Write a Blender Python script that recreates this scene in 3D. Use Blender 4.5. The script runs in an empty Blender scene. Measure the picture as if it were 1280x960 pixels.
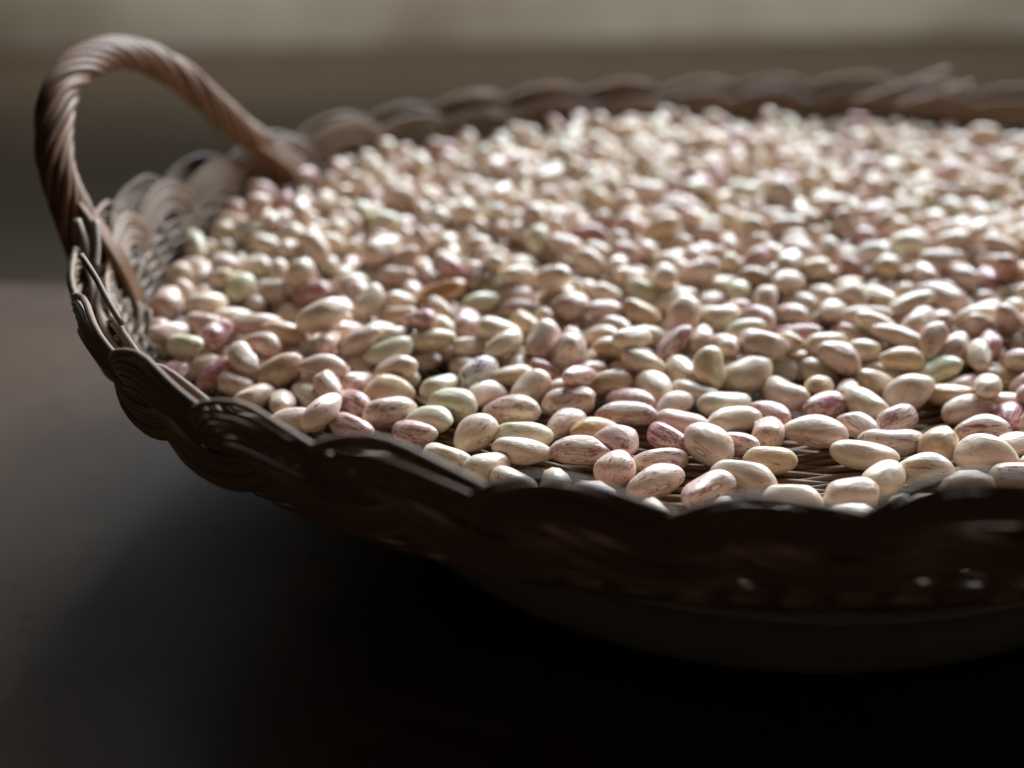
import bpy, bmesh, math, random
import numpy as np
from mathutils import Vector, Quaternion, Matrix

# ------------------------------------------------------------------ camera, world, lights, exposure
scene = bpy.context.scene
coll = scene.collection
TABLE_Z = -0.035          # table top; the basket rim is at 0.07
cam_d = bpy.data.cameras.new('camera')
cam = bpy.data.objects.new('camera', cam_d)
coll.objects.link(cam)
cam.location = (0, 0, 0.21)
cam.rotation_euler = (math.radians(64.0), 0, 0)
cam_d.sensor_width = 36.0
cam_d.lens = 42.19
cam_d.clip_start = 0.01
cam_d.clip_end = 60
cam_d.dof.use_dof = True
cam_d.dof.focus_distance = 0.360
cam_d.dof.aperture_fstop = 3.9
cam_d.dof.aperture_blades = 0
scene.camera = cam

world = bpy.data.worlds.new('World')
scene.world = world
world.use_nodes = True
bg = world.node_tree.nodes['Background']
bg.inputs[0].default_value = (1.0, 0.78, 0.58, 1)
bg.inputs[1].default_value = 0.020

def area(name, loc, target, sx, sy, power, col):
    d = bpy.data.lights.new(name, 'AREA')
    d.shape = 'RECTANGLE'; d.size = sx; d.size_y = sy; d.energy = power; d.color = col
    o = bpy.data.objects.new(name, d); coll.objects.link(o)
    o.location = loc
    o.rotation_euler = (Vector(target) - Vector(loc)).to_track_quat('-Z', 'Y').to_euler()
    return o
area('window_light', (0.62, 1.80, 1.06), (0.12, 0.45, 0.04), 1.8, 1.0, 126.0, (0.785, 0.90, 1.0))
area('side_window_light', (-0.78, 1.50, 0.66), (-0.15, 0.42, 0.0), 0.45, 0.4, 1.5, (0.86, 0.94, 1.0))
area('far_fill_light', (0.4, 5.0, 0.35), (0.4, 5.41, -0.8), 6.0, 0.3, 30.0, (1.0, 0.96, 0.88))  # added lamp, out of view, that brightens the far wall and grades the floor

scene.view_settings.view_transform = 'Standard'
scene.view_settings.look = 'None'
scene.view_settings.exposure = 0.0
scene.view_settings.gamma = 1.0
scene.render.engine = 'CYCLES'
scene.cycles.max_bounces = 8
scene.cycles.use_denoising = True

rnd = random.Random(11)

# ------------------------------------------------------------------ materials
class NT:
    def __init__(self, name):
        self.m = bpy.data.materials.new(name); self.m.use_nodes = True
        self.t = self.m.node_tree; self.n = self.t.nodes
        self.b = self.n['Principled BSDF']
    def add(self, typ, **kw):
        n = self.n.new(typ)
        for k, v in kw.items():
            if k.startswith('i_'):
                key = k[2:]
                key = int(key) if key.isdigit() else key.replace('_', ' ')
                n.inputs[key].default_value = v
            else: setattr(n, k, v)
        return n
    def link(self, a, b): self.t.links.new(a, b)
    def math(self, op, a, b=None, clamp=False):
        n = self.add('ShaderNodeMath', operation=op); n.use_clamp = clamp
        for k, v in ((0, a), (1, b)):
            if v is None: continue
            if isinstance(v, (int, float)): n.inputs[k].default_value = v
            else: self.link(v, n.inputs[k])
        return n.outputs[0]
    def ramp(self, fac, lo, hi, a=0.0, b=1.0):
        n = self.add('ShaderNodeMapRange'); n.interpolation_type = 'SMOOTHSTEP'
        self.link(fac, n.inputs['Value'])
        for k, v in (('From Min', lo), ('From Max', hi), ('To Min', a), ('To Max', b)):
            if isinstance(v, (int, float)): n.inputs[k].default_value = v
            else: self.link(v, n.inputs[k])
        return n.outputs['Result']
    def mix(self, fac, a, b, mode='MIX'):
        n = self.add('ShaderNodeMix', data_type='RGBA', blend_type=mode)
        for k, v in ((0, fac), (6, a), (7, b)):
            if isinstance(v, (int, float)): n.inputs[k].default_value = v
            elif isinstance(v, tuple): n.inputs[k].default_value = v
            else: self.link(v, n.inputs[k])
        return n.outputs[2]
    def vmath(self, op, a, b):
        n = self.add('ShaderNodeVectorMath', operation=op)
        for k, v in ((0, a), (1, b)):
            if isinstance(v, tuple): n.inputs[k].default_value = v
            else: self.link(v, n.inputs[k])
        return n.outputs[0]
    def noise(self, vec, scale, detail=3.0, rough=0.55, dist=0.0):
        n = self.add('ShaderNodeTexNoise')
        n.inputs['Scale'].default_value = scale; n.inputs['Detail'].default_value = detail
        n.inputs['Roughness'].default_value = rough; n.inputs['Distortion'].default_value = dist
        if vec is not None: self.link(vec, n.inputs['Vector'])
        return n.outputs['Fac']

def bean_material():
    w = NT('bean_skin')
    at = w.add('ShaderNodeAttribute', attribute_name='bean_co', attribute_type='GEOMETRY')
    ti = w.add('ShaderNodeAttribute', attribute_name='bean_tint', attribute_type='GEOMETRY')
    rn = w.add('ShaderNodeAttribute', attribute_name='bean_rnd', attribute_type='GEOMETRY')
    oi = w.add('ShaderNodeObjectInfo')
    isheap = w.math('GREATER_THAN', rn.outputs['Fac'], 0.0001)
    tint = w.mix(isheap, oi.outputs['Color'], ti.outputs['Color'])
    amount = w.mix(isheap, oi.outputs['Alpha'], ti.outputs['Alpha'])
    seed = w.math('ADD', w.math('MULTIPLY', oi.outputs['Random'], 31.0), w.math('MULTIPLY', rn.outputs['Fac'], 57.0))
    cmb = w.add('ShaderNodeCombineXYZ')
    for k in range(3): w.link(w.math('MULTIPLY', seed, (1.0, 1.7, 2.3)[k]), cmb.inputs[k])
    co = w.vmath('ADD', at.outputs['Vector'], cmb.outputs[0])
    def sc(v): return w.vmath('MULTIPLY', co, v)
    # overall mottling of the cream skin
    wash = w.noise(sc((1.2, 1.6, 1.6)), 1.7, 2.0)
    c = w.mix(w.ramp(wash, 0.42, 0.70, 0.0, 0.55), tint, (0.66, 0.42, 0.27, 1), 'MIX')
    pal = w.noise(sc((1, 1.3, 1.3)), 2.3, 2.0)
    c = w.mix(w.ramp(pal, 0.45, 0.7, 0.0, 0.5), c, (0.80, 0.72, 0.55, 1))
    # pink blush that grows with the streak amount
    blush = w.noise(sc((1.0, 2.0, 2.0)), 1.4, 3.0)
    bl = w.math('MULTIPLY', w.ramp(blush, 0.42, 0.66), w.math('MULTIPLY', amount, 0.50), True)
    c = w.mix(bl, c, (0.62, 0.30, 0.28, 1))
    # brownish smudges
    sm = w.noise(sc((1.6, 2.6, 2.6)), 2.0, 4.0)
    c = w.mix(w.ramp(sm, 0.58, 0.74, 0.0, 0.55), c, (0.46, 0.25, 0.10, 1))
    # crimson streaks along the bean
    st = w.noise(sc((1.5, 6.0, 6.0)), 1.9, 5.0, 0.62, 1.1)
    lo = w.math('SUBTRACT', 0.675, w.math('MULTIPLY', amount, 0.17))
    hi = w.math('ADD', lo, 0.035)
    smask = w.ramp(st, lo, hi, 0.0, 0.88)
    c = w.mix(smask, c, (0.33, 0.045, 0.095, 1))
    # fine dashes and specks
    fs = w.noise(sc((4.5, 12.0, 12.0)), 1.6, 2.0, 0.5, 0.4)
    lo2 = w.math('SUBTRACT', 0.73, w.math('MULTIPLY', amount, 0.10))
    c = w.mix(w.ramp(fs, lo2, w.math('ADD', lo2, 0.03), 0.0, 0.6), c, (0.36, 0.08, 0.11, 1))
    # hilum: a small pale scar with a brown ring on the concave side
    sx = w.add('ShaderNodeSeparateXYZ'); w.link(at.outputs['Vector'], sx.inputs[0])
    r2 = w.math('SQRT', w.math('ADD', w.math('POWER', w.math('DIVIDE', sx.outputs[0], 0.10), 2.0),
                               w.math('POWER', w.math('DIVIDE', sx.outputs[2], 0.058), 2.0)))
    up = w.math('GREATER_THAN', sx.outputs[1], 0.05)
    ring = w.math('MULTIPLY', w.ramp(r2, 1.7, 1.0), up)
    core = w.math('MULTIPLY', w.ramp(r2, 1.0, 0.7), up)
    c = w.mix(w.math('MULTIPLY', ring, 0.75), c, (0.42, 0.21, 0.08, 1))
    c = w.mix(core, c, (0.80, 0.74, 0.62, 1))
    w.link(c, w.b.inputs['Base Color'])
    rg = w.noise(sc((2, 3, 3)), 3.0, 3.0)
    w.link(w.ramp(rg, 0.3, 0.7, 0.25, 0.42), w.b.inputs['Roughness'])
    w.b.inputs['Specular IOR Level'].default_value = 0.55
    w.b.inputs['Subsurface Weight'].default_value = 0.10
    w.b.inputs['Subsurface Radius'].default_value = (1.0, 0.45, 0.25)
    w.b.inputs['Subsurface Scale'].default_value = 0.002
    wr = w.noise(sc((1.5, 9, 9)), 2.0, 4.0)
    lumps = w.noise(sc((1, 1, 1)), 4.0, 2.0)
    bp = w.add('ShaderNodeBump'); bp.inputs['Strength'].default_value = 0.4; bp.inputs['Distance'].default_value = 0.0008
    w.link(w.math('ADD', w.math('MULTIPLY', wr, 0.35), lumps), bp.inputs['Height'])
    w.link(bp.outputs[0], w.b.inputs['Normal'])
    return w.m

def speckled_material():
    w = NT('speckled_bean_skin')
    at = w.add('ShaderNodeAttribute', attribute_name='bean_co', attribute_type='GEOMETRY')
    co = at.outputs['Vector']
    wv = w.noise(co, 3.0, 3.0)
    c = w.mix(wv, (0.72, 0.66, 0.60, 1), (0.80, 0.75, 0.70, 1))
    n1 = w.noise(w.vmath('MULTIPLY', co, (9, 13, 13)), 1.0, 2.0, 0.5, 0.3)
    n2 = w.noise(co, 3.2, 2.0)
    m = w.ramp(w.math('ADD', n1, w.math('MULTIPLY', w.math('SUBTRACT', n2, 0.5), 0.35)), 0.55, 0.58, 0.0, 0.95)
    c = w.mix(m, c, (0.20, 0.03, 0.07, 1))
    w.link(c, w.b.inputs['Base Color'])
    w.b.inputs['Roughness'].default_value = 0.36
    w.b.inputs['Subsurface Weight'].default_value = 0.15
    w.b.inputs['Subsurface Radius'].default_value = (1.0, 0.5, 0.3)
    w.b.inputs['Subsurface Scale'].default_value = 0.002
    return w.m

def wicker_material(name, dark, light, rough):
    w = NT(name)
    at = w.add('ShaderNodeAttribute', attribute_name='reed_co', attribute_type='GEOMETRY')
    oi = w.add('ShaderNodeObjectInfo')
    off = w.math('MULTIPLY', oi.outputs['Random'], 13.0)
    co = w.vmath('ADD', at.outputs['Vector'], off) if False else at.outputs['Vector']
    g = w.noise(w.vmath('MULTIPLY', co, (40, 1.6, 1.6)), 1.0, 4.0, 0.6)
    g2 = w.noise(w.vmath('MULTIPLY', co, (14, 0.4, 0.4)), 1.0, 3.0)
    sep = w.add('ShaderNodeSeparateXYZ'); w.link(co, sep.inputs[0])
    v = w.math('ADD', w.math('MULTIPLY', g, 0.5), w.math('MULTIPLY', g2, 0.5))
    c = w.mix(w.ramp(v, 0.36, 0.66), dark, light)
    c = w.mix(w.math('MULTIPLY', oi.outputs['Random'], 0.35), c, (dark[0] * 0.7, dark[1] * 0.62, dark[2] * 0.55, 1))
    sp = w.noise(w.vmath('MULTIPLY', co, (220, 3, 3)), 1.0, 2.0)
    c = w.mix(w.ramp(sp, 0.68, 0.76, 0.0, 0.6), c, (0.03, 0.018, 0.01, 1))
    w.link(c, w.b.inputs['Base Color'])
    w.link(w.ramp(g, 0.3, 0.7, rough, rough + 0.14), w.b.inputs['Roughness'])
    w.b.inputs['Specular IOR Level'].default_value = 0.36
    bp = w.add('ShaderNodeBump'); bp.inputs['Strength'].default_value = 0.35; bp.inputs['Distance'].default_value = 0.0004
    w.link(w.noise(w.vmath('MULTIPLY', co, (60, 3.5, 3.5)), 1.0, 4.0), bp.inputs['Height'])
    w.link(bp.outputs[0], w.b.inputs['Normal'])
    return w.m

def table_material():
    w = NT('dark_table')
    tc = w.add('ShaderNodeTexCoord').outputs['Object']
    big = w.noise(tc, 7.0, 4.0, 0.6)
    c = w.mix(w.ramp(big, 0.35, 0.7), (0.047, 0.026, 0.015, 1), (0.080, 0.048, 0.029, 1))
    yel = w.noise(tc, 11.0, 5.0, 0.65)
    c = w.mix(w.ramp(yel, 0.5, 0.75, 0.0, 0.5), c, (0.125, 0.080, 0.028, 1))
    sp = w.noise(tc, 150.0, 4.0, 0.65)
    spm = w.noise(tc, 16.0, 3.0)
    c = w.mix(w.math('MULTIPLY', w.ramp(sp, 0.58, 0.66), w.ramp(spm, 0.42, 0.60, 0.0, 0.85)), c, (0.02, 0.014, 0.012, 1))
    w.link(c, w.b.inputs['Base Color'])
    w.link(w.ramp(big, 0.3, 0.7, 0.46, 0.60), w.b.inputs['Roughness'])
    w.b.inputs['Specular IOR Level'].default_value = 0.15
    bp = w.add('ShaderNodeBump'); bp.inputs['Strength'].default_value = 0.10; bp.inputs['Distance'].default_value = 0.0006
    w.link(w.math('ADD', sp, w.noise(tc, 60.0, 4.0)), bp.inputs['Height'])
    w.link(bp.outputs[0], w.b.inputs['Normal'])
    return w.m

def plain_material(name, a, b, scale, rough, bump=0.1):
    w = NT(name)
    tc = w.add('ShaderNodeTexCoord').outputs['Object']
    n = w.noise(tc, scale, 4.0, 0.6)
    c = w.mix(w.ramp(n, 0.3, 0.7), a, b)
    w.link(c, w.b.inputs['Base Color'])
    w.b.inputs['Roughness'].default_value = rough
    bp = w.add('ShaderNodeBump'); bp.inputs['Strength'].default_value = bump; bp.inputs['Distance'].default_value = 0.002
    w.link(w.noise(tc, scale * 12, 3.0), bp.inputs['Height'])
    w.link(bp.outputs[0], w.b.inputs['Normal'])
    return w.m

M_BEAN = bean_material()
M_SPECK = speckled_material()
M_RIM = wicker_material('rim_wicker', (0.155, 0.096, 0.061, 1), (0.38, 0.252, 0.168, 1), 0.50)
M_HANDLE = wicker_material('handle_wicker', (0.140, 0.064, 0.030, 1), (0.33, 0.180, 0.098, 1), 0.50)
M_WALL = wicker_material('wall_wicker', (0.16, 0.105, 0.07, 1), (0.33, 0.235, 0.165, 1), 0.40)
M_FLOOR = wicker_material('floor_wicker', (0.17, 0.088, 0.036, 1), (0.34, 0.205, 0.095, 1), 0.42)
M_STAKE = wicker_material('stake_wicker', (0.18, 0.125, 0.088, 1), (0.36, 0.275, 0.205, 1), 0.48)
M_TABLE = table_material()
M_DISH = plain_material('glazed_dish', (0.40, 0.365, 0.29, 1), (0.47, 0.43, 0.35, 1), 30.0, 0.35, 0.04)
M_FRONT = plain_material('wall_paint', (0.086, 0.060, 0.038, 1), (0.108, 0.078, 0.050, 1), 4.0, 0.8)
M_SILL = plain_material('far_wall_plaster', (0.42, 0.37, 0.29, 1), (0.68, 0.65, 0.58, 1), 1.1, 0.7)
M_TORN = plain_material('bean_flesh', (0.62, 0.52, 0.36, 1), (0.70, 0.60, 0.44, 1), 300.0, 0.55)

# ------------------------------------------------------------------ mesh helpers
def link_mesh(name, verts, faces, mat, parent=None, co=None, smooth=True):
    me = bpy.data.meshes.new(name)
    me.from_pydata([tuple(v) for v in verts], [], faces)
    if smooth: me.polygons.foreach_set('use_smooth', [True] * len(me.polygons))
    if co is not None:
        a = me.attributes.new('reed_co', 'FLOAT_VECTOR', 'POINT')
        a.data.foreach_set('vector', np.asarray(co, dtype=np.float32).ravel())
    me.materials.append(mat); me.update()
    o = bpy.data.objects.new(name, me); coll.objects.link(o)
    if parent: o.parent = parent
    return o

class Tubes:
    """collects tubes (reeds) that end up in one mesh"""
    def __init__(self): self.v = []; self.f = []; self.c = []; self.n = 0
    def tube(self, pts, rad, sides=6, closed=False, flat=1.0, updir=None):
        pts = np.asarray(pts, float); N = len(pts)
        rad = np.full(N, rad) if np.isscalar(rad) else np.asarray(rad, float)
        if closed: T = np.roll(pts, -1, 0) - np.roll(pts, 1, 0)
        else: T = np.gradient(pts, axis=0)
        T /= np.linalg.norm(T, axis=1)[:, None] + 1e-12
        up = np.array([0, 0, 1.0]) if updir is None else np.asarray(updir, float)
        U = np.broadcast_to(up, T.shape) - T * (T @ up if up.ndim == 1 else np.sum(T * up, 1))[:, None]
        ln = np.linalg.norm(U, axis=1)
        bad = ln < 1e-3
        if bad.any():
            alt = np.array([0, 1.0, 0]); U[bad] = alt - T[bad] * (T[bad] @ alt)[:, None]; ln = np.linalg.norm(U, axis=1)
        U = U / ln[:, None]; V = np.cross(T, U)
        seg = np.linalg.norm(np.diff(pts, axis=0), axis=1); al = np.concatenate([[0], np.cumsum(seg)])
        off = rnd.uniform(0, 50)
        ang = np.arange(sides) * 2 * math.pi / sides
        ca, sa = np.cos(ang), np.sin(ang)
        ring = pts[:, None, :] + rad[:, None, None] * (U[:, None, :] * ca[None, :, None] * flat + V[:, None, :] * sa[None, :, None])
        co = np.zeros((N, sides, 3)); co[:, :, 0] = al[:, None] + off; co[:, :, 1] = ca[None, :] + off; co[:, :, 2] = sa[None, :]
        b = self.n
        self.v.extend(ring.reshape(-1, 3)); self.c.extend(co.reshape(-1, 3)); self.n += N * sides
        M = N if closed else N - 1
        for i in range(M):
            i2 = (i + 1) % N
            for k in range(sides):
                k2 = (k + 1) % sides
                self.f.append((b + i * sides + k, b + i * sides + k2, b + i2 * sides + k2, b + i2 * sides + k))
        if not closed:
            self.f.append(tuple(b + k for k in range(sides))[::-1])
            self.f.append(tuple(b + (N - 1) * sides + k for k in range(sides)))
    def build(self, name, mat, parent): return link_mesh(name, self.v, self.f, mat, parent, self.c)

def catmull(P, n):
    P = np.asarray(P, float); P = np.vstack([2 * P[0] - P[1], P, 2 * P[-1] - P[-2]])
    out = []; m = len(P) - 3
    for u in np.linspace(0, m - 1e-9, n):
        i = int(u); t = u - i; a, b, c, d = P[i], P[i + 1], P[i + 2], P[i + 3]
        out.append(0.5 * (2 * b + (c - a) * t + (2 * a - 5 * b + 4 * c - d) * t * t + (3 * b - a - 3 * c + d) * t ** 3))
    return np.array(out)

# ------------------------------------------------------------------ setting: table, dish, wall, sill
def slab(name, x0, x1, y0, y1, z0, z1, mat, bevel=0.004, kind='structure', rot=0.0):
    bm = bmesh.new(); bmesh.ops.create_cube(bm, size=1)
    for v in bm.verts:
        v.co = Vector(((x0 + x1) / 2 + v.co.x * (x1 - x0), (y0 + y1) / 2 + v.co.y * (y1 - y0), (z0 + z1) / 2 + v.co.z * (z1 - z0)))
    bmesh.ops.bevel(bm, geom=bm.edges[:], offset=bevel, segments=3, affect='EDGES', profile=0.5)
    if rot: bmesh.ops.rotate(bm, verts=bm.verts, cent=((x0 + x1) / 2, y0, 0), matrix=Matrix.Rotation(rot, 3, 'Z'))
    me = bpy.data.meshes.new(name); bm.to_mesh(me); bm.free(); me.materials.append(mat)
    o = bpy.data.objects.new(name, me); coll.objects.link(o)
    if kind: o['kind'] = kind
    return o
table = slab('table_top', -1.6, 1.6, -0.7, 0.633, TABLE_Z - 0.035, TABLE_Z, M_TABLE)
floor_ = slab('floor', -6, 6, -2, 7, -0.86, -0.80, M_FRONT, 0.01)
wall_ = slab('wall', -6, 6, 5.62, 5.75, -0.80, 2.4, M_SILL, 0.01, rot=math.radians(6.0))

def lathe(name, prof, centre, mat, N=128):
    v = []; f = []
    for r, z in prof:
        for i in range(N):
            a = 2 * math.pi * i / N; v.append((centre[0] + r * math.cos(a), centre[1] + r * math.sin(a), z))
    for k in range(len(prof) - 1):
        for i in range(N):
            j = (i + 1) % N; f.append((k * N + i, k * N + j, (k + 1) * N + j, (k + 1) * N + i))
    f.append(tuple(range(N))[::-1])
    return link_mesh(name, v, f, mat)
zb = TABLE_Z
dish = lathe('dish', [(0.150, zb + 0.0005), (0.154, zb + 0.0012), (0.158, zb + 0.0045), (0.1605, zb + 0.010), (0.1625, zb + 0.020), (0.1640, zb + 0.027),
                      (0.1662, zb + 0.0285), (0.1668, zb + 0.0300), (0.1660, zb + 0.0316), (0.1640, zb + 0.0322), (0.1615, zb + 0.0312),
                      (0.158, zb + 0.024), (0.152, zb + 0.014), (0.140, zb + 0.0088), (0.05, zb + 0.008), (0.002, zb + 0.008)], (0.098, 0.449), M_DISH)
dish['label'] = 'shallow round pale glazed dish standing under the wicker basket on the dark table'
dish['category'] = 'dish'

# ------------------------------------------------------------------ basket
CX, CY, EA, EB, TH = 0.1127, 0.454, 0.2656, 0.2185, math.radians(18.2)
ct, st_ = math.cos(TH), math.sin(TH)
def ell(t, a, b, z):
    t = np.asarray(t, float)
    X = a * np.cos(t); Y = b * np.sin(t)
    return np.stack([CX + X * ct - Y * st_, CY + X * st_ + Y * ct, np.broadcast_to(z, X.shape)], -1)
_tt = np.linspace(0, 2 * math.pi, 4001)
_pp = ell(_tt, EA, EB, 0.0)
_ss = np.concatenate([[0], np.cumsum(np.linalg.norm(np.diff(_pp, axis=0), axis=1))])
LEN = _ss[-1]
NSC = 35
PITCH = LEN / NSC
def rim_frame(s):
    t = np.interp(np.mod(s, LEN), _ss, _tt)
    p = ell(t, EA, EB, 0.0)
    d = np.stack([-EA * np.sin(t), EB * np.cos(t)], -1)
    T = np.stack([d[:, 0] * ct - d[:, 1] * st_, d[:, 0] * st_ + d[:, 1] * ct, np.zeros(len(t))], -1)
    T /= np.linalg.norm(T, axis=1)[:, None]
    Nn = np.stack([T[:, 1], -T[:, 0], np.zeros(len(t))], -1)
    return p, T, Nn
RIM_Z = 0.0725
def rim_z(s):            # the rim is not quite level: it lifts a little at the near right and by the handles
    s = np.mod(s, LEN)
    return RIM_Z + .0072 * np.exp(-((s - 1.095) / .052) ** 2) + .002 * np.exp(-((s - .70) / .06) ** 2) - .0025 * np.exp(-((s - .36) / .13) ** 2)
basket = bpy.data.objects.new('wicker_basket', None); coll.objects.link(basket)
basket.location = (0, 0, 0)
basket['label'] = 'large oval brown wicker tray basket with plaited scalloped rim and twisted handles, full of beans'
basket['category'] = 'basket'

OUT = [(-.26, -22, -0.8), (-.38, -17, 2.2), (-.32, -11.0, 4.8), (-.03, -6.6, 5.7), (.32, -8.4, 5.3), (.62, -13.2, 3.2), (.90, -18.6, 0.6),
       (1.14, -22.6, 1.0), (1.42, -25.6, 3.0), (1.72, -26.8, 3.0), (1.98, -25.0, 1.4), (2.16, -20.5, -1.0)]
INN = [(-.50, -26, 0.0), (-.40, -22, 1.4), (-.22, -17.5, 2.2), (.02, -15.0, 2.6), (.34, -16.2, 2.5), (.66, -19.3, 1.8), (.92, -23, 0.6), (1.12, -26, 0.0), (1.3, -30, 0.2)]
# on the far side the reeds stand up inside the rim as tall leaf-shaped loops
LEAF = [(-.10, -34, 0.6), (-.34, -25, 2.0), (-.34, -15.0, 3.0), (-.06, -8.0, 3.4), (.30, -9.0, 3.4), (.60, -14.0, 2.4), (.84, -20, 1.0), (1.02, -27, 0.4), (1.14, -35, 0.2)]
def scallop_reeds(k, inner, nre=7):
    """paths of the parallel reeds of one scallop of the plaited border"""
    mp = rim_frame(np.array([(k + .75) * PITCH]))[0][0]
    leaf = mp[1] > .40 and mp[0] < -.07
    base = np.array((LEAF if leaf else INN) if inner else OUT, float)
    if inner and mp[1] > .40 and not leaf: base[:, 1] += 2.0
    js = rnd.uniform(-.07, .07); jv = rnd.uniform(-1.6, 1.2); jw = rnd.uniform(.90, 1.08)
    P = catmull(base, 34 if not inner else 26)
    u = np.linspace(0, 1, len(P))
    s = (P[:, 0] + js) * PITCH; v = P[:, 1] + jv; o = P[:, 2]
    sv = np.stack([s * 1000, v], -1)
    d = np.gradient(sv, axis=0); d /= np.linalg.norm(d, axis=1)[:, None]
    nrm = np.stack([-d[:, 1], d[:, 0]], -1)
    if inner: spread = np.interp(u, [0, .12, .3, .7, .85, 1], [.45, .8, 1, 1, .75, .6])
    else: spread = np.interp(u, [0, .08, .22, .45, .6, .75, .9, 1], [.4, .75, 1, 1, .82, .75, .7, .5])
    out = []
    for j in range(nre):
        w = (j - (nre - 1) / 2) * 1.96 * jw
        wj = w * spread + rnd.uniform(-.12, .12)
        q = sv + nrm * wj[:, None]
        rel = np.clip((q[:, 1] + 6.0) / 7.0, 0, 1.2)     # roll over the top edge
        oj = o * (1 - 0.72 * rel ** 2) + rnd.uniform(-.45, .45) + 0.6 * np.sin(u * 9 + rnd.uniform(0, 6)) * .3
        p, T, Nn = rim_frame(q[:, 0] / 1000 + (k + .25) * PITCH)
        sgn = -1.0 if inner else 1.0
        base_o = (-1.6 if inner else 0.2) - (0.13 * np.clip(-q[:, 1] - 8, 0, 30) if True else 0)
        pts = p + Nn * ((base_o + sgn * oj) / 1000)[:, None]
        pts[:, 2] = rim_z(q[:, 0] / 1000 + (k + .25) * PITCH) + (q[:, 1] + rnd.uniform(-.1, .1)) / 1000 - (0.0006 if inner else 0)
        r = 0.00102 * rnd.uniform(.9, 1.1) * np.interp(u, [0, .04, .96, 1], [.8, 1, 1, .7])
        out.append((pts, r, Nn * sgn))
    return out

def in_view(p):
    f = p[1] * math.cos(math.radians(26)) - (p[2] - .21) * math.sin(math.radians(26))
    x = 640 + 1500 * p[0] / f
    return -60 < x < 1400
for k in range(NSC):
    mid = rim_frame(np.array([k * PITCH + .5 * PITCH]))[0][0]
    near_side = in_view(mid) and (mid[1] < 0.40)
    rs = scallop_reeds(k, False)
    if near_side:
        e = bpy.data.objects.new('border_scallop', None); coll.objects.link(e); e.parent = basket
        for pts, r, up in rs:
            t = Tubes(); t.tube(pts, r, 8, updir=up); t.build('reed', M_RIM, e)
    else:
        t = Tubes()
        for pts, r, up in rs: t.tube(pts, r, 6, updir=up)
        t.build('border_scallop', M_RIM, basket)
    t = Tubes()
    for pts, r, up in scallop_reeds(k, True): t.tube(pts, r, 6, updir=up)
    t.build('inner_scallop', M_RIM, basket)

# hoops hidden inside the border
for v_, o_, r_ in ((-14.0, -0.002, .0016), (-15.0, -0.003, .0018), (-20.0, -0.0038, .0018)):
    s = np.linspace(0, LEN, 241)[:-1]; p, T, Nn = rim_frame(s)
    pts = p + Nn * o_; pts[:, 2] = RIM_Z + v_ / 1000
    t = Tubes(); t.tube(pts, r_, 6, closed=True); t.build('border_hoop', M_RIM, basket)

# wall: stakes and weavers from the floor edge (z .026) up to the border
def wall_ab(z):
    x = np.interp(z, [.0235, .030, .038, .066, .08], [.2405, .2490, .2550, .2645, .268])
    return x, x - .0462
NST = 108
for k in range(NST):
    t_ = np.interp((k + .5) * LEN / NST, _ss, _tt)
    zz = np.linspace(.024, .060, 6)
    a, b = wall_ab(zz)
    tw = Tubes()
    for dlt in (-.0050, .0050):
        P = np.stack([ell(np.array([t_ + dlt]), a[i] - .0004, b[i] - .0004, zz[i])[0] for i in range(6)])
        tw.tube(P, .00135, 6, updir=(1, 0, 0))
    tw.build('stake', M_STAKE, basket)
nz = 0
for z in np.arange(.0250, .060, .00195):
    s = np.linspace(0, LEN, NST * 4 + 1)[:-1]
    t_ = np.interp(s, _ss, _tt)
    a, b = wall_ab(z)
    wob = .0015 * np.cos(math.pi * (s / LEN * NST)) * (1 if nz % 2 else -1) 
    P = ell(t_, a + .0008 + wob, b + .0008 + wob, z + .0002 * np.sin(s * 90 + nz))
    t = Tubes(); t.tube(P, .00120, 5, closed=True); t.build('wall_weaver', M_WALL, basket); nz += 1
# floor: rings of reed woven over radial spokes
nz = 0
for d_ in np.arange(0.0, .184, .0024):
    a, b = .2415 - d_, .1955 - d_
    n = 220 if d_ < .1 else 96
    s = np.linspace(0, 2 * math.pi, n + 1)[:-1]
    wob = .0011 * np.cos(s * 22.0) * (1 if nz % 2 else -1) if d_ < .1 else 0
    P = ell(s, a, b, .0232 + wob)
    t = Tubes(); t.tube(P, .0012 * rnd.uniform(.93, 1.05), 6 if d_ < .1 else 4, closed=True); t.build('floor_weaver', M_FLOOR, basket); nz += 1
for k in range(44):
    t_ = np.array([(k + .5) * 2 * math.pi / 44])
    P = np.stack([ell(t_, .242 - x, .196 - x, .0222)[0] for x in np.linspace(0, .184, 4)])
    t = Tubes(); t.tube(P, .0012, 5, updir=(0, 0, 1)); t.build('floor_spoke', M_FLOOR, basket)
# rounded underside, woven in rings from the floor edge down to the dish
nz = 0
for f in np.linspace(0, 1, 24):
    z = .0255 - .0455 * (1 - math.cos(f * math.pi / 2)) * .62
    a = .2405 - .111 * math.sin(f * math.pi / 2); b = .1945 - .101 * math.sin(f * math.pi / 2)
    s = np.linspace(0, LEN, NST * 2 + 1)[:-1]; t_ = np.interp(s, _ss, _tt)
    P = ell(t_, a, b, z - .002)
    t = Tubes(); t.tube(P, .0024, 5, closed=True); t.build('underside_weaver', M_WALL, basket); nz += 1

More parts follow.
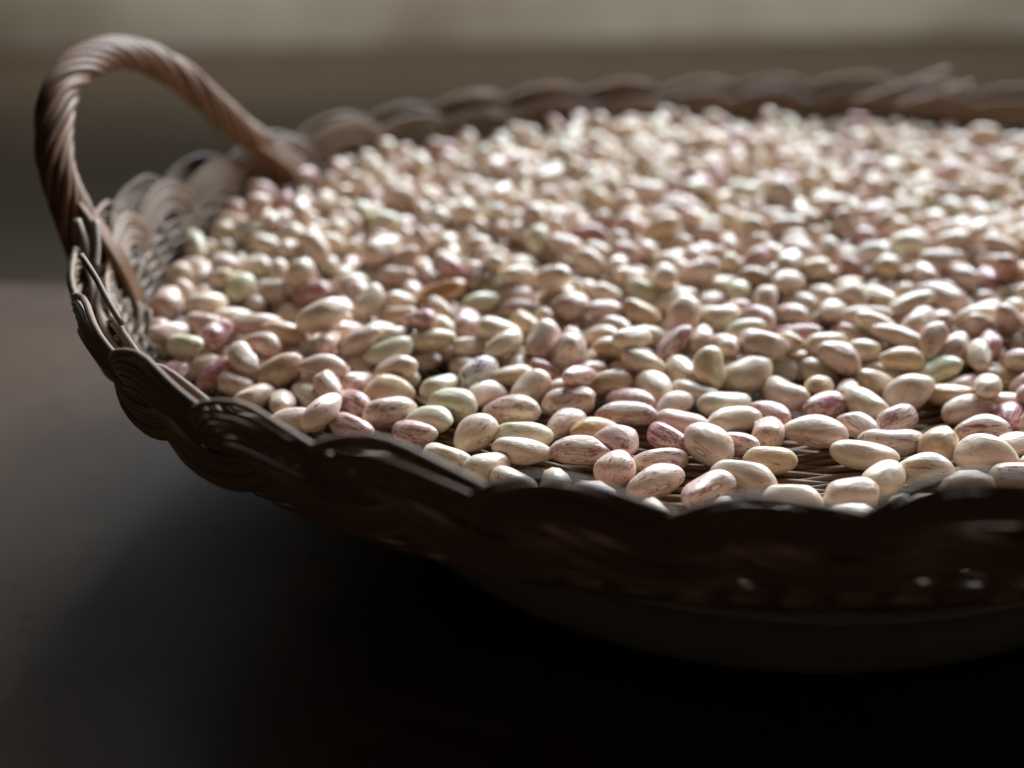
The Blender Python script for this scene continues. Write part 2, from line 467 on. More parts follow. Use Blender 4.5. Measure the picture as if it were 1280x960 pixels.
# handles
HANDLE = [(-.150, .404, .060), (-.156, .409, .0805), (-.1610, .4155, .095), (-.1630, .426, .1065), (-.1640, .437, .1145), (-.1620, .453, .1200), (-.1575, .470, .1215),
          (-.153, .4825, .1195), (-.147, .4955, .1145), (-.139, .506, .1060), (-.1305, .515, .0950), (-.1225, .522, .0830), (-.1165, .5295, .0735), (-.1110, .5375, .0650), (-.1055, .5440, .0520)]
def rotate_half(P):      # the mirror handle on the other end of the tray
    P = np.array(P, float); P[:, 0] = 2 * CX - P[:, 0]; P[:, 1] = 2 * CY - P[:, 1]; return P
def handle(points):
    core = catmull(points, 90)
    T = np.gradient(core, axis=0); seg = np.linalg.norm(T, axis=1); T /= seg[:, None]
    L = np.cumsum(seg)
    ref = np.cross(core[-1] - core[0], (0, 0, 1.0)); ref /= np.linalg.norm(ref)
    U = ref[None, :] - T * (T @ ref)[:, None]; U /= np.linalg.norm(U, axis=1)[:, None]; V = np.cross(T, U)
    h = bpy.data.objects.new('handle', None); coll.objects.link(h); h.parent = basket
    t = Tubes(); t.tube(core, .0038, 8, updir=ref); t.build('handle_core', M_HANDLE, h)
    n = 11
    for j in range(n):
        ang = 2 * math.pi * j / n + L * (2 * math.pi / .075) + .12 * np.sin(L * 60 + j)
        R = .0049 + rnd.uniform(-.0005, .0005)
        pts = core + R * (U * np.cos(ang)[:, None] + V * np.sin(ang)[:, None])
        t = Tubes(); t.tube(pts, np.linspace(1.04, .96, len(pts)) * .00165 * rnd.uniform(.82, 1.16), 6, updir=ref); t.build('strand', M_HANDLE, h)
    ctr = np.array([CX, CY, 0])
    for end, dirn in ((0, 1), (-1, -1)):
        foot = core[end]
        inw = (ctr - foot) * (1, 1, 0); inw /= np.linalg.norm(inw)
        tan = np.cross((0, 0, 1.0), inw) * dirn
        above = core[7] if end == 0 else core[-14]
        for j in range(7):       # reeds that leave the rope and dive into the woven wall, inside
            w = (j - 3) * .0024
            p0 = above + tan * w * .6 + inw * .0035
            p1 = foot + tan * w * .8 + inw * .0085 + np.array([0, 0, .004])
            p2 = foot + tan * (w + .004) + inw * .0125 + np.array([0, 0, -.012])
            p3 = foot + tan * (w * 1.3 + .007) + inw * .0140 + np.array([0, 0, -.030])
            t = Tubes(); t.tube(catmull([p0, p1, p2, p3], 14), .0014, 6, updir=inw); t.build('foot_reed', M_HANDLE, h)
        for j in range(5):       # and outside, under the border
            w = (j - 2) * .0024
            p0 = above + tan * w * .6 - inw * .0055
            p1 = foot + tan * w - inw * .0058 + np.array([0, 0, .004])
            p2 = foot + tan * w * 1.4 - inw * .0060 + np.array([0, 0, -.008])
            p3 = foot + tan * w * 1.6 - inw * .002 + np.array([0, 0, -.018])
            t = Tubes(); t.tube(catmull([p0, p1, p2, p3], 14), .0014, 6, updir=inw); t.build('foot_reed', M_HANDLE, h)
    return h
handle(HANDLE)
handle(rotate_half(HANDLE))

# loose ends: pale sticks by the left handle and two reeds sprung out of the far rim
def loose(P, r, mat=None):
    t = Tubes(); t.tube(catmull(P, 12), r, 6, updir=(0.3, 1, 0.2)); t.build('loose_reed', mat or M_STAKE, basket)
loose([[-0.1424, 0.381, 0.068], [-0.1449, 0.3868, 0.0742], [-0.1486, 0.3926, 0.0805]], 0.0017)
loose([[-0.1401, 0.3795, 0.068], [-0.1409, 0.3868, 0.0739], [-0.1429, 0.3941, 0.0797]], 0.0015)
loose([[-0.1412, 0.4071, 0.044], [-0.1397, 0.416, 0.0487], [-0.1394, 0.425, 0.0535]], 0.0018)
loose([[-0.1371, 0.3957, 0.044], [-0.1389, 0.4012, 0.0484], [-0.1419, 0.4067, 0.0529]], 0.0015)
loose([[-0.1345, 0.3956, 0.04], [-0.1342, 0.3988, 0.043], [-0.1351, 0.402, 0.0461]], 0.0014)
loose([[-0.1296, 0.3913, 0.04], [-0.1293, 0.3943, 0.0427], [-0.1302, 0.3974, 0.0455]], 0.0014)
loose([[-0.1190, 0.3370, 0.066], [-0.1244, 0.3431, 0.0712], [-0.1294, 0.3497, 0.0762], [-0.1352, 0.3562, 0.0812]], 0.0011, M_RIM)
loose([[0.1794, 0.6341, 0.066], [0.2053, 0.638, 0.074], [0.23, 0.6419, 0.0819]], 0.0011, M_RIM)
loose([[0.2005, 0.6268, 0.066], [0.2209, 0.6294, 0.0713], [0.2402, 0.6319, 0.0765]], 0.0010, M_RIM)

# ------------------------------------------------------------------ beans
# bend, taper, squareness of each bean shape
VAR=[(0.18,0.12,0.06),(0.30,0.0,0.12),(0.10,0.24,0.02),(0.40,0.08,0.12),(0.02,0.0,0.0),(0.22,-0.22,0.05),
     (0.55,0.12,0.10),(0.08,0.40,-0.05),(0.26,0.14,0.16),(0.04,0.14,0.08),(0.36,-0.14,0.0),(0.14,0.06,-0.08),
     (0.48,0.0,0.06),(0.12,0.30,0.10),(0.06,-0.10,0.20),(0.32,0.22,-0.04)]
def bean_bm(v,sub):
    bend,taper,sq=VAR[v]
    r=random.Random(100+v)
    ph=[r.uniform(0,6.28) for _ in range(6)]
    flats=[]
    if v!=4:
        for _ in range(3):
            n=Vector((r.gauss(0,.6),r.gauss(0,1),r.gauss(0,1))).normalized()
            flats.append((n,r.uniform(.78,.93),r.uniform(.5,.9)))
    bm=bmesh.new(); bmesh.ops.create_icosphere(bm,subdivisions=sub,radius=1)
    for q in bm.verts:
        c=Vector(q.co)
        for n,h,amt in flats:
            d=c.dot(n)
            if d>h: c=c-n*(d-h)*amt
        x,y,z=c
        k=1+sq*(4*x*x*(1-x*x))*0.8
        k*=1-taper*x*0.45
        y2=y*k; z2=z*k*(1-0.06*y)
        y2+=bend*(x*x-0.35)
        d=math.exp(-((x/0.33)**2+(z/0.45)**2)) if y>0 else 0
        y2-=d*0.12
        w=0.03*math.sin(3.1*x+ph[0])*math.sin(2.7*y+ph[1])+0.02*math.sin(4.6*z+ph[2]+2.0*x)
        q.co=(x*(1+w*0.6)+0.03*math.sin(2*y+ph[3]),y2*(1+w),z2*(1+w))
        q.co*=0.5
    return bm

def torn(o): return None
def torn(o):
    """a flap of split skin standing off the bean, with the paler flesh bared under it"""
    M = Matrix.LocRotScale(o.location, o.rotation_quaternion, o.scale)
    d = (M.inverted() @ Vector((0.0, 0.0, 0.21))).normalized()
    a = d.cross(Vector((0.2, 1, 0.1))).normalized(); b = d.cross(a)
    def at(u, w, h): return (d + a * u + b * w).normalized() * (0.5 + h)
    v = [at(*q) for q in ((-.38, -.05, .012), (-.05, -.30, .02), (.36, -.10, .012), (.10, .22, .085), (-.16, .20, .10), (-.02, -.05, .05))]
    w = [at(*q) for q in ((-.38, -.05, -.02), (-.05, -.30, -.02), (.36, -.10, -.02), (.10, .22, .055), (-.16, .20, .07), (-.02, -.05, .0))]
    f = [(0, 1, 5), (1, 2, 5), (2, 3, 5), (3, 4, 5), (4, 0, 5)]
    g = [tuple(i + 6 for i in t[::-1]) for t in f]
    e = [(i, (i + 1) % 5, (i + 1) % 5 + 6, i + 6) for i in range(5)]
    fl = link_mesh('skin_flap', v + w, f + g + e, M_TORN, o, smooth=False)
    p = [at(.42 * math.cos(t) * (1 + .15 * math.sin(3 * t)), .30 + .24 * math.sin(t), .004) for t in [k * math.pi / 6 for k in range(12)]]
    p2 = [at(.30 * math.cos(t), .30 + .15 * math.sin(t), -.06) for t in [k * math.pi / 6 for k in range(12)]]
    ring = [(k, (k + 1) % 12, (k + 1) % 12 + 12, k + 12) for k in range(12)]
    link_mesh('bared_flesh', p + p2, ring + [tuple(range(12, 24))], M_TORN, o, smooth=False)

LABELS = [
    "pale cream bean, fifth one in front of the dark red bean",
    "pinkish beige bean, second one right of the orange brown bean",
    "pinkish beige bean, third one right of the orange brown bean",
    "pale cream bean, nearest one in front of the chocolate brown bean",
    "cream bean with pink streaks, second one in front and right of the orange brown bean",
    "pale cream bean, second one right of the orange brown bean",
    "pale cream bean, second one in front and left of the dark red bean",
    "pale cream bean, second one in front and right of the leaf green bean",
    "cream bean with pink streaks, nearest one in front of the orange brown bean",
    "pale cream bean, nearest one in front and right of the orange brown bean",
    "pale cream bean, second one in front of the speckled white bean",
    "cream bean with pink streaks, third one in front and right of the orange brown bean",
    "pinkish beige bean, fourth one right of the orange brown bean",
    "tapered pinkish bean in front and right of the speckled white bean",
    "pale cream bean, nearest one in front and left of the orange brown bean",
    "cream bean with pink streaks in front and left of the speckled white bean",
    "pinkish beige bean, nearest one in front of the chocolate brown bean",
    "cream bean with pink streaks, second one in front of the orange brown bean",
    "cream bean with pink streaks behind and left of the orange brown bean",
    "cream bean with pink streaks, nearest one behind and right of the orange brown bean",
    "pinkish beige bean, second one in front and right of the chocolate brown bean",
    "tan brown bean, second one in front of the chocolate brown bean",
    "tan brown bean in front of the leaf green bean",
    "cream bean with pink streaks, fourth one in front of the dark red bean",
    "pale cream bean, second one in front of the chocolate brown bean",
    "pinkish beige bean in front of the dark red bean",
    "greenish cream bean, nearest one in front and left of the speckled white bean",
    "cream bean with pink streaks, third one in front and left of the dark red bean",
    "pale cream bean, third one right of the orange brown bean",
    "pinkish beige bean, nearest one behind and right of the speckled white bean",
    "tan brown bean right of the orange brown bean",
    "curved pink mottled bean right of the speckled white bean",
    "pale cream bean, nearest one right of the orange brown bean",
    "pinkish beige bean left of the speckled white bean",
    "tan brown bean left of the speckled white bean",
    "pinkish beige bean in front and left of the chocolate brown bean",
    "tan brown bean, third one in front of the dark red bean",
    "bean heavily streaked with crimson, nearest one in front and left of the speckled white bean",
    "cream bean with pink streaks, nearest one in front and left of the dark red bean",
    "cream bean with pink streaks, second one in front of the dark red bean",
    "pinkish beige bean in front and left of the rust coloured bean",
    "curved pink mottled bean in front and right of the orange brown bean",
    "pale cream bean, third one in front and right of the chocolate brown bean",
    "cream bean with pink streaks left of the leaf green bean",
    "bean heavily streaked with crimson, second one in front of the chocolate brown bean",
    "tan brown bean, nearest one in front of the chalk white bean",
    "pale cream bean right of the speckled white bean",
    "greenish cream bean left of the speckled white bean",
    "bean heavily streaked with crimson, second one in front and left of the dark red bean",
    "round white bean sprinkled with dark red specks near the left front",
    "tan brown bean, nearest one behind the orange brown bean",
    "pale cream bean, second one in front and left of the orange brown bean",
    "greenish cream bean left of the orange brown bean",
    "pale cream bean in front and left of the chocolate brown bean",
    "greenish cream bean right of the orange brown bean",
    "pinkish beige bean in front of the chalk white bean",
    "cream bean with pink streaks, nearest one in front and right of the orange brown bean",
    "pale cream bean, nearest one behind and left of the rust coloured bean",
    "cream bean with pink streaks, second one in front and left of the dark red bean",
    "pale cream bean, second one left of the rust coloured bean",
    "cream bean with pink streaks, second one in front of the wine red bean",
    "greenish cream bean in front and left of the dark red bean",
    "tan brown bean behind and left of the speckled white bean",
    "bean heavily streaked with crimson, nearest one right of the orange brown bean",
    "pinkish beige bean in front and right of the leaf green bean",
    "pale cream bean, nearest one behind and right of the orange brown bean",
    "rust coloured bean in the middle of the pile behind the speckled white bean",
    "cream bean with pink streaks, second one right of the orange brown bean",
    "bean heavily streaked with crimson in front and left of the chocolate brown bean",
    "cream bean with pink streaks left of the chocolate brown bean",
    "bean heavily streaked with crimson, nearest one in front of the leaf green bean",
    "pale cream bean, second one behind and right of the orange brown bean",
    "greenish cream bean, second one in front and left of the speckled white bean",
    "pinkish beige bean, nearest one in front of the leaf green bean",
    "pale cream bean behind and right of the speckled white bean",
    "pale cream bean, fourth one behind and right of the leaf green bean",
    "pale cream bean in front and right of the chalk white bean",
    "tan brown bean in front and left of the chocolate brown bean",
    "greenish cream bean in front and left of the leaf green bean",
    "pale cream bean behind the orange brown bean",
    "pale cream bean in front and left of the leaf green bean",
    "cream bean with pink streaks, second one left of the speckled white bean",
    "cream bean with pink streaks left of the orange brown bean",
    "whitish bean right of the chalk white bean",
    "tan brown bean in front and right of the leaf green bean",
    "bean heavily streaked with crimson, second one in front of the leaf green bean",
    "tan brown bean right of the wine red bean",
    "cream bean with pink streaks, nearest one in front of the leaf green bean",
    "cream bean with pink streaks, nearest one in front of the dark red bean",
    "bean heavily streaked with crimson, second one in front and left of the speckled white bean",
    "bean heavily streaked with crimson right of the leaf green bean",
    "pale cream bean in front and left of the wine red bean",
    "cream bean with pink streaks, second one in front of the leaf green bean",
    "greenish cream bean in front and right of the wine red bean",
    "pale cream bean, nearest one in front of the wine red bean",
    "pale cream bean right of the leaf green bean",
    "pinkish beige bean, nearest one right of the orange brown bean",
    "pale cream bean, third one in front of the speckled white bean",
    "pinkish beige bean in front and left of the leaf green bean",
    "pinkish beige bean, second one behind and left of the chalk white bean",
    "pale cream bean, second one behind the speckled white bean",
    "pale cream bean, second one in front of the leaf green bean",
    "tan brown bean, second one in front of the chalk white bean",
    "cream bean with pink streaks, third one in front and right of the chocolate brown bean",
    "pale cream bean, nearest one in front of the speckled white bean",
    "pale cream bean, second one in front and right of the orange brown bean",
    "leaf green bean at the left near the handle side of the basket",
    "pale cream bean, third one behind and right of the orange brown bean",
    "pale cream bean, nearest one in front of the chalk white bean",
    "cream bean with pink streaks, second one behind and left of the rust coloured bean",
    "pale cream bean, second one in front of the dark red bean",
    "cream bean with pink streaks, nearest one in front and right of the chocolate brown bean",
    "pinkish beige bean in front and right of the chalk white bean",
    "dark red bean at the right among pale cream beans",
    "pinkish beige bean right of the leaf green bean",
    "cream bean with pink streaks, nearest one behind the dark red bean",
    "tan brown bean, second one in front of the dark red bean",
    "cream bean with pink streaks, third one in front of the leaf green bean",
    "curved pink mottled bean in front and left of the dark red bean",
    "cream bean with pink streaks right of the chocolate brown bean",
    "pale cream bean, third one in front of the dark red bean",
    "cream bean with pink streaks right of the chalk white bean",
    "greenish cream bean, nearest one right of the rust coloured bean",
    "cream bean with pink streaks, second one behind and right of the orange brown bean",
    "bean heavily streaked with crimson behind the orange brown bean",
    "cream bean with pink streaks, second one in front and right of the chocolate brown bean",
    "cream bean with pink streaks behind the chocolate brown bean",
    "bean heavily streaked with crimson in front and right of the rust coloured bean",
    "pinkish beige bean left of the dark red bean",
    "cream bean with pink streaks, nearest one behind the leaf green bean",
    "chalk white bean on the right behind the chocolate brown bean",
    "bean heavily streaked with crimson behind and right of the orange brown bean",
    "pinkish beige bean in front and left of the wine red bean",
    "cream bean with pink streaks, fourth one left of the speckled white bean",
    "pale cream bean, nearest one behind the speckled white bean",
    "bean heavily streaked with crimson left of the speckled white bean",
    "cream bean with pink streaks, fifth one left of the speckled white bean",
    "cream bean with pink streaks, second one behind the rust coloured bean",
    "bean heavily streaked with crimson in front and left of the rust coloured bean",
    "greenish cream bean behind the leaf green bean",
    "pale cream bean right of the rust coloured bean",
    "cream bean with a torn flap of skin beside the speckled white bean",
    "tan brown bean right of the speckled white bean",
    "chocolate brown bean among pale beans right of centre",
    "plump orange brown bean lying close to the near rim",
    "cream bean with pink streaks, third one in front of the wine red bean",
    "bean heavily streaked with crimson, second one right of the orange brown bean",
    "bean heavily streaked with crimson, third one in front of the dark red bean",
    "pale cream bean, third one left of the chocolate brown bean",
    "pinkish beige bean, second one in front of the chocolate brown bean",
    "pale cream bean, nearest one in front of the dark red bean",
    "cream bean with pink streaks, nearest one behind and left of the chalk white bean",
    "pale cream bean in front and left of the chalk white bean",
    "wine red bean towards the back centre of the pile",
    "cream bean with pink streaks, nearest one behind and right of the rust coloured bean",
    "pinkish beige bean behind and right of the wine red bean",
    "pale cream bean, third one in front of the chalk white bean",
    "greenish cream bean, nearest one behind and left of the rust coloured bean",
    "pinkish beige bean behind and right of the orange brown bean",
    "pale cream bean, fourth one in front of the chalk white bean",
    "pale cream bean, second one behind and left of the dark red bean",
    "pale cream bean, nearest one behind and right of the leaf green bean",
    "whitish bean in front of the chocolate brown bean",
    "tan brown bean in front and right of the chalk white bean",
    "pale cream bean, second one in front and right of the chocolate brown bean",
    "pale cream bean, second one in front of the chalk white bean",
    "greenish cream bean left of the wine red bean",
    "cream bean with pink streaks, third one left of the speckled white bean",
    "cream bean with pink streaks right of the wine red bean",
    "bean heavily streaked with crimson, nearest one in front of the chocolate brown bean",
    "pale cream bean behind and right of the chocolate brown bean",
    "pale cream bean, nearest one behind the leaf green bean",
    "pale cream bean, second one behind the rust coloured bean",
    "pale cream bean, third one in front of the leaf green bean",
    "cream bean with pink streaks left of the chalk white bean",
    "cream bean with pink streaks behind and left of the chocolate brown bean",
    "cream bean with pink streaks, nearest one behind the rust coloured bean",
    "pinkish beige bean, second one right of the rust coloured bean",
    "cream bean with pink streaks, nearest one right of the orange brown bean",
    "greenish cream bean behind the chocolate brown bean",
    "pinkish beige bean behind the chalk white bean",
    "pale cream bean, nearest one in front and right of the chocolate brown bean",
    "pinkish beige bean, second one in front of the leaf green bean",
    "cream bean with pink streaks, nearest one left of the speckled white bean",
    "greenish cream bean behind and left of the leaf green bean",
    "whitish bean behind the rust coloured bean",
    "pale cream bean, second one left of the chocolate brown bean",
    "tan brown bean in front and left of the rust coloured bean",
    "pale cream bean, second one in front of the wine red bean",
    "pinkish beige bean behind and left of the rust coloured bean",
    "pinkish beige bean, nearest one in front and right of the chocolate brown bean",
    "tan brown bean, nearest one behind the chocolate brown bean",
    "cream bean with pink streaks, second one in front and right of the leaf green bean",
    "bean heavily streaked with crimson in front and left of the chalk white bean",
    "greenish cream bean behind the wine red bean",
    "greenish cream bean in front of the chocolate brown bean",
    "cream bean with pink streaks, nearest one behind and right of the leaf green bean",
    "cream bean with pink streaks, second one in front and left of the chocolate brown bean",
    "pale cream bean, nearest one behind and left of the wine red bean",
    "cream bean with pink streaks in front of the chocolate brown bean",
    "cream bean with pink streaks behind and right of the chalk white bean",
    "cream bean with pink streaks, nearest one in front of the chalk white bean",
    "pale cream bean, third one behind and right of the leaf green bean",
    "bean heavily streaked with crimson behind the chocolate brown bean",
    "pale cream bean, nearest one in front of the leaf green bean",
    "tan brown bean, third one in front of the chocolate brown bean",
    "cream bean with pink streaks in front and left of the leaf green bean",
    "pale cream bean, second one behind and right of the wine red bean",
    "pale cream bean, second one behind the dark red bean",
    "pale cream bean, third one left of the rust coloured bean",
    "bean heavily streaked with crimson behind the rust coloured bean",
    "pale cream bean, nearest one behind and right of the wine red bean",
    "cream bean with pink streaks in front and right of the chalk white bean",
    "pinkish beige bean, nearest one right of the rust coloured bean",
    "pale cream bean, nearest one left of the rust coloured bean",
    "bean heavily streaked with crimson, nearest one in front and left of the dark red bean",
    "pale cream bean, nearest one in front and left of the dark red bean",
    "pale cream bean left of the leaf green bean",
    "pale cream bean behind and left of the chalk white bean",
    "cream bean with pink streaks behind the chalk white bean",
    "cream bean with pink streaks, second one behind the leaf green bean",
    "tan brown bean, second one behind the orange brown bean",
    "pale cream bean, third one behind the dark red bean",
    "pale cream bean right of the wine red bean",
    "bean heavily streaked with crimson in front and right of the chocolate brown bean",
    "pinkish beige bean, second one behind and right of the speckled white bean",
    "pale cream bean, nearest one left of the chocolate brown bean",
    "bean heavily streaked with crimson in front and right of the wine red bean",
    "whitish bean, nearest one behind and left of the wine red bean",
    "pale cream bean behind and right of the chalk white bean",
    "pale cream bean behind and left of the leaf green bean",
    "tan brown bean behind and right of the speckled white bean",
    "bean heavily streaked with crimson, second one in front of the dark red bean",
    "bean heavily streaked with crimson behind the chalk white bean",
    "pale cream bean in front and right of the wine red bean",
    "greenish cream bean in front and left of the chocolate brown bean",
    "pale cream bean behind the chalk white bean",
    "pale cream bean, seventh one behind and right of the leaf green bean",
    "greenish cream bean, second one behind and right of the chalk white bean",
    "pale cream bean right of the chocolate brown bean",
    "whitish bean left of the wine red bean",
    "pale cream bean, second one behind and left of the rust coloured bean",
    "tan brown bean, nearest one in front of the dark red bean",
    "pale cream bean, nearest one in front and right of the leaf green bean",
    "pale cream bean, nearest one behind the chocolate brown bean",
    "cream bean with pink streaks behind and left of the leaf green bean",
    "pale cream bean, third one behind and right of the wine red bean",
    "cream bean with pink streaks, second one behind and right of the rust coloured bean",
    "greenish cream bean, second one right of the rust coloured bean",
    "pale cream bean, sixth one behind and right of the leaf green bean",
    "cream bean with pink streaks, nearest one behind and left of the rust coloured bean",
    "pale cream bean, nearest one behind and left of the dark red bean",
    "pale cream bean in front of the rust coloured bean",
    "pale cream bean, third one behind and left of the wine red bean",
    "cream bean with pink streaks, second one behind and left of the chalk white bean",
    "pale cream bean, fourth one in front of the dark red bean",
    "pinkish beige bean behind and left of the wine red bean",
    "greenish cream bean, nearest one behind and right of the chalk white bean",
    "pale cream bean, nearest one behind the dark red bean",
    "bean heavily streaked with crimson, nearest one in front of the dark red bean",
    "cream bean with pink streaks, third one in front of the dark red bean",
    "pale cream bean, nearest one behind and right of the rust coloured bean",
    "tan brown bean, second one behind the chocolate brown bean",
    "tan brown bean behind the chalk white bean",
    "whitish bean, second one behind and left of the wine red bean",
    "cream bean with pink streaks, second one behind the dark red bean",
    "cream bean with pink streaks, second one behind and right of the leaf green bean",
    "cream bean with pink streaks, nearest one in front and left of the chocolate brown bean",
    "cream bean with pink streaks, fourth one in front of the wine red bean",
    "pale cream bean, second one behind and right of the leaf green bean",
    "pale cream bean, fourth one behind and left of the wine red bean",
    "bean heavily streaked with crimson right of the speckled white bean",
    "cream bean with pink streaks, second one in front of the chalk white bean",
    "cream bean with pink streaks behind the wine red bean",
    "pale cream bean in front and left of the rust coloured bean",
    "pale cream bean, second one behind the leaf green bean",
    "pale cream bean, nearest one behind the rust coloured bean",
    "pinkish beige bean, nearest one behind and left of the chalk white bean",
    "pale cream bean, second one behind the chocolate brown bean",
    "pale cream bean, fifth one behind and right of the leaf green bean",
    "tan brown bean behind the wine red bean",
    "tan brown bean, nearest one in front of the chocolate brown bean",
    "pale cream bean left of the speckled white bean",
    "greenish cream bean, second one behind and left of the rust coloured bean",
    "pale cream bean, second one behind and left of the wine red bean",
    "cream bean with pink streaks behind and left of the wine red bean",
    "cream bean with pink streaks in front and left of the orange brown bean",
    "pale cream bean, second one behind and right of the rust coloured bean",
    "pale cream bean, nearest one left of the wine red bean",
    "bean heavily streaked with crimson behind and right of the wine red bean",
    "pale cream bean behind the wine red bean",
    "pale cream bean, third one behind the rust coloured bean",
    "cream bean with pink streaks, nearest one in front of the wine red bean",
    "cream bean with pink streaks, nearest one in front and right of the leaf green bean",
    "pale cream bean, second one left of the wine red bean",
    "pinkish beige bean in front and right of the wine red bean",
    "bean heavily streaked with crimson behind and right of the chalk white bean",
    "pinkish beige bean left of the chalk white bean",
    "pale cream bean, fourth one behind and right of the wine red bean",
    "tan brown bean behind and left of the chalk white bean",
]
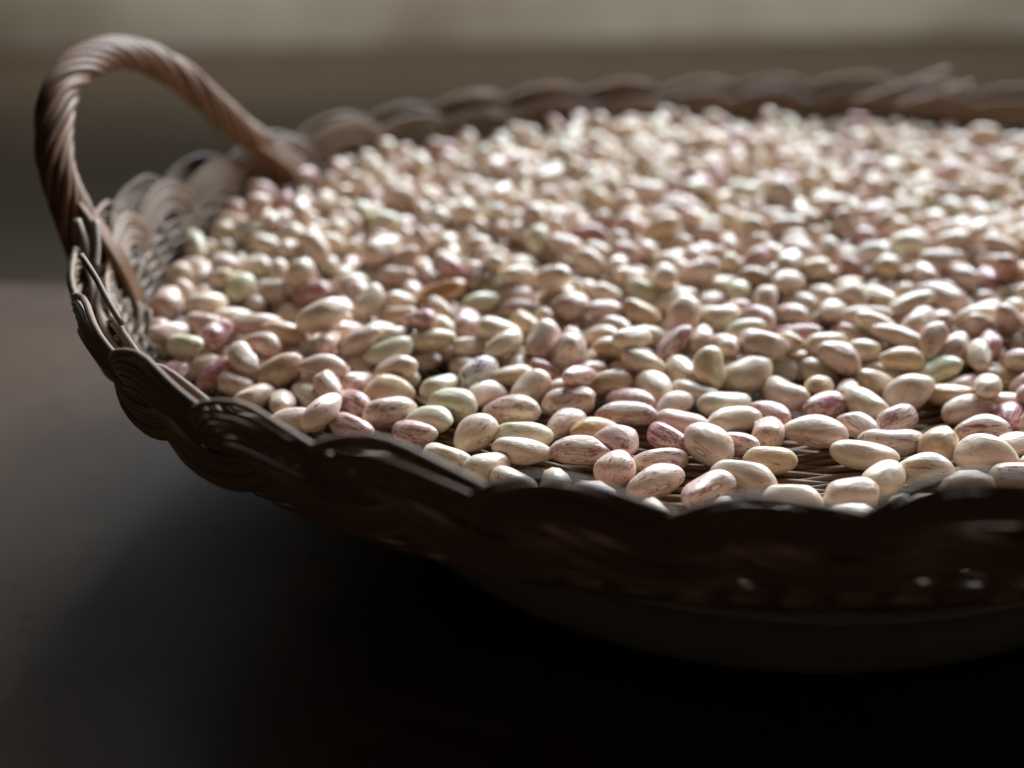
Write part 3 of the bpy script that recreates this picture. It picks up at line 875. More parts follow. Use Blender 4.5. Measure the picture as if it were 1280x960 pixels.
BEANS = [
1428,3150,320,10,6,-47,88,200,126,111,5,0,
603,3212,325,32,19,-4,93,171,134,118,4,3,
950,3322,311,6,2,-10,99,207,117,98,7,3,
801,3701,332,96,20,-15,13,200,129,116,1,0,
416,3014,312,22,8,-6,-97,186,107,99,11,4,
1077,3188,305,99,9,4,-3,214,100,85,2,0,
1329,3586,323,92,-35,-18,8,183,134,119,7,0,
-677,3933,451,98,-7,-20,0,200,117,107,5,0,
210,3215,304,4,0,-13,99,189,101,83,9,4,
677,3036,313,21,-1,-13,97,205,113,103,0,0,
-116,3302,314,31,16,1,-94,157,124,107,7,0,
562,2962,315,27,13,-32,-90,184,105,94,8,4,
964,2939,312,100,-7,-5,4,171,106,98,14,3,
-3,3474,310,19,-11,-4,97,206,106,95,7,11,
31,3214,305,98,-17,8,0,195,100,86,15,0,
-393,3468,308,92,-31,-4,24,192,106,95,1,4,
871,3811,390,97,-6,3,-21,182,123,112,6,3,
306,3094,315,87,-7,-1,48,148,120,106,15,4,
185,3536,311,98,-16,-4,7,193,114,93,14,4,
372,3459,300,5,-2,-14,99,210,91,75,1,4,
1128,3742,371,27,12,-52,80,166,107,99,11,3,
672,3683,367,71,20,27,-62,157,108,99,8,14,
-800,3700,336,89,-33,-30,-7,201,109,101,9,6,
1223,3085,307,13,-10,-23,96,182,104,97,15,4,
915,3591,312,92,6,-3,-40,185,108,98,3,0,
1489,3481,305,14,-8,24,-96,219,99,89,12,3,
-196,3503,316,13,-2,4,99,172,114,105,1,2,
1182,3276,305,99,11,-2,0,205,91,82,3,17,
1087,3034,313,91,5,-1,41,180,109,101,2,0,
112,3885,376,54,4,51,-67,174,112,100,14,3,
778,3152,304,92,-38,0,9,174,93,86,8,6,
193,3800,362,10,-52,-5,84,179,125,108,6,12,
711,3410,303,12,0,14,-98,198,91,83,1,0,
-604,3389,353,83,-22,-19,47,184,99,86,11,3,
-414,3600,312,2,-2,31,-95,177,116,103,5,6,
628,4042,411,69,-46,-46,32,159,129,120,1,3,
1316,3239,316,88,-21,-12,40,163,122,104,13,6,
-314,3337,301,97,0,-5,-24,163,91,84,10,5,
1637,4247,392,97,13,16,-9,211,128,107,5,4,
1486,3339,306,6,-5,-15,99,181,103,93,15,16,
-541,3865,383,97,8,-23,4,179,96,80,4,3,
325,3260,309,35,-5,-11,93,155,112,94,6,13,
1160,3499,316,89,4,14,-42,173,107,94,5,0,
-1290,4179,402,76,13,-1,64,165,119,107,13,4,
1025,3513,305,16,-1,6,-99,166,92,85,13,5,
1342,3754,364,2,4,-24,97,163,88,73,13,6,
59,3591,323,28,32,-11,-90,169,116,101,1,0,
-428,3803,369,89,42,-7,14,178,94,77,5,2,
1235,3407,308,87,-40,-14,25,165,98,91,3,5,
-115,3707,326,72,59,9,34,160,120,102,4,8,
344,3675,308,92,-35,-4,15,183,105,91,3,6,
-74,3127,301,97,-3,4,26,166,91,79,13,0,
34,3306,307,98,-21,2,-2,193,103,91,9,2,
763,4084,381,100,0,-4,7,177,114,101,3,0,
703,3534,305,98,-1,5,21,201,100,82,8,2,
1368,3894,388,15,11,10,98,195,88,76,11,3,
449,3159,299,95,-29,-3,11,194,93,77,12,4,
-540,4572,460,89,-21,-7,40,171,121,105,14,0,
1469,3826,403,46,15,37,-79,162,88,75,15,4,
-537,4163,409,71,50,1,49,155,102,91,10,0,
223,4148,401,94,-16,-3,29,173,109,95,6,4,
1455,3728,318,13,19,-5,-97,209,101,87,6,2,
-290,3882,380,10,2,-6,-99,190,91,79,11,6,
488,3298,302,88,-18,8,-44,174,91,82,6,5,
-638,3661,377,5,-8,31,-95,166,88,74,7,3,
478,3629,313,56,6,-4,82,164,116,100,5,0,
-271,4270,408,99,-2,-17,3,209,96,79,0,18,
802,3326,308,79,-2,4,61,165,102,89,8,4,
569,3865,370,27,32,-20,-89,175,88,80,12,5,
732,4388,452,7,-4,69,72,158,98,88,7,4,
-1053,3927,385,44,27,-36,-78,155,99,87,14,5,
450,3732,363,93,30,20,-3,167,88,81,11,0,
-264,3409,306,12,-5,-3,99,169,98,84,6,2,
-921,3743,373,84,25,1,-48,159,88,73,8,3,
-31,3837,380,90,-29,-22,25,166,88,81,10,10,
-792,4549,487,39,-83,35,19,169,94,85,1,0,
1496,4176,399,8,17,-23,-96,196,93,79,11,0,
482,4127,381,97,5,25,-1,166,93,80,9,6,
-1146,3834,380,96,7,-13,-25,167,88,81,0,2,
420,3804,422,95,-3,6,32,171,88,79,2,0,
-1139,4152,403,94,-9,9,32,170,105,98,10,0,
-399,3689,353,7,21,49,-84,166,88,80,0,4,
173,3398,300,33,-5,19,-92,169,91,76,15,4,
1622,4669,462,12,-99,-5,-1,162,99,92,4,1,
-820,3951,377,99,-14,7,-4,180,88,80,4,6,
-1022,3759,311,39,11,21,-89,171,88,75,9,5,
624,4821,475,93,-26,-25,-6,177,108,91,10,6,
-931,4017,384,100,-5,-1,8,194,94,80,2,4,
1790,3998,400,77,-31,42,36,164,91,78,1,4,
-512,3375,302,94,-11,2,-32,181,91,78,0,5,
-768,4306,385,9,-15,18,97,155,102,94,3,5,
161,4251,478,11,93,-31,17,155,106,90,13,0,
-877,3855,372,26,-6,-26,93,162,88,79,15,4,
522,4307,387,97,-4,23,-5,190,106,90,9,2,
311,4508,439,66,-68,32,7,150,97,89,0,0,
-812,4359,451,66,-58,-30,37,145,102,92,6,0,
548,3400,303,98,-9,2,-18,185,91,79,1,3,
-203,3173,304,95,-10,-1,-30,172,96,81,6,0,
-1221,3939,384,90,9,13,40,174,88,79,2,3,
1215,5227,507,31,-11,-53,79,161,110,101,10,3,
-49,3946,386,98,8,6,-17,175,98,88,13,0,
-859,3585,303,92,-8,-4,38,168,91,78,9,0,
1249,3679,309,99,3,15,3,163,99,84,2,6,
1108,3376,298,41,-2,-18,89,159,91,77,5,4,
-87,3598,303,29,-14,19,-93,162,91,81,6,0,
797,2925,306,14,-4,-15,98,179,104,89,0,0,
-1035,4280,423,44,8,29,-85,134,94,87,4,19,
589,3744,311,79,4,5,-61,172,107,98,13,0,
1297,4246,393,22,-90,32,22,140,107,86,6,0,
-452,4470,393,5,-2,-43,-90,176,88,73,14,4,
1614,3762,373,54,36,-33,-69,156,88,78,7,0,
1032,4142,366,33,-16,-12,92,172,88,78,7,4,
1467,3980,403,90,-2,-16,41,172,113,100,0,3,
1943,4420,446,63,66,39,-9,154,99,85,2,15,
-927,4318,397,90,41,-10,-13,122,101,89,12,3,
1992,4636,462,5,98,-3,-17,177,83,74,3,4,
1488,3596,301,98,-19,3,-5,203,91,79,2,6,
-935,3675,302,91,-31,10,-27,169,90,80,1,4,
1534,3848,337,91,-8,-40,3,202,119,102,6,13,
1056,4311,430,29,-12,10,-95,156,100,88,7,4,
1558,3537,365,78,-22,-1,59,161,91,78,5,0,
1670,4460,471,91,40,-7,4,140,89,73,8,4,
-120,4211,389,94,-21,-7,24,166,88,75,4,2,
527,3508,303,36,-6,35,-86,166,92,83,7,4,
223,3604,371,44,-9,-19,-87,172,88,77,11,5,
1062,3732,312,85,40,3,-35,156,93,79,2,4,
1161,4892,463,15,15,98,-3,166,103,92,5,4,
-171,4067,363,71,21,23,63,177,114,102,10,5,
1749,4405,418,33,-13,-7,93,162,89,78,4,3,
-1069,4848,563,43,11,55,-70,133,100,88,10,4,
1441,4567,447,2,-25,-60,76,170,92,80,6,22,
396,3553,305,27,-7,2,96,180,93,83,11,5,
213,4644,464,9,-14,-97,-15,157,93,82,13,3,
-604,3550,359,82,-14,22,-50,162,91,78,9,4,
-149,3896,344,42,-3,-46,-78,159,88,79,8,0,
-531,3534,300,25,-18,-38,87,170,91,75,8,5,
-693,3406,301,10,-5,26,-96,197,91,77,1,4,
-501,5200,493,0,0,79,-61,159,95,78,3,4,
-328,3957,424,37,-9,20,90,156,88,75,8,5,
-1105,4785,467,98,20,5,2,164,98,89,9,2,
21,4341,451,40,86,31,6,161,89,73,4,0,
-243,3655,305,90,-12,-3,42,156,102,84,8,9,
6,3685,330,10,-2,-3,-99,159,88,74,13,6,
944,4380,425,99,-11,9,8,150,98,84,4,21,
268,3348,299,2,-5,16,-99,174,91,78,5,7,
345,4122,391,23,-17,11,-95,170,88,79,0,4,
833,3453,305,38,-4,-2,93,168,91,83,15,5,
1601,3423,302,50,-7,22,-83,170,98,84,2,5,
584,4321,455,24,-71,61,-25,142,94,82,14,0,
745,3828,382,59,-4,13,79,165,88,79,9,3,
1697,4007,385,31,-14,-47,-81,158,88,75,2,0,
1416,4887,486,37,67,-11,-64,131,95,88,14,4,
1187,4462,429,28,27,90,19,157,88,81,9,0,
326,4803,456,8,-3,-35,93,164,87,80,11,20,
-147,4399,424,6,-72,62,31,131,89,75,13,4,
603,5339,468,69,-72,7,11,146,106,91,1,3,
1312,3986,394,2,22,10,97,176,90,82,0,0,
-552,4934,458,11,13,63,-76,143,98,86,5,2,
619,3613,303,97,5,4,-23,176,88,77,12,3,
1232,3835,355,86,-49,-4,14,162,88,79,6,0,
1811,4732,447,16,34,92,-12,140,105,85,8,0,
-1003,4479,430,12,-94,28,-17,139,103,89,13,0,
947,3807,305,12,-94,32,-1,138,98,80,13,1,
1481,4451,448,18,41,-88,-11,145,99,88,4,6,
1109,3869,371,99,-11,-5,9,164,88,80,13,0,
1404,4263,384,47,3,-9,88,165,88,73,8,0,
108,4701,467,65,-18,64,-38,130,97,86,8,2,
-518,3677,308,87,28,28,30,170,88,77,13,4,
497,4916,461,93,-26,1,-24,139,102,86,5,4,
904,4061,387,47,-10,-17,86,165,88,80,6,5,
1086,4426,469,24,-84,-46,13,167,92,79,14,0,
-1009,4654,464,5,-33,-94,-10,161,90,83,0,0,
-203,4922,507,44,-83,14,-32,140,99,88,11,0,
-670,3564,303,44,11,-1,89,169,97,89,10,0,
1280,4636,430,33,-46,82,11,155,107,88,1,4,
830,4851,443,28,13,47,83,150,93,85,15,4,
-380,4705,441,44,-55,57,42,157,94,79,11,4,
46,4198,353,11,6,-30,94,189,88,77,10,3,
694,3257,306,38,5,33,86,166,91,78,7,4,
1089,5386,460,10,14,68,71,149,107,97,8,2,
1558,4853,471,33,-23,88,26,156,94,85,7,3,
1209,4173,368,34,-11,3,-93,156,101,86,15,0,
-763,3545,303,61,-2,8,79,172,91,79,2,3,
-330,3882,299,98,-17,-4,-5,157,82,74,5,4,
-1289,4649,466,39,-42,-74,35,179,100,82,11,2,
-317,4959,464,62,-66,37,-20,146,110,98,7,1,
617,4233,389,98,10,-13,10,178,88,75,4,0,
-423,4116,374,89,35,-19,-22,172,88,74,12,6,
366,4271,395,91,-4,27,32,155,88,78,3,0,
-431,4550,432,41,-81,-26,-32,139,92,85,11,3,
1094,4248,374,34,-9,-5,93,156,88,78,11,3,
1029,4899,453,55,-76,29,-19,130,97,89,2,6,
-644,3850,388,67,16,-30,-66,170,88,74,5,4,
1340,4464,403,40,-67,50,37,161,92,84,12,5,
244,5845,514,53,-83,14,-9,152,112,96,11,2,
837,3958,386,93,-33,-10,11,162,88,75,4,2,
-896,4878,539,55,29,27,74,164,92,81,14,4,
673,3934,367,82,-12,-13,55,159,88,75,11,4,
93,4879,513,31,-79,52,-8,138,97,82,2,0,
951,4173,411,54,-35,58,-51,154,105,86,7,4,
2049,5486,523,32,-28,87,-24,135,106,94,1,4,
1314,4095,384,100,1,-1,2,196,88,72,0,4,
-888,4584,461,62,-22,-6,-75,162,101,86,8,0,
964,4513,428,49,12,74,-45,158,93,84,0,5,
-1094,3819,302,26,-3,38,-89,143,92,83,2,0,
1037,3620,321,86,-32,2,41,157,88,78,13,6,
-1124,4033,378,97,-5,-2,-25,170,93,85,6,4,
728,5559,463,27,-1,-75,61,170,91,73,14,0,
2254,5377,456,59,32,65,-36,152,97,87,13,0,
-634,4366,391,96,-20,-13,15,161,118,97,9,0,
-239,4394,446,48,65,-59,0,163,99,80,5,5,
486,5122,491,20,-24,20,93,139,99,89,15,0,
1603,4370,439,71,-18,24,-63,130,92,77,14,4,
15,4301,384,93,1,7,37,158,88,77,3,3,
-417,4225,384,87,-4,28,40,170,95,81,5,0,
1888,4460,386,71,5,16,-68,156,84,75,10,5,
1715,4089,386,3,-11,6,99,157,88,80,11,0,
-1304,4418,395,13,-68,-43,-58,154,103,89,14,0,
1393,5413,482,68,-52,40,32,161,95,79,6,0,
1705,5466,449,49,-13,53,-68,142,108,95,12,4,
-1115,5201,511,31,38,-85,21,176,107,95,0,4,
361,3849,363,13,3,7,99,162,88,73,6,6,
2463,6181,536,99,-10,11,-5,166,97,84,10,0,
680,4779,417,6,95,-23,22,159,99,80,11,0,
1040,4025,336,94,24,-17,-16,191,88,75,9,5,
324,3948,363,26,-18,-3,95,154,88,76,10,3,
817,4396,386,96,-5,-4,26,177,88,76,15,0,
461,4595,450,70,-50,27,-43,144,93,75,14,5,
171,5567,481,37,87,26,20,156,97,78,8,1,
1775,5178,449,9,-99,11,0,146,85,69,14,0,
-1114,4335,431,33,50,78,-16,119,99,82,15,0,
49,4039,380,85,-10,7,-52,170,88,73,9,6,
1742,3708,374,72,-41,15,-54,164,88,73,3,5,
1475,4794,435,13,-47,-61,63,142,101,87,5,5,
457,4396,418,28,-5,-42,-86,151,90,81,13,0,
869,4309,386,52,-51,-7,68,146,99,85,0,2,
1555,5521,449,71,-63,27,16,139,97,79,7,0,
-830,5162,483,52,-61,-41,43,179,99,87,7,0,
1958,5194,444,1,-15,-78,60,136,93,84,7,2,
1188,4307,369,53,-18,-27,79,161,99,88,15,0,
-85,4992,479,10,95,-16,24,143,94,85,4,1,
-693,5305,495,38,68,-41,47,162,91,74,4,0,
1674,3721,303,98,-15,1,-11,172,88,79,0,6,
-838,4254,314,64,75,14,2,156,97,86,9,0,
999,4703,441,60,-74,-26,-15,147,85,68,12,0,
-1123,4418,459,95,-20,-8,-24,127,90,73,6,4,
830,5354,482,7,-31,91,-28,145,96,89,14,0,
-143,4642,460,10,-10,88,-46,130,88,81,2,4,
-37,4385,390,22,4,12,-97,211,106,87,5,2,
-731,4798,465,53,-67,-40,33,132,103,93,3,0,
-331,4482,399,77,18,-11,-60,154,82,69,0,4,
1937,4761,498,43,21,-30,-83,180,85,70,4,0,
-251,4163,360,91,-10,39,-11,168,88,72,12,0,
39,5553,463,53,26,27,-76,180,99,90,5,0,
1397,5027,492,48,-55,14,-67,158,93,81,14,4,
1555,3245,303,20,-7,12,-97,183,95,80,4,0,
163,5271,466,91,-39,-15,4,148,84,77,3,3,
1867,5260,474,35,72,-59,-9,147,93,85,1,2,
2151,5371,452,23,-16,-73,62,123,92,75,0,0,
1685,3880,364,84,-12,-20,49,157,89,74,15,5,
1479,3034,311,14,-8,-25,95,174,108,100,0,4,
-75,4433,466,56,3,29,77,178,82,75,2,0,
909,5309,437,49,-30,-61,-54,145,87,79,9,6,
2014,5836,450,50,42,13,75,159,107,91,4,6,
-162,5777,526,89,5,-30,-33,148,98,80,14,1,
2429,5744,516,5,98,14,11,158,90,81,8,4,
-859,5428,485,9,-43,84,-33,113,108,92,12,4,
768,4268,363,33,-13,20,-91,169,88,77,10,4,
367,4031,359,27,-11,-19,94,170,88,77,3,4,
-912,4416,429,64,-25,-63,36,129,96,78,1,0,
-236,5651,483,11,46,-64,61,138,106,98,5,0,
120,3743,312,83,48,6,-28,153,88,80,11,5,
1245,3956,339,13,35,11,92,174,97,88,15,4,
474,6275,530,74,27,46,-40,177,100,92,13,4,
-408,3920,372,94,-17,5,29,167,88,81,6,0,
-1224,4844,442,17,18,78,-57,142,97,88,6,0,
-288,4742,433,20,0,95,23,133,98,88,6,0,
1306,5010,448,18,3,-95,-25,140,99,89,4,3,
951,5053,449,25,31,-86,-32,129,96,84,5,0,
-765,4662,466,4,-6,-94,34,163,97,79,1,0,
406,5227,463,10,-80,-43,40,168,100,88,8,6,
966,3883,362,28,-34,-30,84,162,88,77,7,6,
-540,3800,302,30,-90,31,-10,147,85,77,1,0,
-666,4997,488,41,-21,-2,89,158,98,87,8,2,
-46,5189,523,51,21,-37,-74,167,90,81,15,0,
-74,5663,507,49,-25,35,-75,156,87,80,14,4,
8,3022,302,91,-24,9,-33,182,91,81,1,4,
-78,4559,442,4,-7,-87,-49,139,102,94,5,0,
189,4796,482,24,77,50,-31,137,102,90,5,0,
704,5084,468,16,0,-69,70,171,99,89,1,5,
596,6248,533,8,-98,17,-8,135,100,83,10,0,
-353,5549,471,45,21,78,-37,137,90,80,11,0,
174,4227,389,89,40,-3,24,158,94,83,9,4,
-979,4256,351,61,-45,-9,-65,162,88,76,15,4,
35,4870,435,53,-59,-9,60,175,98,90,0,0,
557,4659,434,5,-76,-60,23,159,97,80,7,3,
1978,5320,469,29,14,-91,25,163,94,86,2,5,
1179,4569,453,31,-92,-3,22,140,94,77,4,3,
838,5785,495,67,66,-33,-1,160,106,98,2,0,
1450,5591,506,27,24,57,74,136,105,87,6,6,
-699,4885,483,17,-25,-91,30,135,92,83,13,3,
-1243,4277,378,35,47,-17,80,165,88,74,9,0,
-1035,4116,370,28,-12,-7,-95,178,88,73,11,0,
624,4559,411,13,-15,-36,91,138,97,87,8,0,
-582,4259,395,54,9,-38,75,142,91,78,8,3,
-342,5898,532,33,94,-3,-3,155,92,82,11,5,
-763,4594,400,38,1,4,93,165,101,92,1,2,
355,4640,443,28,91,-28,-14,140,80,67,2,0,
1356,5961,454,86,-28,-18,-39,129,95,78,1,0,
1837,5018,442,67,6,-18,72,129,99,82,6,4,
1036,6150,506,24,-67,-70,-1,145,101,87,4,0,
489,3939,364,6,4,-30,95,175,88,77,4,0,
-692,4722,414,95,7,-27,-10,145,91,82,15,0,
-196,4863,435,92,-4,12,-38,133,101,86,15,0,
387,5031,446,28,9,53,80,110,89,78,7,4,
-954,5415,534,35,26,-71,-55,141,79,71,9,5,
873,4510,439,44,-41,31,-74,138,82,68,14,0,
648,5826,492,45,9,-76,47,111,100,85,5,0,
1344,6220,459,76,-25,-58,14,155,106,92,10,3,
-52,4923,431,67,-14,14,71,157,94,85,7,4,
2249,5927,500,83,-11,-8,54,142,101,86,1,0,
980,5584,459,4,-57,4,-82,137,106,88,3,5,
82,6053,501,28,13,84,44,153,102,86,10,4,
-1264,4518,397,26,7,-16,95,195,117,108,2,3,
-657,5553,526,68,-40,-49,38,143,91,77,2,0,
-1188,4921,468,41,90,-1,-10,180,95,78,3,4,
-145,5200,475,27,44,-39,-76,140,112,98,1,3,
1844,4295,353,15,16,-17,96,144,88,79,10,4,
-1172,3724,313,13,-82,-53,-17,151,96,78,12,5,
415,4479,440,5,52,-85,3,129,93,77,2,0,
1947,6099,462,15,-34,-84,39,150,100,82,15,0,
-440,5687,518,9,-50,-80,-32,125,84,77,2,0,
-1001,4814,513,64,15,-23,-71,145,79,69,5,4,
-815,5526,534,52,-39,23,-73,144,91,84,5,3,
-318,5765,505,71,18,-15,67,138,98,80,3,3,
-608,3984,373,95,14,12,25,170,88,74,7,4,
1287,3773,299,16,-97,19,-1,155,85,72,7,0,
1248,4513,380,55,-6,2,83,147,108,95,1,0,
1659,6130,451,6,-75,-44,-49,155,103,90,12,4,
22,3800,306,55,-3,16,-82,149,106,86,15,4,
728,4564,435,31,-73,51,-34,141,97,88,15,5,
-188,5411,481,3,-54,83,-15,146,104,86,5,0,
1535,4329,375,93,-33,7,13,161,97,83,12,0,
1060,4577,451,13,-43,-87,-21,140,90,72,7,0,
-1200,4388,399,40,-39,-83,7,149,97,84,13,0,
445,5915,481,70,23,67,10,135,99,91,14,0,
243,6403,504,40,-2,-89,-20,161,104,91,12,5,
-161,3813,302,18,1,-12,98,128,80,72,14,0,
1943,4557,416,47,4,16,87,154,104,86,5,3,
192,4925,489,4,18,-98,-11,136,87,78,14,4,
899,4725,430,34,-57,-67,33,148,88,80,4,4,
-717,3956,318,43,17,83,32,120,98,86,1,1,
1843,5720,475,70,-3,-2,71,157,94,87,8,0,
1532,3678,297,99,4,-8,12,158,88,73,10,4,
-1192,4678,420,4,45,-25,-86,122,96,88,2,0,
1634,5568,443,44,63,-40,50,153,97,81,3,5,
1481,5083,478,25,89,-26,-28,171,104,89,0,0,
1893,4891,454,19,94,-28,3,144,85,73,7,0,
1589,4468,387,92,-38,2,-10,149,104,94,15,3,
316,5765,460,31,-32,-83,35,115,103,84,8,0,
779,4951,488,2,77,63,-10,158,84,69,1,3,
1821,5510,457,43,-6,-90,5,134,94,86,15,2,
1561,5004,482,19,38,-90,-9,140,82,75,3,5,
-399,5146,436,81,-20,50,-25,133,93,79,14,4,
-366,5264,453,84,-36,39,13,165,91,75,5,0,
491,5484,460,20,80,-42,-38,146,86,72,0,0,
618,6072,479,11,-2,44,89,143,111,98,4,0,
711,5716,478,73,-61,-15,27,151,102,90,10,0,
1888,6496,522,21,-1,-93,32,157,86,73,7,5,
-1192,5013,497,1,-48,-88,7,117,107,88,5,4,
643,5000,472,15,97,15,10,133,97,82,12,3,
-620,5847,550,72,11,-10,-68,124,96,84,4,0,
445,6062,517,39,-41,-73,39,146,97,85,8,0,
667,4444,397,2,-58,57,58,165,99,92,6,0,
-153,4924,428,20,-42,-4,88,148,102,91,3,0,
430,4721,445,58,-9,47,66,156,100,81,6,0,
348,5337,486,70,38,-37,-48,171,90,80,12,0,
1763,5896,458,2,98,19,-9,155,99,86,9,5,
2302,6109,495,12,32,74,-58,134,98,88,8,3,
1669,4922,447,13,-23,35,-90,134,83,68,8,0,
-886,4695,490,10,89,-36,-28,118,87,78,2,0,
1157,5650,461,39,73,-46,33,138,103,96,7,3,
1154,5072,444,4,-98,-16,7,135,88,73,14,3,
2048,5991,467,24,-37,-85,28,160,107,90,5,1,
1221,5988,519,25,-73,-45,45,132,96,89,0,4,
-277,4012,372,36,-9,-24,89,176,99,85,13,10,
898,5660,456,22,-83,37,36,160,94,84,2,0,
1091,6573,494,26,-86,-28,-33,154,101,85,12,0,
986,6382,497,7,-4,80,-60,138,95,86,10,0,
2295,5619,484,33,-18,-52,-76,150,95,76,12,3,
1575,4074,376,89,-7,2,45,151,88,76,1,5,
-658,4470,406,82,15,18,53,154,85,71,11,0,
-384,4367,364,20,-69,-67,18,151,102,82,0,4,
-256,5303,457,46,70,-17,-52,155,91,75,13,0,
1228,5897,459,36,-53,-64,42,142,99,83,6,6,
127,4102,372,57,-27,-14,-76,175,88,75,15,0,
1814,3879,343,72,-8,49,-49,160,88,76,9,4,
-260,4515,437,7,-29,-92,-25,138,85,78,12,0,
1281,4819,448,70,50,45,25,141,88,75,10,0,
1937,6293,468,71,-3,44,55,157,100,80,13,4,
2223,5478,476,20,91,-32,-15,136,101,83,2,0,
1457,6282,464,29,-84,40,-23,150,100,88,6,0,
-1262,3956,306,32,36,83,29,112,84,76,13,2,
1155,4663,442,1,-99,-15,-7,163,106,97,4,5,
-1008,5134,488,56,-27,76,-19,132,85,70,10,5,
395,5500,467,55,-72,29,-32,145,92,83,13,0,
812,4598,428,8,91,-23,34,145,77,69,5,4,
1369,5161,462,82,-13,-33,-45,134,97,90,5,0,
1106,5736,450,59,-4,-66,-46,150,92,79,4,0,
2070,5092,438,61,-56,-54,15,142,95,82,11,0,
1954,4352,365,13,-4,4,-99,157,88,78,1,0,
49,5695,513,3,70,-59,40,116,101,85,6,4,
-572,5359,493,35,-31,-42,78,163,95,78,4,4,
1738,6018,470,30,-23,-55,75,133,87,70,1,4,
2124,6023,480,47,-73,28,-40,146,86,74,4,0,
1131,3624,303,84,6,7,54,155,88,77,9,0,
355,6435,526,38,39,-34,-76,158,106,96,4,4,
1304,4360,387,97,-13,-8,19,163,98,90,4,6,
1636,3550,300,99,-13,-2,5,180,91,75,11,3,
1315,2990,311,2,5,-5,-100,174,113,95,15,0,
290,4318,393,38,-45,69,-42,122,86,78,11,0,
1428,4501,384,16,-54,54,-63,125,93,84,7,0,
-758,5106,460,80,-21,-47,-31,115,95,87,5,4,
1387,6435,475,6,-99,11,-3,157,84,73,14,0,
260,3756,308,24,8,-18,-95,161,88,81,1,4,
-233,3952,300,1,-25,-97,6,136,80,70,15,4,
-438,4850,414,48,21,-85,-3,149,99,90,1,4,
2100,4984,428,2,11,97,23,161,92,83,15,3,
2045,6259,466,60,35,41,-59,137,101,85,12,4,
967,5746,468,61,-78,7,-10,156,97,88,11,4,
986,5390,416,61,23,0,-76,141,94,86,10,0,
925,6279,463,9,23,-90,-37,127,91,76,2,0,
1415,6624,516,15,-74,53,-39,143,90,77,6,4,
2092,5240,427,73,-5,-23,64,133,94,76,6,4,
1808,4648,392,81,-55,0,-19,153,103,84,12,4,
1188,6276,464,44,-6,-82,-36,150,96,89,5,5,
1984,5661,428,24,86,37,26,148,95,78,9,1,
-581,4512,356,89,5,-31,34,155,97,85,1,1,
28,5089,482,39,-13,60,69,138,85,76,9,4,
91,6139,539,2,9,-24,-97,110,98,85,4,0,
-251,6004,525,35,6,55,76,148,85,75,0,4,
20,4988,454,10,-89,38,-22,172,103,87,6,0,
769,5899,487,9,-90,-42,-11,151,105,87,9,3,
2578,6167,485,14,42,83,-34,170,85,76,13,1,
-70,6014,485,49,-85,21,5,175,101,92,5,6,
1775,6586,441,64,-56,-51,-10,162,89,81,12,2,
-762,5359,458,49,-66,-33,47,151,91,84,5,6,
-1,6226,522,8,-90,9,-41,131,92,82,3,0,
1441,4387,378,93,-11,-2,35,155,88,80,0,3,
287,3881,301,80,-15,-17,55,151,90,79,5,0,
382,6067,460,25,-16,-88,-36,156,91,77,8,0,
-657,4615,380,52,40,-52,-54,167,102,87,11,4,
2133,4795,448,10,31,29,-90,157,96,83,14,1,
-540,5682,459,66,-46,-34,-49,138,96,83,6,4,
282,4907,444,70,-56,-43,4,148,90,76,7,0,
374,4428,367,23,-86,38,-24,137,99,87,15,0,
185,4582,388,31,-33,26,85,153,91,79,12,6,
186,4721,418,18,94,1,28,163,93,76,1,0,
53,5383,441,38,69,32,53,161,91,77,3,0,
1267,5113,453,3,-66,75,4,131,85,73,8,1,
299,4153,313,27,-21,-77,54,143,92,80,8,3,
1731,3619,323,25,75,-53,30,135,104,94,14,3,
524,6009,445,8,-96,24,-12,159,86,78,12,3,
797,5156,455,1,41,82,39,157,95,77,4,4,
2357,6466,452,32,37,59,-64,147,104,85,12,4,
-898,4346,309,2,-16,-99,-3,153,103,87,7,0,
-28,4836,384,84,-16,15,50,144,92,77,4,0,
775,6189,465,7,-44,60,67,148,100,87,12,0,
1118,5854,460,40,-4,83,-37,141,95,77,2,0,
1681,5812,448,73,58,-34,13,136,100,89,1,0,
-555,5911,509,89,-17,-23,35,132,86,70,8,3,
1512,6449,476,37,49,-76,23,167,100,89,4,2,
1026,3875,297,11,-9,-40,90,147,78,71,10,6,
1822,6485,464,19,-63,-64,41,158,101,94,13,3,
520,5022,462,94,-19,-3,28,153,90,77,10,0,
2085,6537,475,45,26,74,42,148,95,85,15,4,
1893,4167,384,34,-27,15,-89,175,88,76,0,0,
-940,4798,468,51,57,52,38,145,107,98,5,4,
1941,4675,406,20,98,6,-9,147,88,76,0,0,
-621,5264,457,26,-72,-59,-25,133,92,77,7,4,
1887,5414,449,90,-43,11,-2,169,89,73,2,3,
843,4190,370,35,-11,12,92,154,88,77,7,4,
-479,5008,424,11,37,-92,-10,140,102,92,0,3,
1641,6484,449,77,-58,-19,-17,134,85,75,8,4,
-305,5093,473,10,-13,-3,99,141,87,71,14,4,
7,4498,395,66,-59,-39,-27,163,99,84,5,3,
1791,4903,421,61,20,63,43,132,85,77,1,4,
795,5661,464,52,57,52,36,137,100,84,13,5,
1853,6353,477,78,25,8,56,137,86,72,3,0,
2266,5263,399,59,-8,-80,-9,146,88,74,3,4,
111,5641,460,20,-49,84,12,158,91,81,13,3,
394,5698,450,31,-81,-22,44,133,108,87,0,0,
2419,5514,514,15,97,5,19,172,91,79,10,0,
322,6298,500,49,67,37,42,144,98,84,6,2,
1354,4887,410,68,-17,-59,41,163,77,71,2,6,
1856,6250,439,2,59,-63,50,161,94,81,8,6,
850,6584,530,24,29,77,52,110,96,84,14,3,
390,3784,301,22,-26,-64,69,138,86,79,0,3,
1107,4175,316,94,30,-15,12,141,88,78,6,0,
1589,5870,462,76,55,-30,17,156,95,79,7,0,
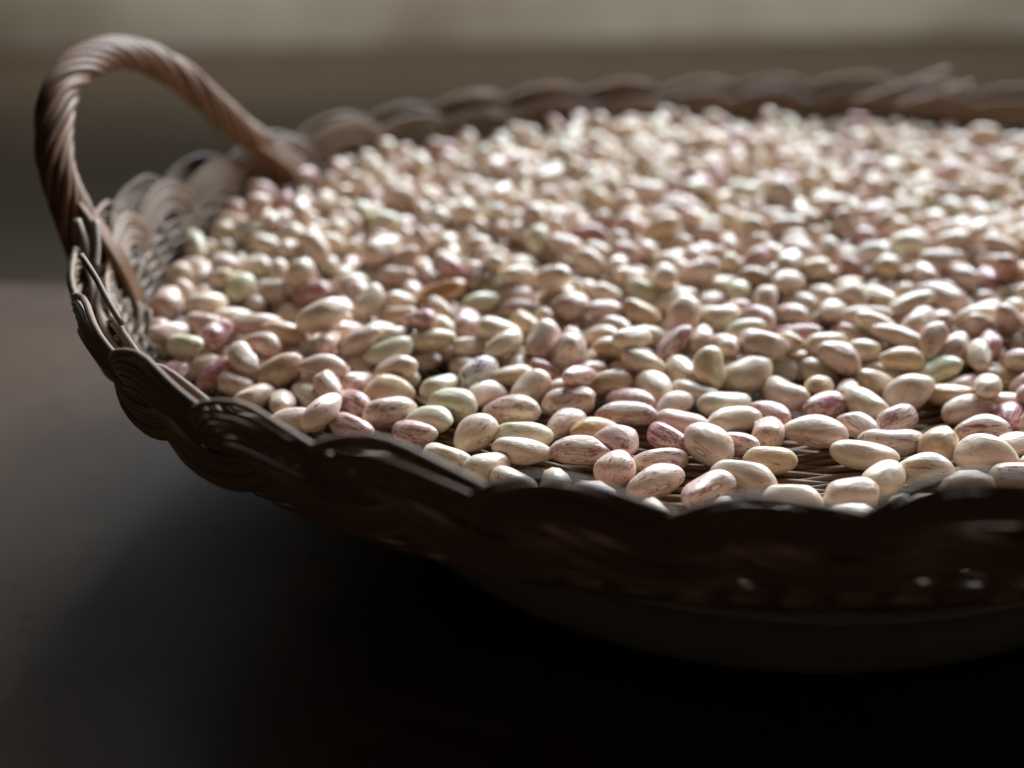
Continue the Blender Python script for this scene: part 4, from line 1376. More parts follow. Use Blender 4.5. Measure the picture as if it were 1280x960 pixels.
-982,5376,448,34,22,58,-71,121,106,94,0,1,
1129,5243,447,55,-24,-12,-79,140,93,76,7,1,
2450,5671,495,36,17,83,-39,153,83,71,15,0,
1606,4631,387,10,-41,-83,36,143,85,68,2,0,
1903,4792,418,31,36,3,88,145,101,87,14,3,
845,4930,437,24,29,24,-89,129,94,76,2,0,
1513,5969,449,48,73,-45,-17,144,102,84,9,0,
2238,6441,465,29,-18,87,-36,122,96,81,10,2,
1145,6507,458,76,1,-64,-13,175,103,92,5,5,
262,4525,364,98,-18,-1,12,154,90,74,8,3,
583,5800,432,25,-57,2,-78,161,95,86,5,1,
863,6351,464,20,-56,76,-26,148,107,86,15,0,
932,6579,484,63,3,74,24,143,99,83,3,5,
2121,6202,455,3,56,-44,-70,144,105,92,13,3,
-252,5570,440,0,1,-97,23,138,106,94,5,0,
-511,5759,486,56,-78,27,3,117,94,87,14,3,
1745,3892,306,31,47,-70,-44,143,82,75,4,4,
-600,5569,470,34,-78,39,-35,132,97,85,8,0,
-808,5643,490,52,0,71,-48,157,106,86,7,1,
1058,5293,403,11,59,-15,78,139,105,94,6,0,
0,5817,491,38,86,26,21,140,93,78,6,4,
120,3010,304,74,-11,-7,66,173,97,85,6,0,
-50,4258,314,9,14,-97,-19,152,104,90,9,0,
-1091,4720,393,28,-5,96,-3,173,98,90,5,0,
1178,4766,438,72,-63,-30,1,136,95,76,7,0,
-343,4822,444,27,96,7,8,113,87,77,10,4,
336,5260,420,4,-40,18,-90,148,77,69,9,1,
2334,5444,442,94,15,-27,16,141,95,80,1,0,
283,5041,452,39,37,-78,-32,153,94,81,14,6,
1617,5368,430,17,-56,20,-78,132,86,74,2,4,
1627,6265,457,4,82,56,9,128,95,83,4,1,
745,6362,486,40,31,28,-82,143,84,71,13,6,
-255,4623,416,19,54,-63,-52,145,80,74,12,0,
673,5433,444,60,-61,-42,29,136,100,88,5,0,
2377,5821,485,52,47,-6,71,142,87,81,12,4,
802,6469,506,63,18,16,-73,156,102,85,9,2,
1182,5559,432,44,-77,-44,-16,140,91,84,5,0,
2459,6119,462,11,-40,-90,14,137,104,90,10,3,
-136,5691,451,8,-41,-85,-31,148,91,82,11,0,
-1043,4336,359,22,-13,25,-93,190,98,80,7,2,
941,2836,305,98,-15,0,12,169,96,82,0,1,
-813,3893,308,20,98,3,1,130,99,91,11,5,
729,4914,404,38,-16,-85,32,138,102,90,12,1,
2355,6016,454,86,-32,16,-36,126,90,81,11,4,
1780,5305,421,70,-8,67,-24,153,96,78,12,3,
-708,5721,522,18,69,-63,32,151,91,75,6,0,
-38,6136,497,6,53,71,46,164,87,76,0,1,
566,5556,464,16,88,31,-32,155,100,84,5,6,
-367,3758,300,11,-54,-80,24,130,86,79,3,2,
1702,3500,347,75,65,12,-5,128,88,74,14,5,
2577,5986,515,48,64,60,-6,120,99,85,9,0,
177,3646,305,88,-6,11,46,156,88,81,7,0,
-890,3780,302,19,-2,41,-89,165,90,77,8,4,
47,4755,369,13,99,-6,-5,148,95,78,7,4,
-1269,4715,410,17,-79,-56,-18,127,88,74,5,0,
-525,4719,443,97,26,-1,0,139,91,75,6,1,
93,4501,358,88,-25,-39,7,116,106,89,5,0,
2302,5234,471,14,39,-91,-2,126,77,63,9,5,
1629,5094,446,37,18,34,-85,150,87,75,3,3,
985,5011,388,92,38,8,1,127,89,74,10,4,
1086,6211,452,28,-45,83,19,156,94,82,0,6,
1330,5473,474,19,17,-95,-19,131,85,76,14,5,
1426,6048,455,38,24,-35,-82,139,98,82,7,0,
996,6232,482,16,13,-89,-41,122,77,70,4,4,
209,4135,307,6,58,81,9,139,99,83,15,6,
2175,5054,417,18,-77,-57,-23,139,97,83,10,3,
1514,6535,499,18,-10,-79,-58,136,86,70,14,2,
-801,4877,444,1,22,30,93,169,92,80,4,4,
-1168,4243,385,2,-70,62,34,142,91,76,15,3,
1780,5076,393,41,67,-3,62,130,84,72,15,0,
53,4581,394,75,-62,16,14,158,89,73,11,1,
264,5416,426,92,4,-38,-4,134,77,67,15,0,
909,5454,454,71,-62,17,31,138,94,86,3,5,
-225,6149,503,39,72,19,-54,129,91,74,14,1,
-240,4349,372,100,-4,3,0,170,88,76,13,6,
211,5734,461,56,-14,26,-77,161,96,86,9,1,
-522,5444,460,79,39,-14,45,139,93,78,3,0,
-28,5914,482,32,-82,-45,-13,137,91,82,15,0,
-627,4178,371,84,-5,25,-48,151,88,76,10,0,
-371,4612,374,6,-68,65,-33,142,96,84,5,0,
2110,5479,456,95,-13,-14,25,127,99,84,12,0,
2027,5408,448,41,-87,-4,-29,140,93,86,4,1,
2215,5672,435,88,-17,40,19,141,102,95,3,6,
-829,4397,370,40,-10,20,-89,151,98,89,7,0,
-1006,3915,300,15,-82,-53,14,126,91,76,3,4,
-600,5828,458,63,-40,13,66,146,96,87,11,4,
1977,4271,396,79,-48,9,38,165,88,77,0,0,
1791,4184,368,95,8,4,29,173,94,82,12,0,
-654,3689,305,99,2,7,-9,179,88,79,8,4,
-4,5658,440,15,15,98,-8,151,100,91,4,4,
2137,5142,412,32,79,10,51,156,85,71,15,1,
2187,6514,464,16,-35,90,17,139,93,80,13,4,
-728,5537,463,42,27,-86,-12,164,97,81,4,0,
-426,5434,463,3,74,-15,66,114,91,75,7,4,
-551,4817,419,28,8,-85,45,146,91,76,6,5,
-367,5348,456,31,-93,14,15,145,88,76,4,4,
146,5835,458,24,25,-9,93,125,88,78,3,3,
167,4319,383,10,16,26,-95,151,88,75,13,0,
-1094,4547,404,71,3,-57,41,125,89,74,2,1,
2176,4904,477,49,38,-73,-29,148,88,73,11,0,
-474,3975,368,32,-20,17,-91,160,88,73,2,1,
269,4401,363,11,28,-34,89,159,88,79,15,0,
1314,4034,304,89,-12,4,-44,137,102,84,12,3,
96,4797,437,47,81,32,10,159,83,75,3,4,
251,5572,398,43,46,-56,54,142,99,91,0,0,
351,5961,443,39,46,75,26,153,97,82,4,5,
750,5270,446,5,16,97,19,165,98,89,9,5,
736,6013,468,29,81,-29,-42,161,97,85,5,0,
1124,5153,424,1,40,-37,84,120,92,77,4,3,
-930,5230,443,22,52,-2,82,166,85,74,9,3,
1358,5803,414,41,-27,-79,37,127,93,79,7,5,
1255,6361,469,54,-44,3,-72,144,90,82,12,3,
-244,4252,319,15,40,-82,-39,149,111,99,9,5,
-985,4961,475,0,66,73,-20,123,89,72,4,4,
-436,5244,403,92,18,25,26,147,97,89,11,6,
1530,5648,454,7,10,64,-76,154,94,87,8,0,
1424,5247,464,98,16,9,-9,155,94,79,12,0,
1811,6379,419,16,-90,20,35,147,82,74,0,3,
1888,5823,451,32,-4,-55,77,132,102,94,2,1,
210,3903,339,63,42,-38,53,159,89,76,5,0,
1096,4404,371,97,-10,-9,22,172,96,83,0,4,
-552,4146,306,13,-64,76,-3,148,102,85,15,0,
516,4517,378,80,53,28,5,138,95,79,15,3,
2435,6272,477,89,1,25,39,166,102,87,2,4,
2344,6304,463,21,-26,-12,-93,156,96,87,5,0,
485,5711,452,56,-42,-52,49,150,102,84,15,6,
252,6111,480,89,-15,-43,3,151,99,87,2,2,
-1018,4055,314,17,-85,-35,36,140,90,75,8,4,
1155,4256,302,89,-36,14,-23,160,89,80,11,5,
800,4713,397,44,-82,-32,18,155,109,96,13,0,
1724,4839,417,76,-40,47,20,116,91,78,12,3,
1061,5186,386,15,76,-44,-46,147,86,79,3,4,
2289,6385,425,2,-57,62,-54,122,99,83,3,6,
135,6119,466,11,26,-11,-95,140,91,83,2,4,
2192,5910,435,7,-67,-64,-36,165,89,71,0,0,
-21,5272,443,29,-4,74,-61,146,101,81,15,0,
1138,5955,459,52,-4,-47,71,116,104,95,5,1,
234,6312,457,54,-2,-60,-59,133,93,85,4,2,
537,4814,380,55,-28,-79,2,149,81,73,13,0,
-651,4839,392,33,-85,-23,33,131,93,86,1,4,
1391,4668,394,97,-23,7,9,145,103,93,6,2,
1457,5837,420,51,16,74,-40,158,103,95,14,0,
2137,4700,454,16,-10,47,-86,148,92,81,5,6,
-1056,4906,485,45,59,-25,-62,158,108,90,10,2,
980,5844,468,46,-83,31,-8,133,88,77,5,3,
-263,5912,470,13,-91,-31,-23,146,87,80,4,1,
508,6122,470,77,34,13,53,130,101,86,5,0,
1784,4477,362,8,19,93,-32,138,104,93,14,0,
-1166,4602,400,86,37,21,27,135,100,85,2,0,
1022,4457,403,19,-16,96,16,119,92,77,2,0,
2000,4763,416,72,-8,62,29,164,98,89,8,0,
1416,6186,434,3,59,-43,69,120,98,82,15,3,
567,5423,447,57,26,-37,69,158,87,80,2,0,
639,6446,518,77,-50,-21,32,137,97,81,12,0,
776,6282,469,49,21,61,-58,141,95,77,7,1,
1576,5779,448,46,-83,15,-28,157,87,75,2,4,
1687,4351,365,81,-44,35,-15,140,112,103,4,1,
1678,6602,443,22,-59,0,-78,147,104,96,5,4,
219,2936,308,12,-3,-4,-99,175,100,90,12,5,
472,4455,315,95,29,4,-12,154,102,91,0,0,
-177,4577,399,10,82,56,-11,120,100,81,14,2,
-836,4775,453,44,-33,-59,59,149,97,89,2,0,
-88,5097,460,58,7,-29,76,140,99,81,0,1,
430,6194,492,99,-12,3,6,138,89,81,1,4,
-474,4524,314,35,-92,-17,6,148,112,103,0,0,
788,3819,309,57,45,-40,-56,142,89,81,4,0,
-407,5621,443,19,-10,86,-46,123,104,89,10,0,
1147,6126,444,12,-56,82,-7,134,100,83,7,5,
1435,5952,418,3,48,84,-25,156,82,70,4,4,
-629,5112,466,1,13,95,29,141,77,70,6,3,
556,6324,496,52,36,50,-60,149,92,76,15,6,
1778,5742,416,17,-73,64,-17,149,91,76,11,3,
1934,6426,462,52,-35,-39,-68,146,103,91,7,0,
-696,5627,486,37,-77,4,52,130,102,93,5,6,
1239,4121,308,32,72,62,4,133,98,85,11,3,
309,5681,388,28,-91,29,7,147,101,88,3,4,
1472,4218,310,18,79,57,15,158,107,93,11,4,
1629,4062,304,30,-49,70,-41,118,89,79,3,4,
-359,5842,460,3,-70,-71,-6,142,92,78,6,4,
441,5590,463,20,23,14,-94,131,82,69,11,3,
707,6538,464,85,-34,-40,-4,165,102,89,8,0,
1644,3339,323,73,43,52,-6,140,90,80,3,4,
-1288,4051,356,81,-19,-7,-55,127,89,74,2,4,
-887,4990,459,25,55,79,12,168,112,97,12,3,
1315,5367,430,28,-46,71,-46,157,97,87,1,2,
-520,5284,434,22,-37,47,-77,151,96,80,13,0,
1532,6135,428,28,-23,91,21,144,89,77,6,4,
677,3890,298,99,2,-8,-13,155,83,72,10,0,
994,6232,400,81,58,3,11,147,94,86,0,0,
2114,5776,439,59,38,-60,-38,135,88,77,13,4,
695,6132,480,40,-8,-52,75,139,88,73,11,0,
1677,3805,298,95,-14,3,-28,117,77,66,6,0,
1370,4769,384,94,-30,-5,-16,158,99,85,14,4,
399,2850,302,15,-56,-77,26,138,90,83,3,4,
663,5745,402,59,50,27,-57,129,102,82,5,1,
-389,6007,505,4,-51,-84,20,143,102,89,7,2,
2499,6022,449,57,-9,82,-3,122,96,87,7,6,
-125,5599,415,35,-11,74,56,156,96,86,10,3,
1027,5932,438,3,-63,-54,56,159,93,82,0,0,
-678,5395,481,3,-53,18,-83,155,93,77,12,1,
101,4410,312,25,55,-74,-29,110,89,82,10,5,
-458,5834,497,40,77,-44,-26,137,94,79,1,6,
2004,6497,457,9,81,-38,-43,135,95,79,0,0,
51,3937,299,12,-82,-54,11,141,83,67,0,2,
1803,4566,371,7,-4,-76,65,163,90,78,2,0,
1576,6419,399,47,36,71,-39,149,88,75,3,4,
1916,6036,410,46,-84,13,24,159,81,75,12,4,
175,5044,452,24,-89,32,21,149,99,83,7,2,
1032,6061,431,50,-87,-3,0,149,91,80,15,3,
2130,6413,462,67,-13,-42,60,136,77,69,4,3,
-1100,3989,303,54,-4,4,84,168,90,74,9,3,
576,3994,306,14,-96,-22,7,160,104,88,6,4,
1448,4896,370,44,-80,-39,-10,162,100,82,12,3,
2031,4487,379,62,-24,73,-15,142,95,77,11,0,
1846,3906,433,14,-67,72,-12,162,97,81,4,3,
300,5339,403,38,28,-85,-24,142,97,87,13,0,
2292,5801,441,86,15,-45,-22,163,94,76,2,4,
-595,5179,445,21,13,-92,30,121,77,66,12,4,
-128,5503,426,23,93,15,23,122,112,103,15,1,
834,5028,410,9,51,39,76,149,107,99,14,2,
1071,5598,403,65,-40,-51,39,150,101,84,0,1,
1291,5599,426,81,-42,39,9,146,96,81,10,3,
638,5904,446,13,-24,-82,-51,161,97,85,8,3,
962,4287,372,42,17,-15,-88,167,88,75,1,4,
-1268,4166,302,40,-4,24,-88,135,95,77,2,1,
555,4187,305,68,-42,39,-46,166,92,83,0,0,
513,4615,379,6,-15,-99,-5,136,86,69,12,4,
-771,5025,433,42,-36,-25,80,147,91,82,1,0,
1700,4745,409,18,59,-50,60,115,98,89,14,4,
-187,5102,464,74,51,-5,-43,139,89,77,6,0,
1126,6372,461,14,-28,-29,91,125,98,84,6,4,
-656,4088,382,93,-19,1,-32,168,88,74,12,0,
-53,3888,306,83,-14,-9,52,147,92,85,1,0,
68,4668,374,76,-53,-11,36,133,87,78,11,0,
-835,5192,384,30,-91,5,-27,139,91,76,9,3,
2114,4886,400,27,78,-13,54,135,111,95,7,0,
1373,6607,441,68,-42,14,58,135,84,78,14,4,
902,4611,385,13,-40,-87,26,179,96,84,1,0,
-809,4506,348,48,-20,83,-20,136,82,70,3,1,
358,5188,398,97,-6,17,17,128,97,88,0,5,
1294,5217,417,67,25,49,-50,137,104,86,6,0,
317,6169,468,35,-82,44,-12,162,94,85,15,4,
662,4335,365,88,25,34,20,169,88,76,6,0,
1689,4160,307,47,-38,-37,70,132,102,88,2,0,
1875,4493,309,33,-32,66,-60,138,98,90,13,0,
-625,3887,303,7,100,4,-4,144,86,75,8,0,
462,3869,307,5,-46,87,-14,125,98,87,9,3,
1533,4711,407,71,-53,-37,28,158,98,81,2,5,
511,5198,436,11,-3,35,93,145,103,91,5,0,
1818,5972,402,43,-41,70,40,157,93,80,8,4,
2240,6039,449,93,-7,11,33,158,104,86,2,4,
143,5432,417,21,-4,91,36,136,99,90,3,4,
1201,5225,411,73,38,57,5,136,82,66,4,3,
2336,5702,468,90,-31,29,-4,149,80,72,11,0,
982,6503,479,74,-38,28,48,146,85,68,3,4,
-625,4754,371,1,27,35,-90,160,95,87,13,4,
665,4673,389,6,-36,90,-23,169,98,82,8,4,
941,4127,317,21,-6,-78,59,156,100,92,7,1,
-962,4575,387,86,-24,43,14,132,82,74,8,4,
1543,5098,387,54,-48,39,-57,154,82,73,3,0,
882,5549,450,83,-3,-10,55,138,95,86,4,5,
470,4269,307,52,-2,9,-85,150,96,88,13,0,
-556,4650,384,40,89,-5,-22,132,95,77,9,4,
1468,5418,409,73,9,-61,29,146,81,65,15,0,
650,6357,489,21,54,-45,68,165,92,81,11,0,
867,5229,387,14,-56,-67,-46,125,101,86,10,3,
1961,5951,417,74,-48,-19,-43,152,100,84,4,0,
1225,6534,429,27,-62,38,63,163,97,82,14,2,
1505,6365,441,3,98,-17,2,146,77,68,10,3,
654,5212,411,27,95,-6,-15,140,83,73,15,0,
-718,5209,432,7,-50,86,7,148,94,80,8,0,
-353,5038,392,25,-95,-8,-16,180,99,87,12,0,
2104,5895,390,90,4,41,13,148,110,100,8,0,
286,5488,412,14,15,44,-87,132,90,75,6,3,
1761,5511,383,86,20,-21,-41,121,93,82,10,0,
1966,5040,393,10,-96,3,-26,145,109,92,12,2,
1579,6594,451,25,74,-52,-36,173,87,80,2,2,
1545,6264,418,28,-79,-51,18,149,82,72,13,0,
582,6204,461,11,89,-43,-5,157,107,94,10,3,
275,5843,412,11,-17,97,17,129,87,80,12,4,
1688,3977,307,39,60,62,32,142,88,81,0,0,
-657,5048,373,86,-12,-24,44,122,86,72,3,0,
815,4482,378,18,-21,27,-92,139,95,84,10,0,
1957,5777,374,44,-46,-19,75,137,100,92,2,0,
-575,5025,429,32,65,38,-57,125,100,84,13,0,
203,5924,468,25,-49,-69,-47,147,99,92,12,4,
-219,5014,468,3,4,40,92,150,94,77,4,3,
1609,5170,411,47,56,6,-68,151,95,77,4,4,
611,4115,341,85,11,2,51,162,88,72,10,0,
1130,3796,301,11,-3,-25,96,166,89,76,12,6,
-681,4948,405,37,-77,48,-17,122,94,87,13,4,
1262,5989,396,83,-16,11,-52,155,100,88,13,0,
-851,5533,449,65,-73,0,-22,141,105,92,13,0,
2020,5135,383,53,82,17,-13,146,93,87,11,0,
687,6250,473,3,67,74,-6,143,97,82,12,0,
257,4030,310,89,18,6,42,121,96,81,4,2,
-323,4301,307,31,88,34,13,159,98,80,0,4,
-1196,4781,390,16,14,95,24,127,102,82,11,3,
-257,4814,386,2,28,92,-26,139,91,82,5,2,
450,4992,380,13,-93,-24,-26,140,112,94,5,4,
1634,4840,395,83,22,29,42,180,105,89,6,6,
573,4424,399,89,15,-39,14,147,92,75,12,6,
594,4927,409,6,-40,87,-28,118,108,88,7,4,
2030,4355,438,73,-13,21,-63,146,107,98,7,6,
1693,5293,405,16,69,64,30,125,98,90,13,5,
418,5803,433,93,-21,-30,12,126,94,84,4,0,
1979,5487,448,71,-43,-2,56,145,77,65,10,0,
1782,5587,433,24,28,-89,-27,132,91,79,6,3,
1007,4858,379,18,-56,-51,62,148,96,89,0,0,
248,5220,412,78,-4,-19,-59,169,101,88,2,0,
1308,5685,416,17,33,49,79,159,87,72,13,4,
1910,6210,393,55,14,81,16,153,95,84,1,4,
2029,6138,447,42,82,-38,-14,157,97,90,8,4,
2193,5809,463,59,15,18,77,134,89,75,7,4,
-931,5126,473,13,66,-73,11,138,90,79,8,3,
-131,4172,312,2,24,-6,-97,135,77,69,14,3,
769,2489,305,69,-71,-10,9,151,90,75,4,3,
1018,2527,303,79,-27,22,-50,159,97,79,15,0,
1386,3855,306,5,-67,-73,11,143,94,86,1,4,
1613,3913,308,6,56,82,4,120,96,80,12,1,
1773,4370,307,16,77,-61,-12,160,87,80,7,0,
850,6243,404,5,-33,-90,26,143,98,88,3,0,
-163,5872,479,17,9,28,-94,180,95,82,9,0,
495,5386,412,37,58,72,-12,139,93,82,7,5,
1659,5683,445,16,76,63,3,152,96,83,9,3,
1879,5113,412,72,-69,-6,4,132,94,81,6,0,
380,3952,304,28,-6,2,96,137,95,80,13,4,
314,4599,389,12,-14,-10,-98,144,85,79,10,5,
694,4511,313,7,-49,-68,54,131,92,79,3,5,
-360,4793,363,16,59,71,35,113,97,80,8,0,
772,4815,371,71,-70,5,-8,158,97,85,2,0,
1133,5078,370,42,77,-44,-20,137,87,71,1,1,
198,5338,403,14,-24,17,-95,121,95,85,14,0,
-456,5703,414,35,-15,83,41,143,96,79,0,6,
1852,4010,306,5,-53,84,10,146,92,82,15,3,
-1172,3914,305,14,-68,71,-7,160,93,83,0,2,
-820,4067,302,1,-19,94,-28,148,86,74,9,4,
-799,4605,309,47,-1,12,87,137,93,86,8,0,
1771,4067,307,21,-88,42,3,118,108,90,8,4,
690,5017,389,29,16,-21,-92,155,107,89,12,0,
-219,5003,387,18,-3,-77,-61,160,86,79,9,1,
1574,3144,307,6,43,-90,-7,138,98,80,10,4,
-174,4471,367,95,-22,17,-16,127,95,79,4,2,
578,5276,396,48,-69,-50,20,133,84,71,8,4,
1046,5783,399,16,85,49,-9,145,92,80,6,6,
2147,5991,392,5,-96,26,2,157,101,93,8,0,
1505,5176,442,23,7,56,-79,148,91,79,14,0,
1218,4957,433,69,-48,-42,-35,134,79,63,1,2,
1234,6455,458,15,-15,87,-45,158,81,70,11,0,
-744,3798,305,1,-74,67,7,137,91,78,10,4,
2093,4697,304,98,-19,-8,-1,129,101,87,5,5,
1168,4925,354,76,-1,33,55,152,89,76,3,4,
34,4976,336,5,-80,-13,58,149,101,86,13,1,
1887,4677,330,83,52,4,20,151,79,66,12,2,
-1111,4444,381,94,17,-13,-26,157,101,86,5,4,
436,4562,362,90,9,40,-14,163,91,85,7,4,
182,5624,393,52,-81,-28,9,165,95,84,2,5,
827,6541,445,11,26,95,11,162,102,90,14,6,
2257,5913,402,16,-46,-2,87,151,84,68,3,4,
-622,3770,311,91,-17,-5,-36,171,88,78,13,3,
802,4531,304,98,10,-5,16,145,95,83,10,4,
-427,4445,313,79,58,13,14,135,98,86,4,0,
117,4050,306,7,-7,-78,62,164,96,85,10,0,
241,4262,321,13,5,67,73,173,104,96,12,4,
-455,4751,374,3,-36,-89,28,131,109,94,4,4,
-104,4866,375,6,83,55,-1,161,88,71,1,4,
2045,4603,378,9,38,-77,-51,138,83,74,5,0,
474,5549,396,2,-7,80,-59,145,95,83,11,2,
1770,6318,392,2,-43,-84,32,133,99,90,11,5,
2286,6187,434,42,-90,0,14,136,79,73,13,4,
-642,5716,447,26,-67,69,9,154,91,84,10,0,
-109,5785,448,97,-19,4,-16,140,99,84,9,0,
1812,5385,395,35,81,-42,-20,147,90,78,8,0,
-302,5664,419,28,-77,55,17,144,87,76,4,5,
56,6207,460,52,19,-56,-62,133,98,84,14,4,
717,6439,439,40,-37,-52,-66,148,98,89,5,0,
2020,6357,448,36,82,-27,-36,139,102,85,1,6,
63,5899,459,32,-76,26,51,127,103,85,12,0,
-699,4454,341,91,-8,11,38,153,88,79,0,3,
-721,4122,306,59,-14,5,79,144,97,79,11,4,
-720,4700,319,30,47,-82,-10,155,104,96,10,4,
-987,4632,301,4,-18,98,-10,176,84,73,12,0,
920,4451,333,48,-57,-4,67,155,100,88,14,0,
914,4862,388,3,85,-42,31,120,103,90,11,0,
455,4839,428,86,-21,0,-46,123,80,65,1,4,
1287,6602,419,36,78,-18,-48,139,106,91,8,3,
2184,5292,391,8,-43,88,-19,143,98,87,4,1,
854,5750,400,69,-12,30,65,147,101,89,2,0,
1409,4971,423,90,-6,-40,-17,127,94,81,10,4,
76,6321,494,94,17,25,16,160,104,89,0,0,
1045,5070,391,36,-45,-82,-2,153,95,88,7,0,
-546,3953,307,2,92,-37,9,147,93,84,5,0,
590,2840,305,20,-59,76,-17,159,90,81,2,0,
1221,4601,306,96,5,-4,-26,162,89,77,1,4,
-923,4707,405,14,22,-87,-43,154,112,99,4,0,
-526,4896,398,95,27,-3,18,144,77,64,3,0,
-268,4527,353,42,71,44,36,136,96,88,7,3,
1563,4943,407,61,-66,22,-38,131,92,77,2,0,
564,5041,384,26,-51,75,-33,163,99,80,8,0,
-404,5953,432,5,-74,-60,28,136,93,78,1,2,
1200,5327,388,99,9,-1,-11,151,99,87,0,4,
2084,5334,387,54,-81,-16,-17,139,96,84,0,4,
142,6000,440,94,21,10,26,169,95,81,0,0,
403,6292,468,37,58,47,55,136,95,84,2,2,
2341,5316,415,78,19,-4,-59,144,102,94,2,2,
-514,5536,435,19,-1,95,-23,128,90,77,5,6,
-517,4358,310,79,58,13,14,143,92,78,4,4,
-379,4024,307,66,-12,-22,71,156,106,93,5,0,
-92,4627,306,7,29,95,4,162,89,78,10,5,
750,4602,344,82,25,24,45,150,93,75,2,3,
1349,4564,371,9,-58,-78,20,127,92,77,1,0,
-1013,4816,392,61,3,12,-78,158,110,94,15,0,
128,4842,335,21,40,4,89,180,90,80,14,1,
235,4670,363,11,-14,-90,40,125,89,76,2,4,
-884,4518,392,71,-52,2,48,121,104,96,2,2,
1518,5467,378,27,-48,-65,-52,171,87,74,11,5,
1271,6154,435,68,48,3,-55,141,102,89,12,0,
-271,5162,422,48,-3,65,-59,146,96,90,13,0,
105,5138,445,99,12,-10,-6,146,98,83,5,0,
796,5591,388,23,-21,-3,95,143,96,87,11,0,
1452,6573,433,79,-4,-55,27,148,95,87,12,6,
1231,6083,474,79,38,-25,42,150,88,79,1,3,
1704,6414,416,26,59,55,54,127,88,72,15,0,
-119,5326,428,92,27,27,13,180,96,78,3,4,
365,2556,304,38,-31,-49,72,147,88,80,3,0,
963,4360,313,77,63,5,-3,174,90,80,5,4,
-585,4248,302,7,-92,-38,-4,161,88,74,10,3,
814,4429,305,97,-14,8,-16,158,96,83,11,0,
-934,3863,299,75,-56,-19,30,149,77,69,3,0,
-1035,5019,385,4,33,75,-58,138,95,85,5,0,
-108,4977,348,45,-85,-13,-22,131,79,69,9,2,
248,2552,302,17,-98,12,1,154,92,79,6,1,
1025,4536,360,25,-53,-77,-24,127,104,95,4,4,
900,4955,369,13,-8,55,82,147,90,72,9,2,
1630,5484,376,84,-36,-12,39,159,105,89,13,0,
1907,5309,391,74,-8,-42,53,158,109,91,10,4,
2131,5508,377,48,1,-23,84,145,92,86,1,2,
-122,5095,371,82,10,35,44,172,95,77,1,1,
1218,5327,473,36,-2,-8,93,124,95,86,0,6,
1759,5208,368,19,80,-56,11,133,91,73,1,1,
2137,6309,432,3,-9,79,-61,148,96,81,3,0,
1493,5744,457,86,-36,-18,-32,139,87,77,5,6,
1375,5906,384,91,-10,34,21,139,102,84,15,0,
1334,6051,386,9,-29,-60,74,133,97,80,11,0,
-349,4561,305,84,-5,-4,53,141,96,82,5,0,
-646,4034,320,50,81,28,-11,150,95,89,5,4,
1030,4268,304,10,-94,33,3,132,90,80,7,5,
-458,4632,396,2,59,-77,-24,141,85,69,15,5,
-293,4687,355,0,-75,66,-3,130,90,75,5,3,
1640,4986,382,47,-63,-56,27,130,89,77,3,0,
1065,4948,369,5,14,-93,-34,125,96,86,7,6,
1700,4633,377,33,-62,-69,-19,133,81,69,14,1,
971,5239,390,76,16,1,63,149,91,81,1,0,
2272,5099,401,74,37,-23,51,167,99,86,9,0,
-634,5156,382,10,-42,-90,9,144,101,87,6,0,
1425,5333,413,35,-89,18,23,150,94,79,8,0,
-529,5107,409,25,61,73,-17,124,101,92,10,0,
1660,6008,433,8,-60,49,-63,133,84,75,0,6,
1812,5867,379,46,15,56,67,152,93,85,13,3,
2035,6034,386,3,-78,-63,2,173,93,77,15,3,
2433,5837,407,26,-62,73,-7,145,98,88,3,3,
-305,5495,387,42,26,-5,87,135,94,80,11,4,
1330,6504,428,16,37,-2,-92,157,84,74,12,0,
1734,6080,409,69,-33,-61,22,143,77,71,12,4,
2269,5011,451,33,-89,-16,-25,156,112,102,3,3,
2481,5739,436,22,-78,-56,-15,153,104,94,15,0,
924,6450,456,96,-25,0,-8,115,84,74,1,0,
-623,4826,306,10,89,-44,-2,128,88,80,4,0,
101,4265,314,88,29,-12,-35,158,96,88,2,2,
815,4138,300,27,-91,-29,12,157,89,78,3,4,
1400,4313,308,22,-53,-77,27,126,97,79,14,0,
-84,4736,337,8,-84,31,43,147,98,79,14,3,
776,4968,347,28,-84,45,15,133,92,74,14,0,
1935,4871,384,15,-17,1,97,131,91,80,3,4,
-1117,4870,393,23,-12,37,-89,145,96,88,9,0,
1063,2825,320,38,-37,85,-1,139,92,75,4,1,
-962,4453,358,5,-75,65,-10,150,84,73,7,6,
-904,5136,385,74,52,-42,5,148,88,77,6,4,
2034,4838,410,47,-66,52,26,147,83,69,7,4,
198,5773,379,4,-7,88,47,133,95,79,14,0,
2004,5264,391,54,-5,5,84,129,91,75,2,0,
2050,5754,378,18,71,-66,15,146,92,80,5,4,
-628,5487,444,44,29,65,54,150,87,74,9,5,
418,5098,397,19,74,-24,-60,151,95,79,6,6,
1078,5482,396,19,-91,-36,9,139,84,69,9,6,
1278,5833,381,19,24,-93,-18,155,90,81,14,2,
-934,5467,445,80,-23,47,30,120,87,81,9,1,
2617,6084,460,0,18,-91,37,160,91,79,3,0,
2353,5894,427,60,-57,-42,38,153,88,79,4,5,
-898,4889,306,72,-11,17,-66,158,101,87,2,3,
26,4140,313,28,3,60,75,148,88,72,0,3,
366,4334,312,36,5,-7,-93,164,100,93,9,0,
585,4720,329,67,47,-57,6,148,107,97,15,2,
1154,4011,303,83,-30,-14,46,162,100,81,6,3,
1326,4215,300,80,9,-4,59,162,85,77,10,4,
-1185,4491,309,32,46,58,59,152,79,73,8,0,
-495,4060,307,85,-39,-7,34,145,105,87,8,5,
-443,5104,353,12,-36,71,-59,131,102,89,7,4,
-254,4906,375,18,28,-5,94,156,95,81,1,4,
168,4657,314,83,41,-9,-36,156,91,80,0,0,
598,4499,323,66,-51,-53,16,154,84,69,1,3,
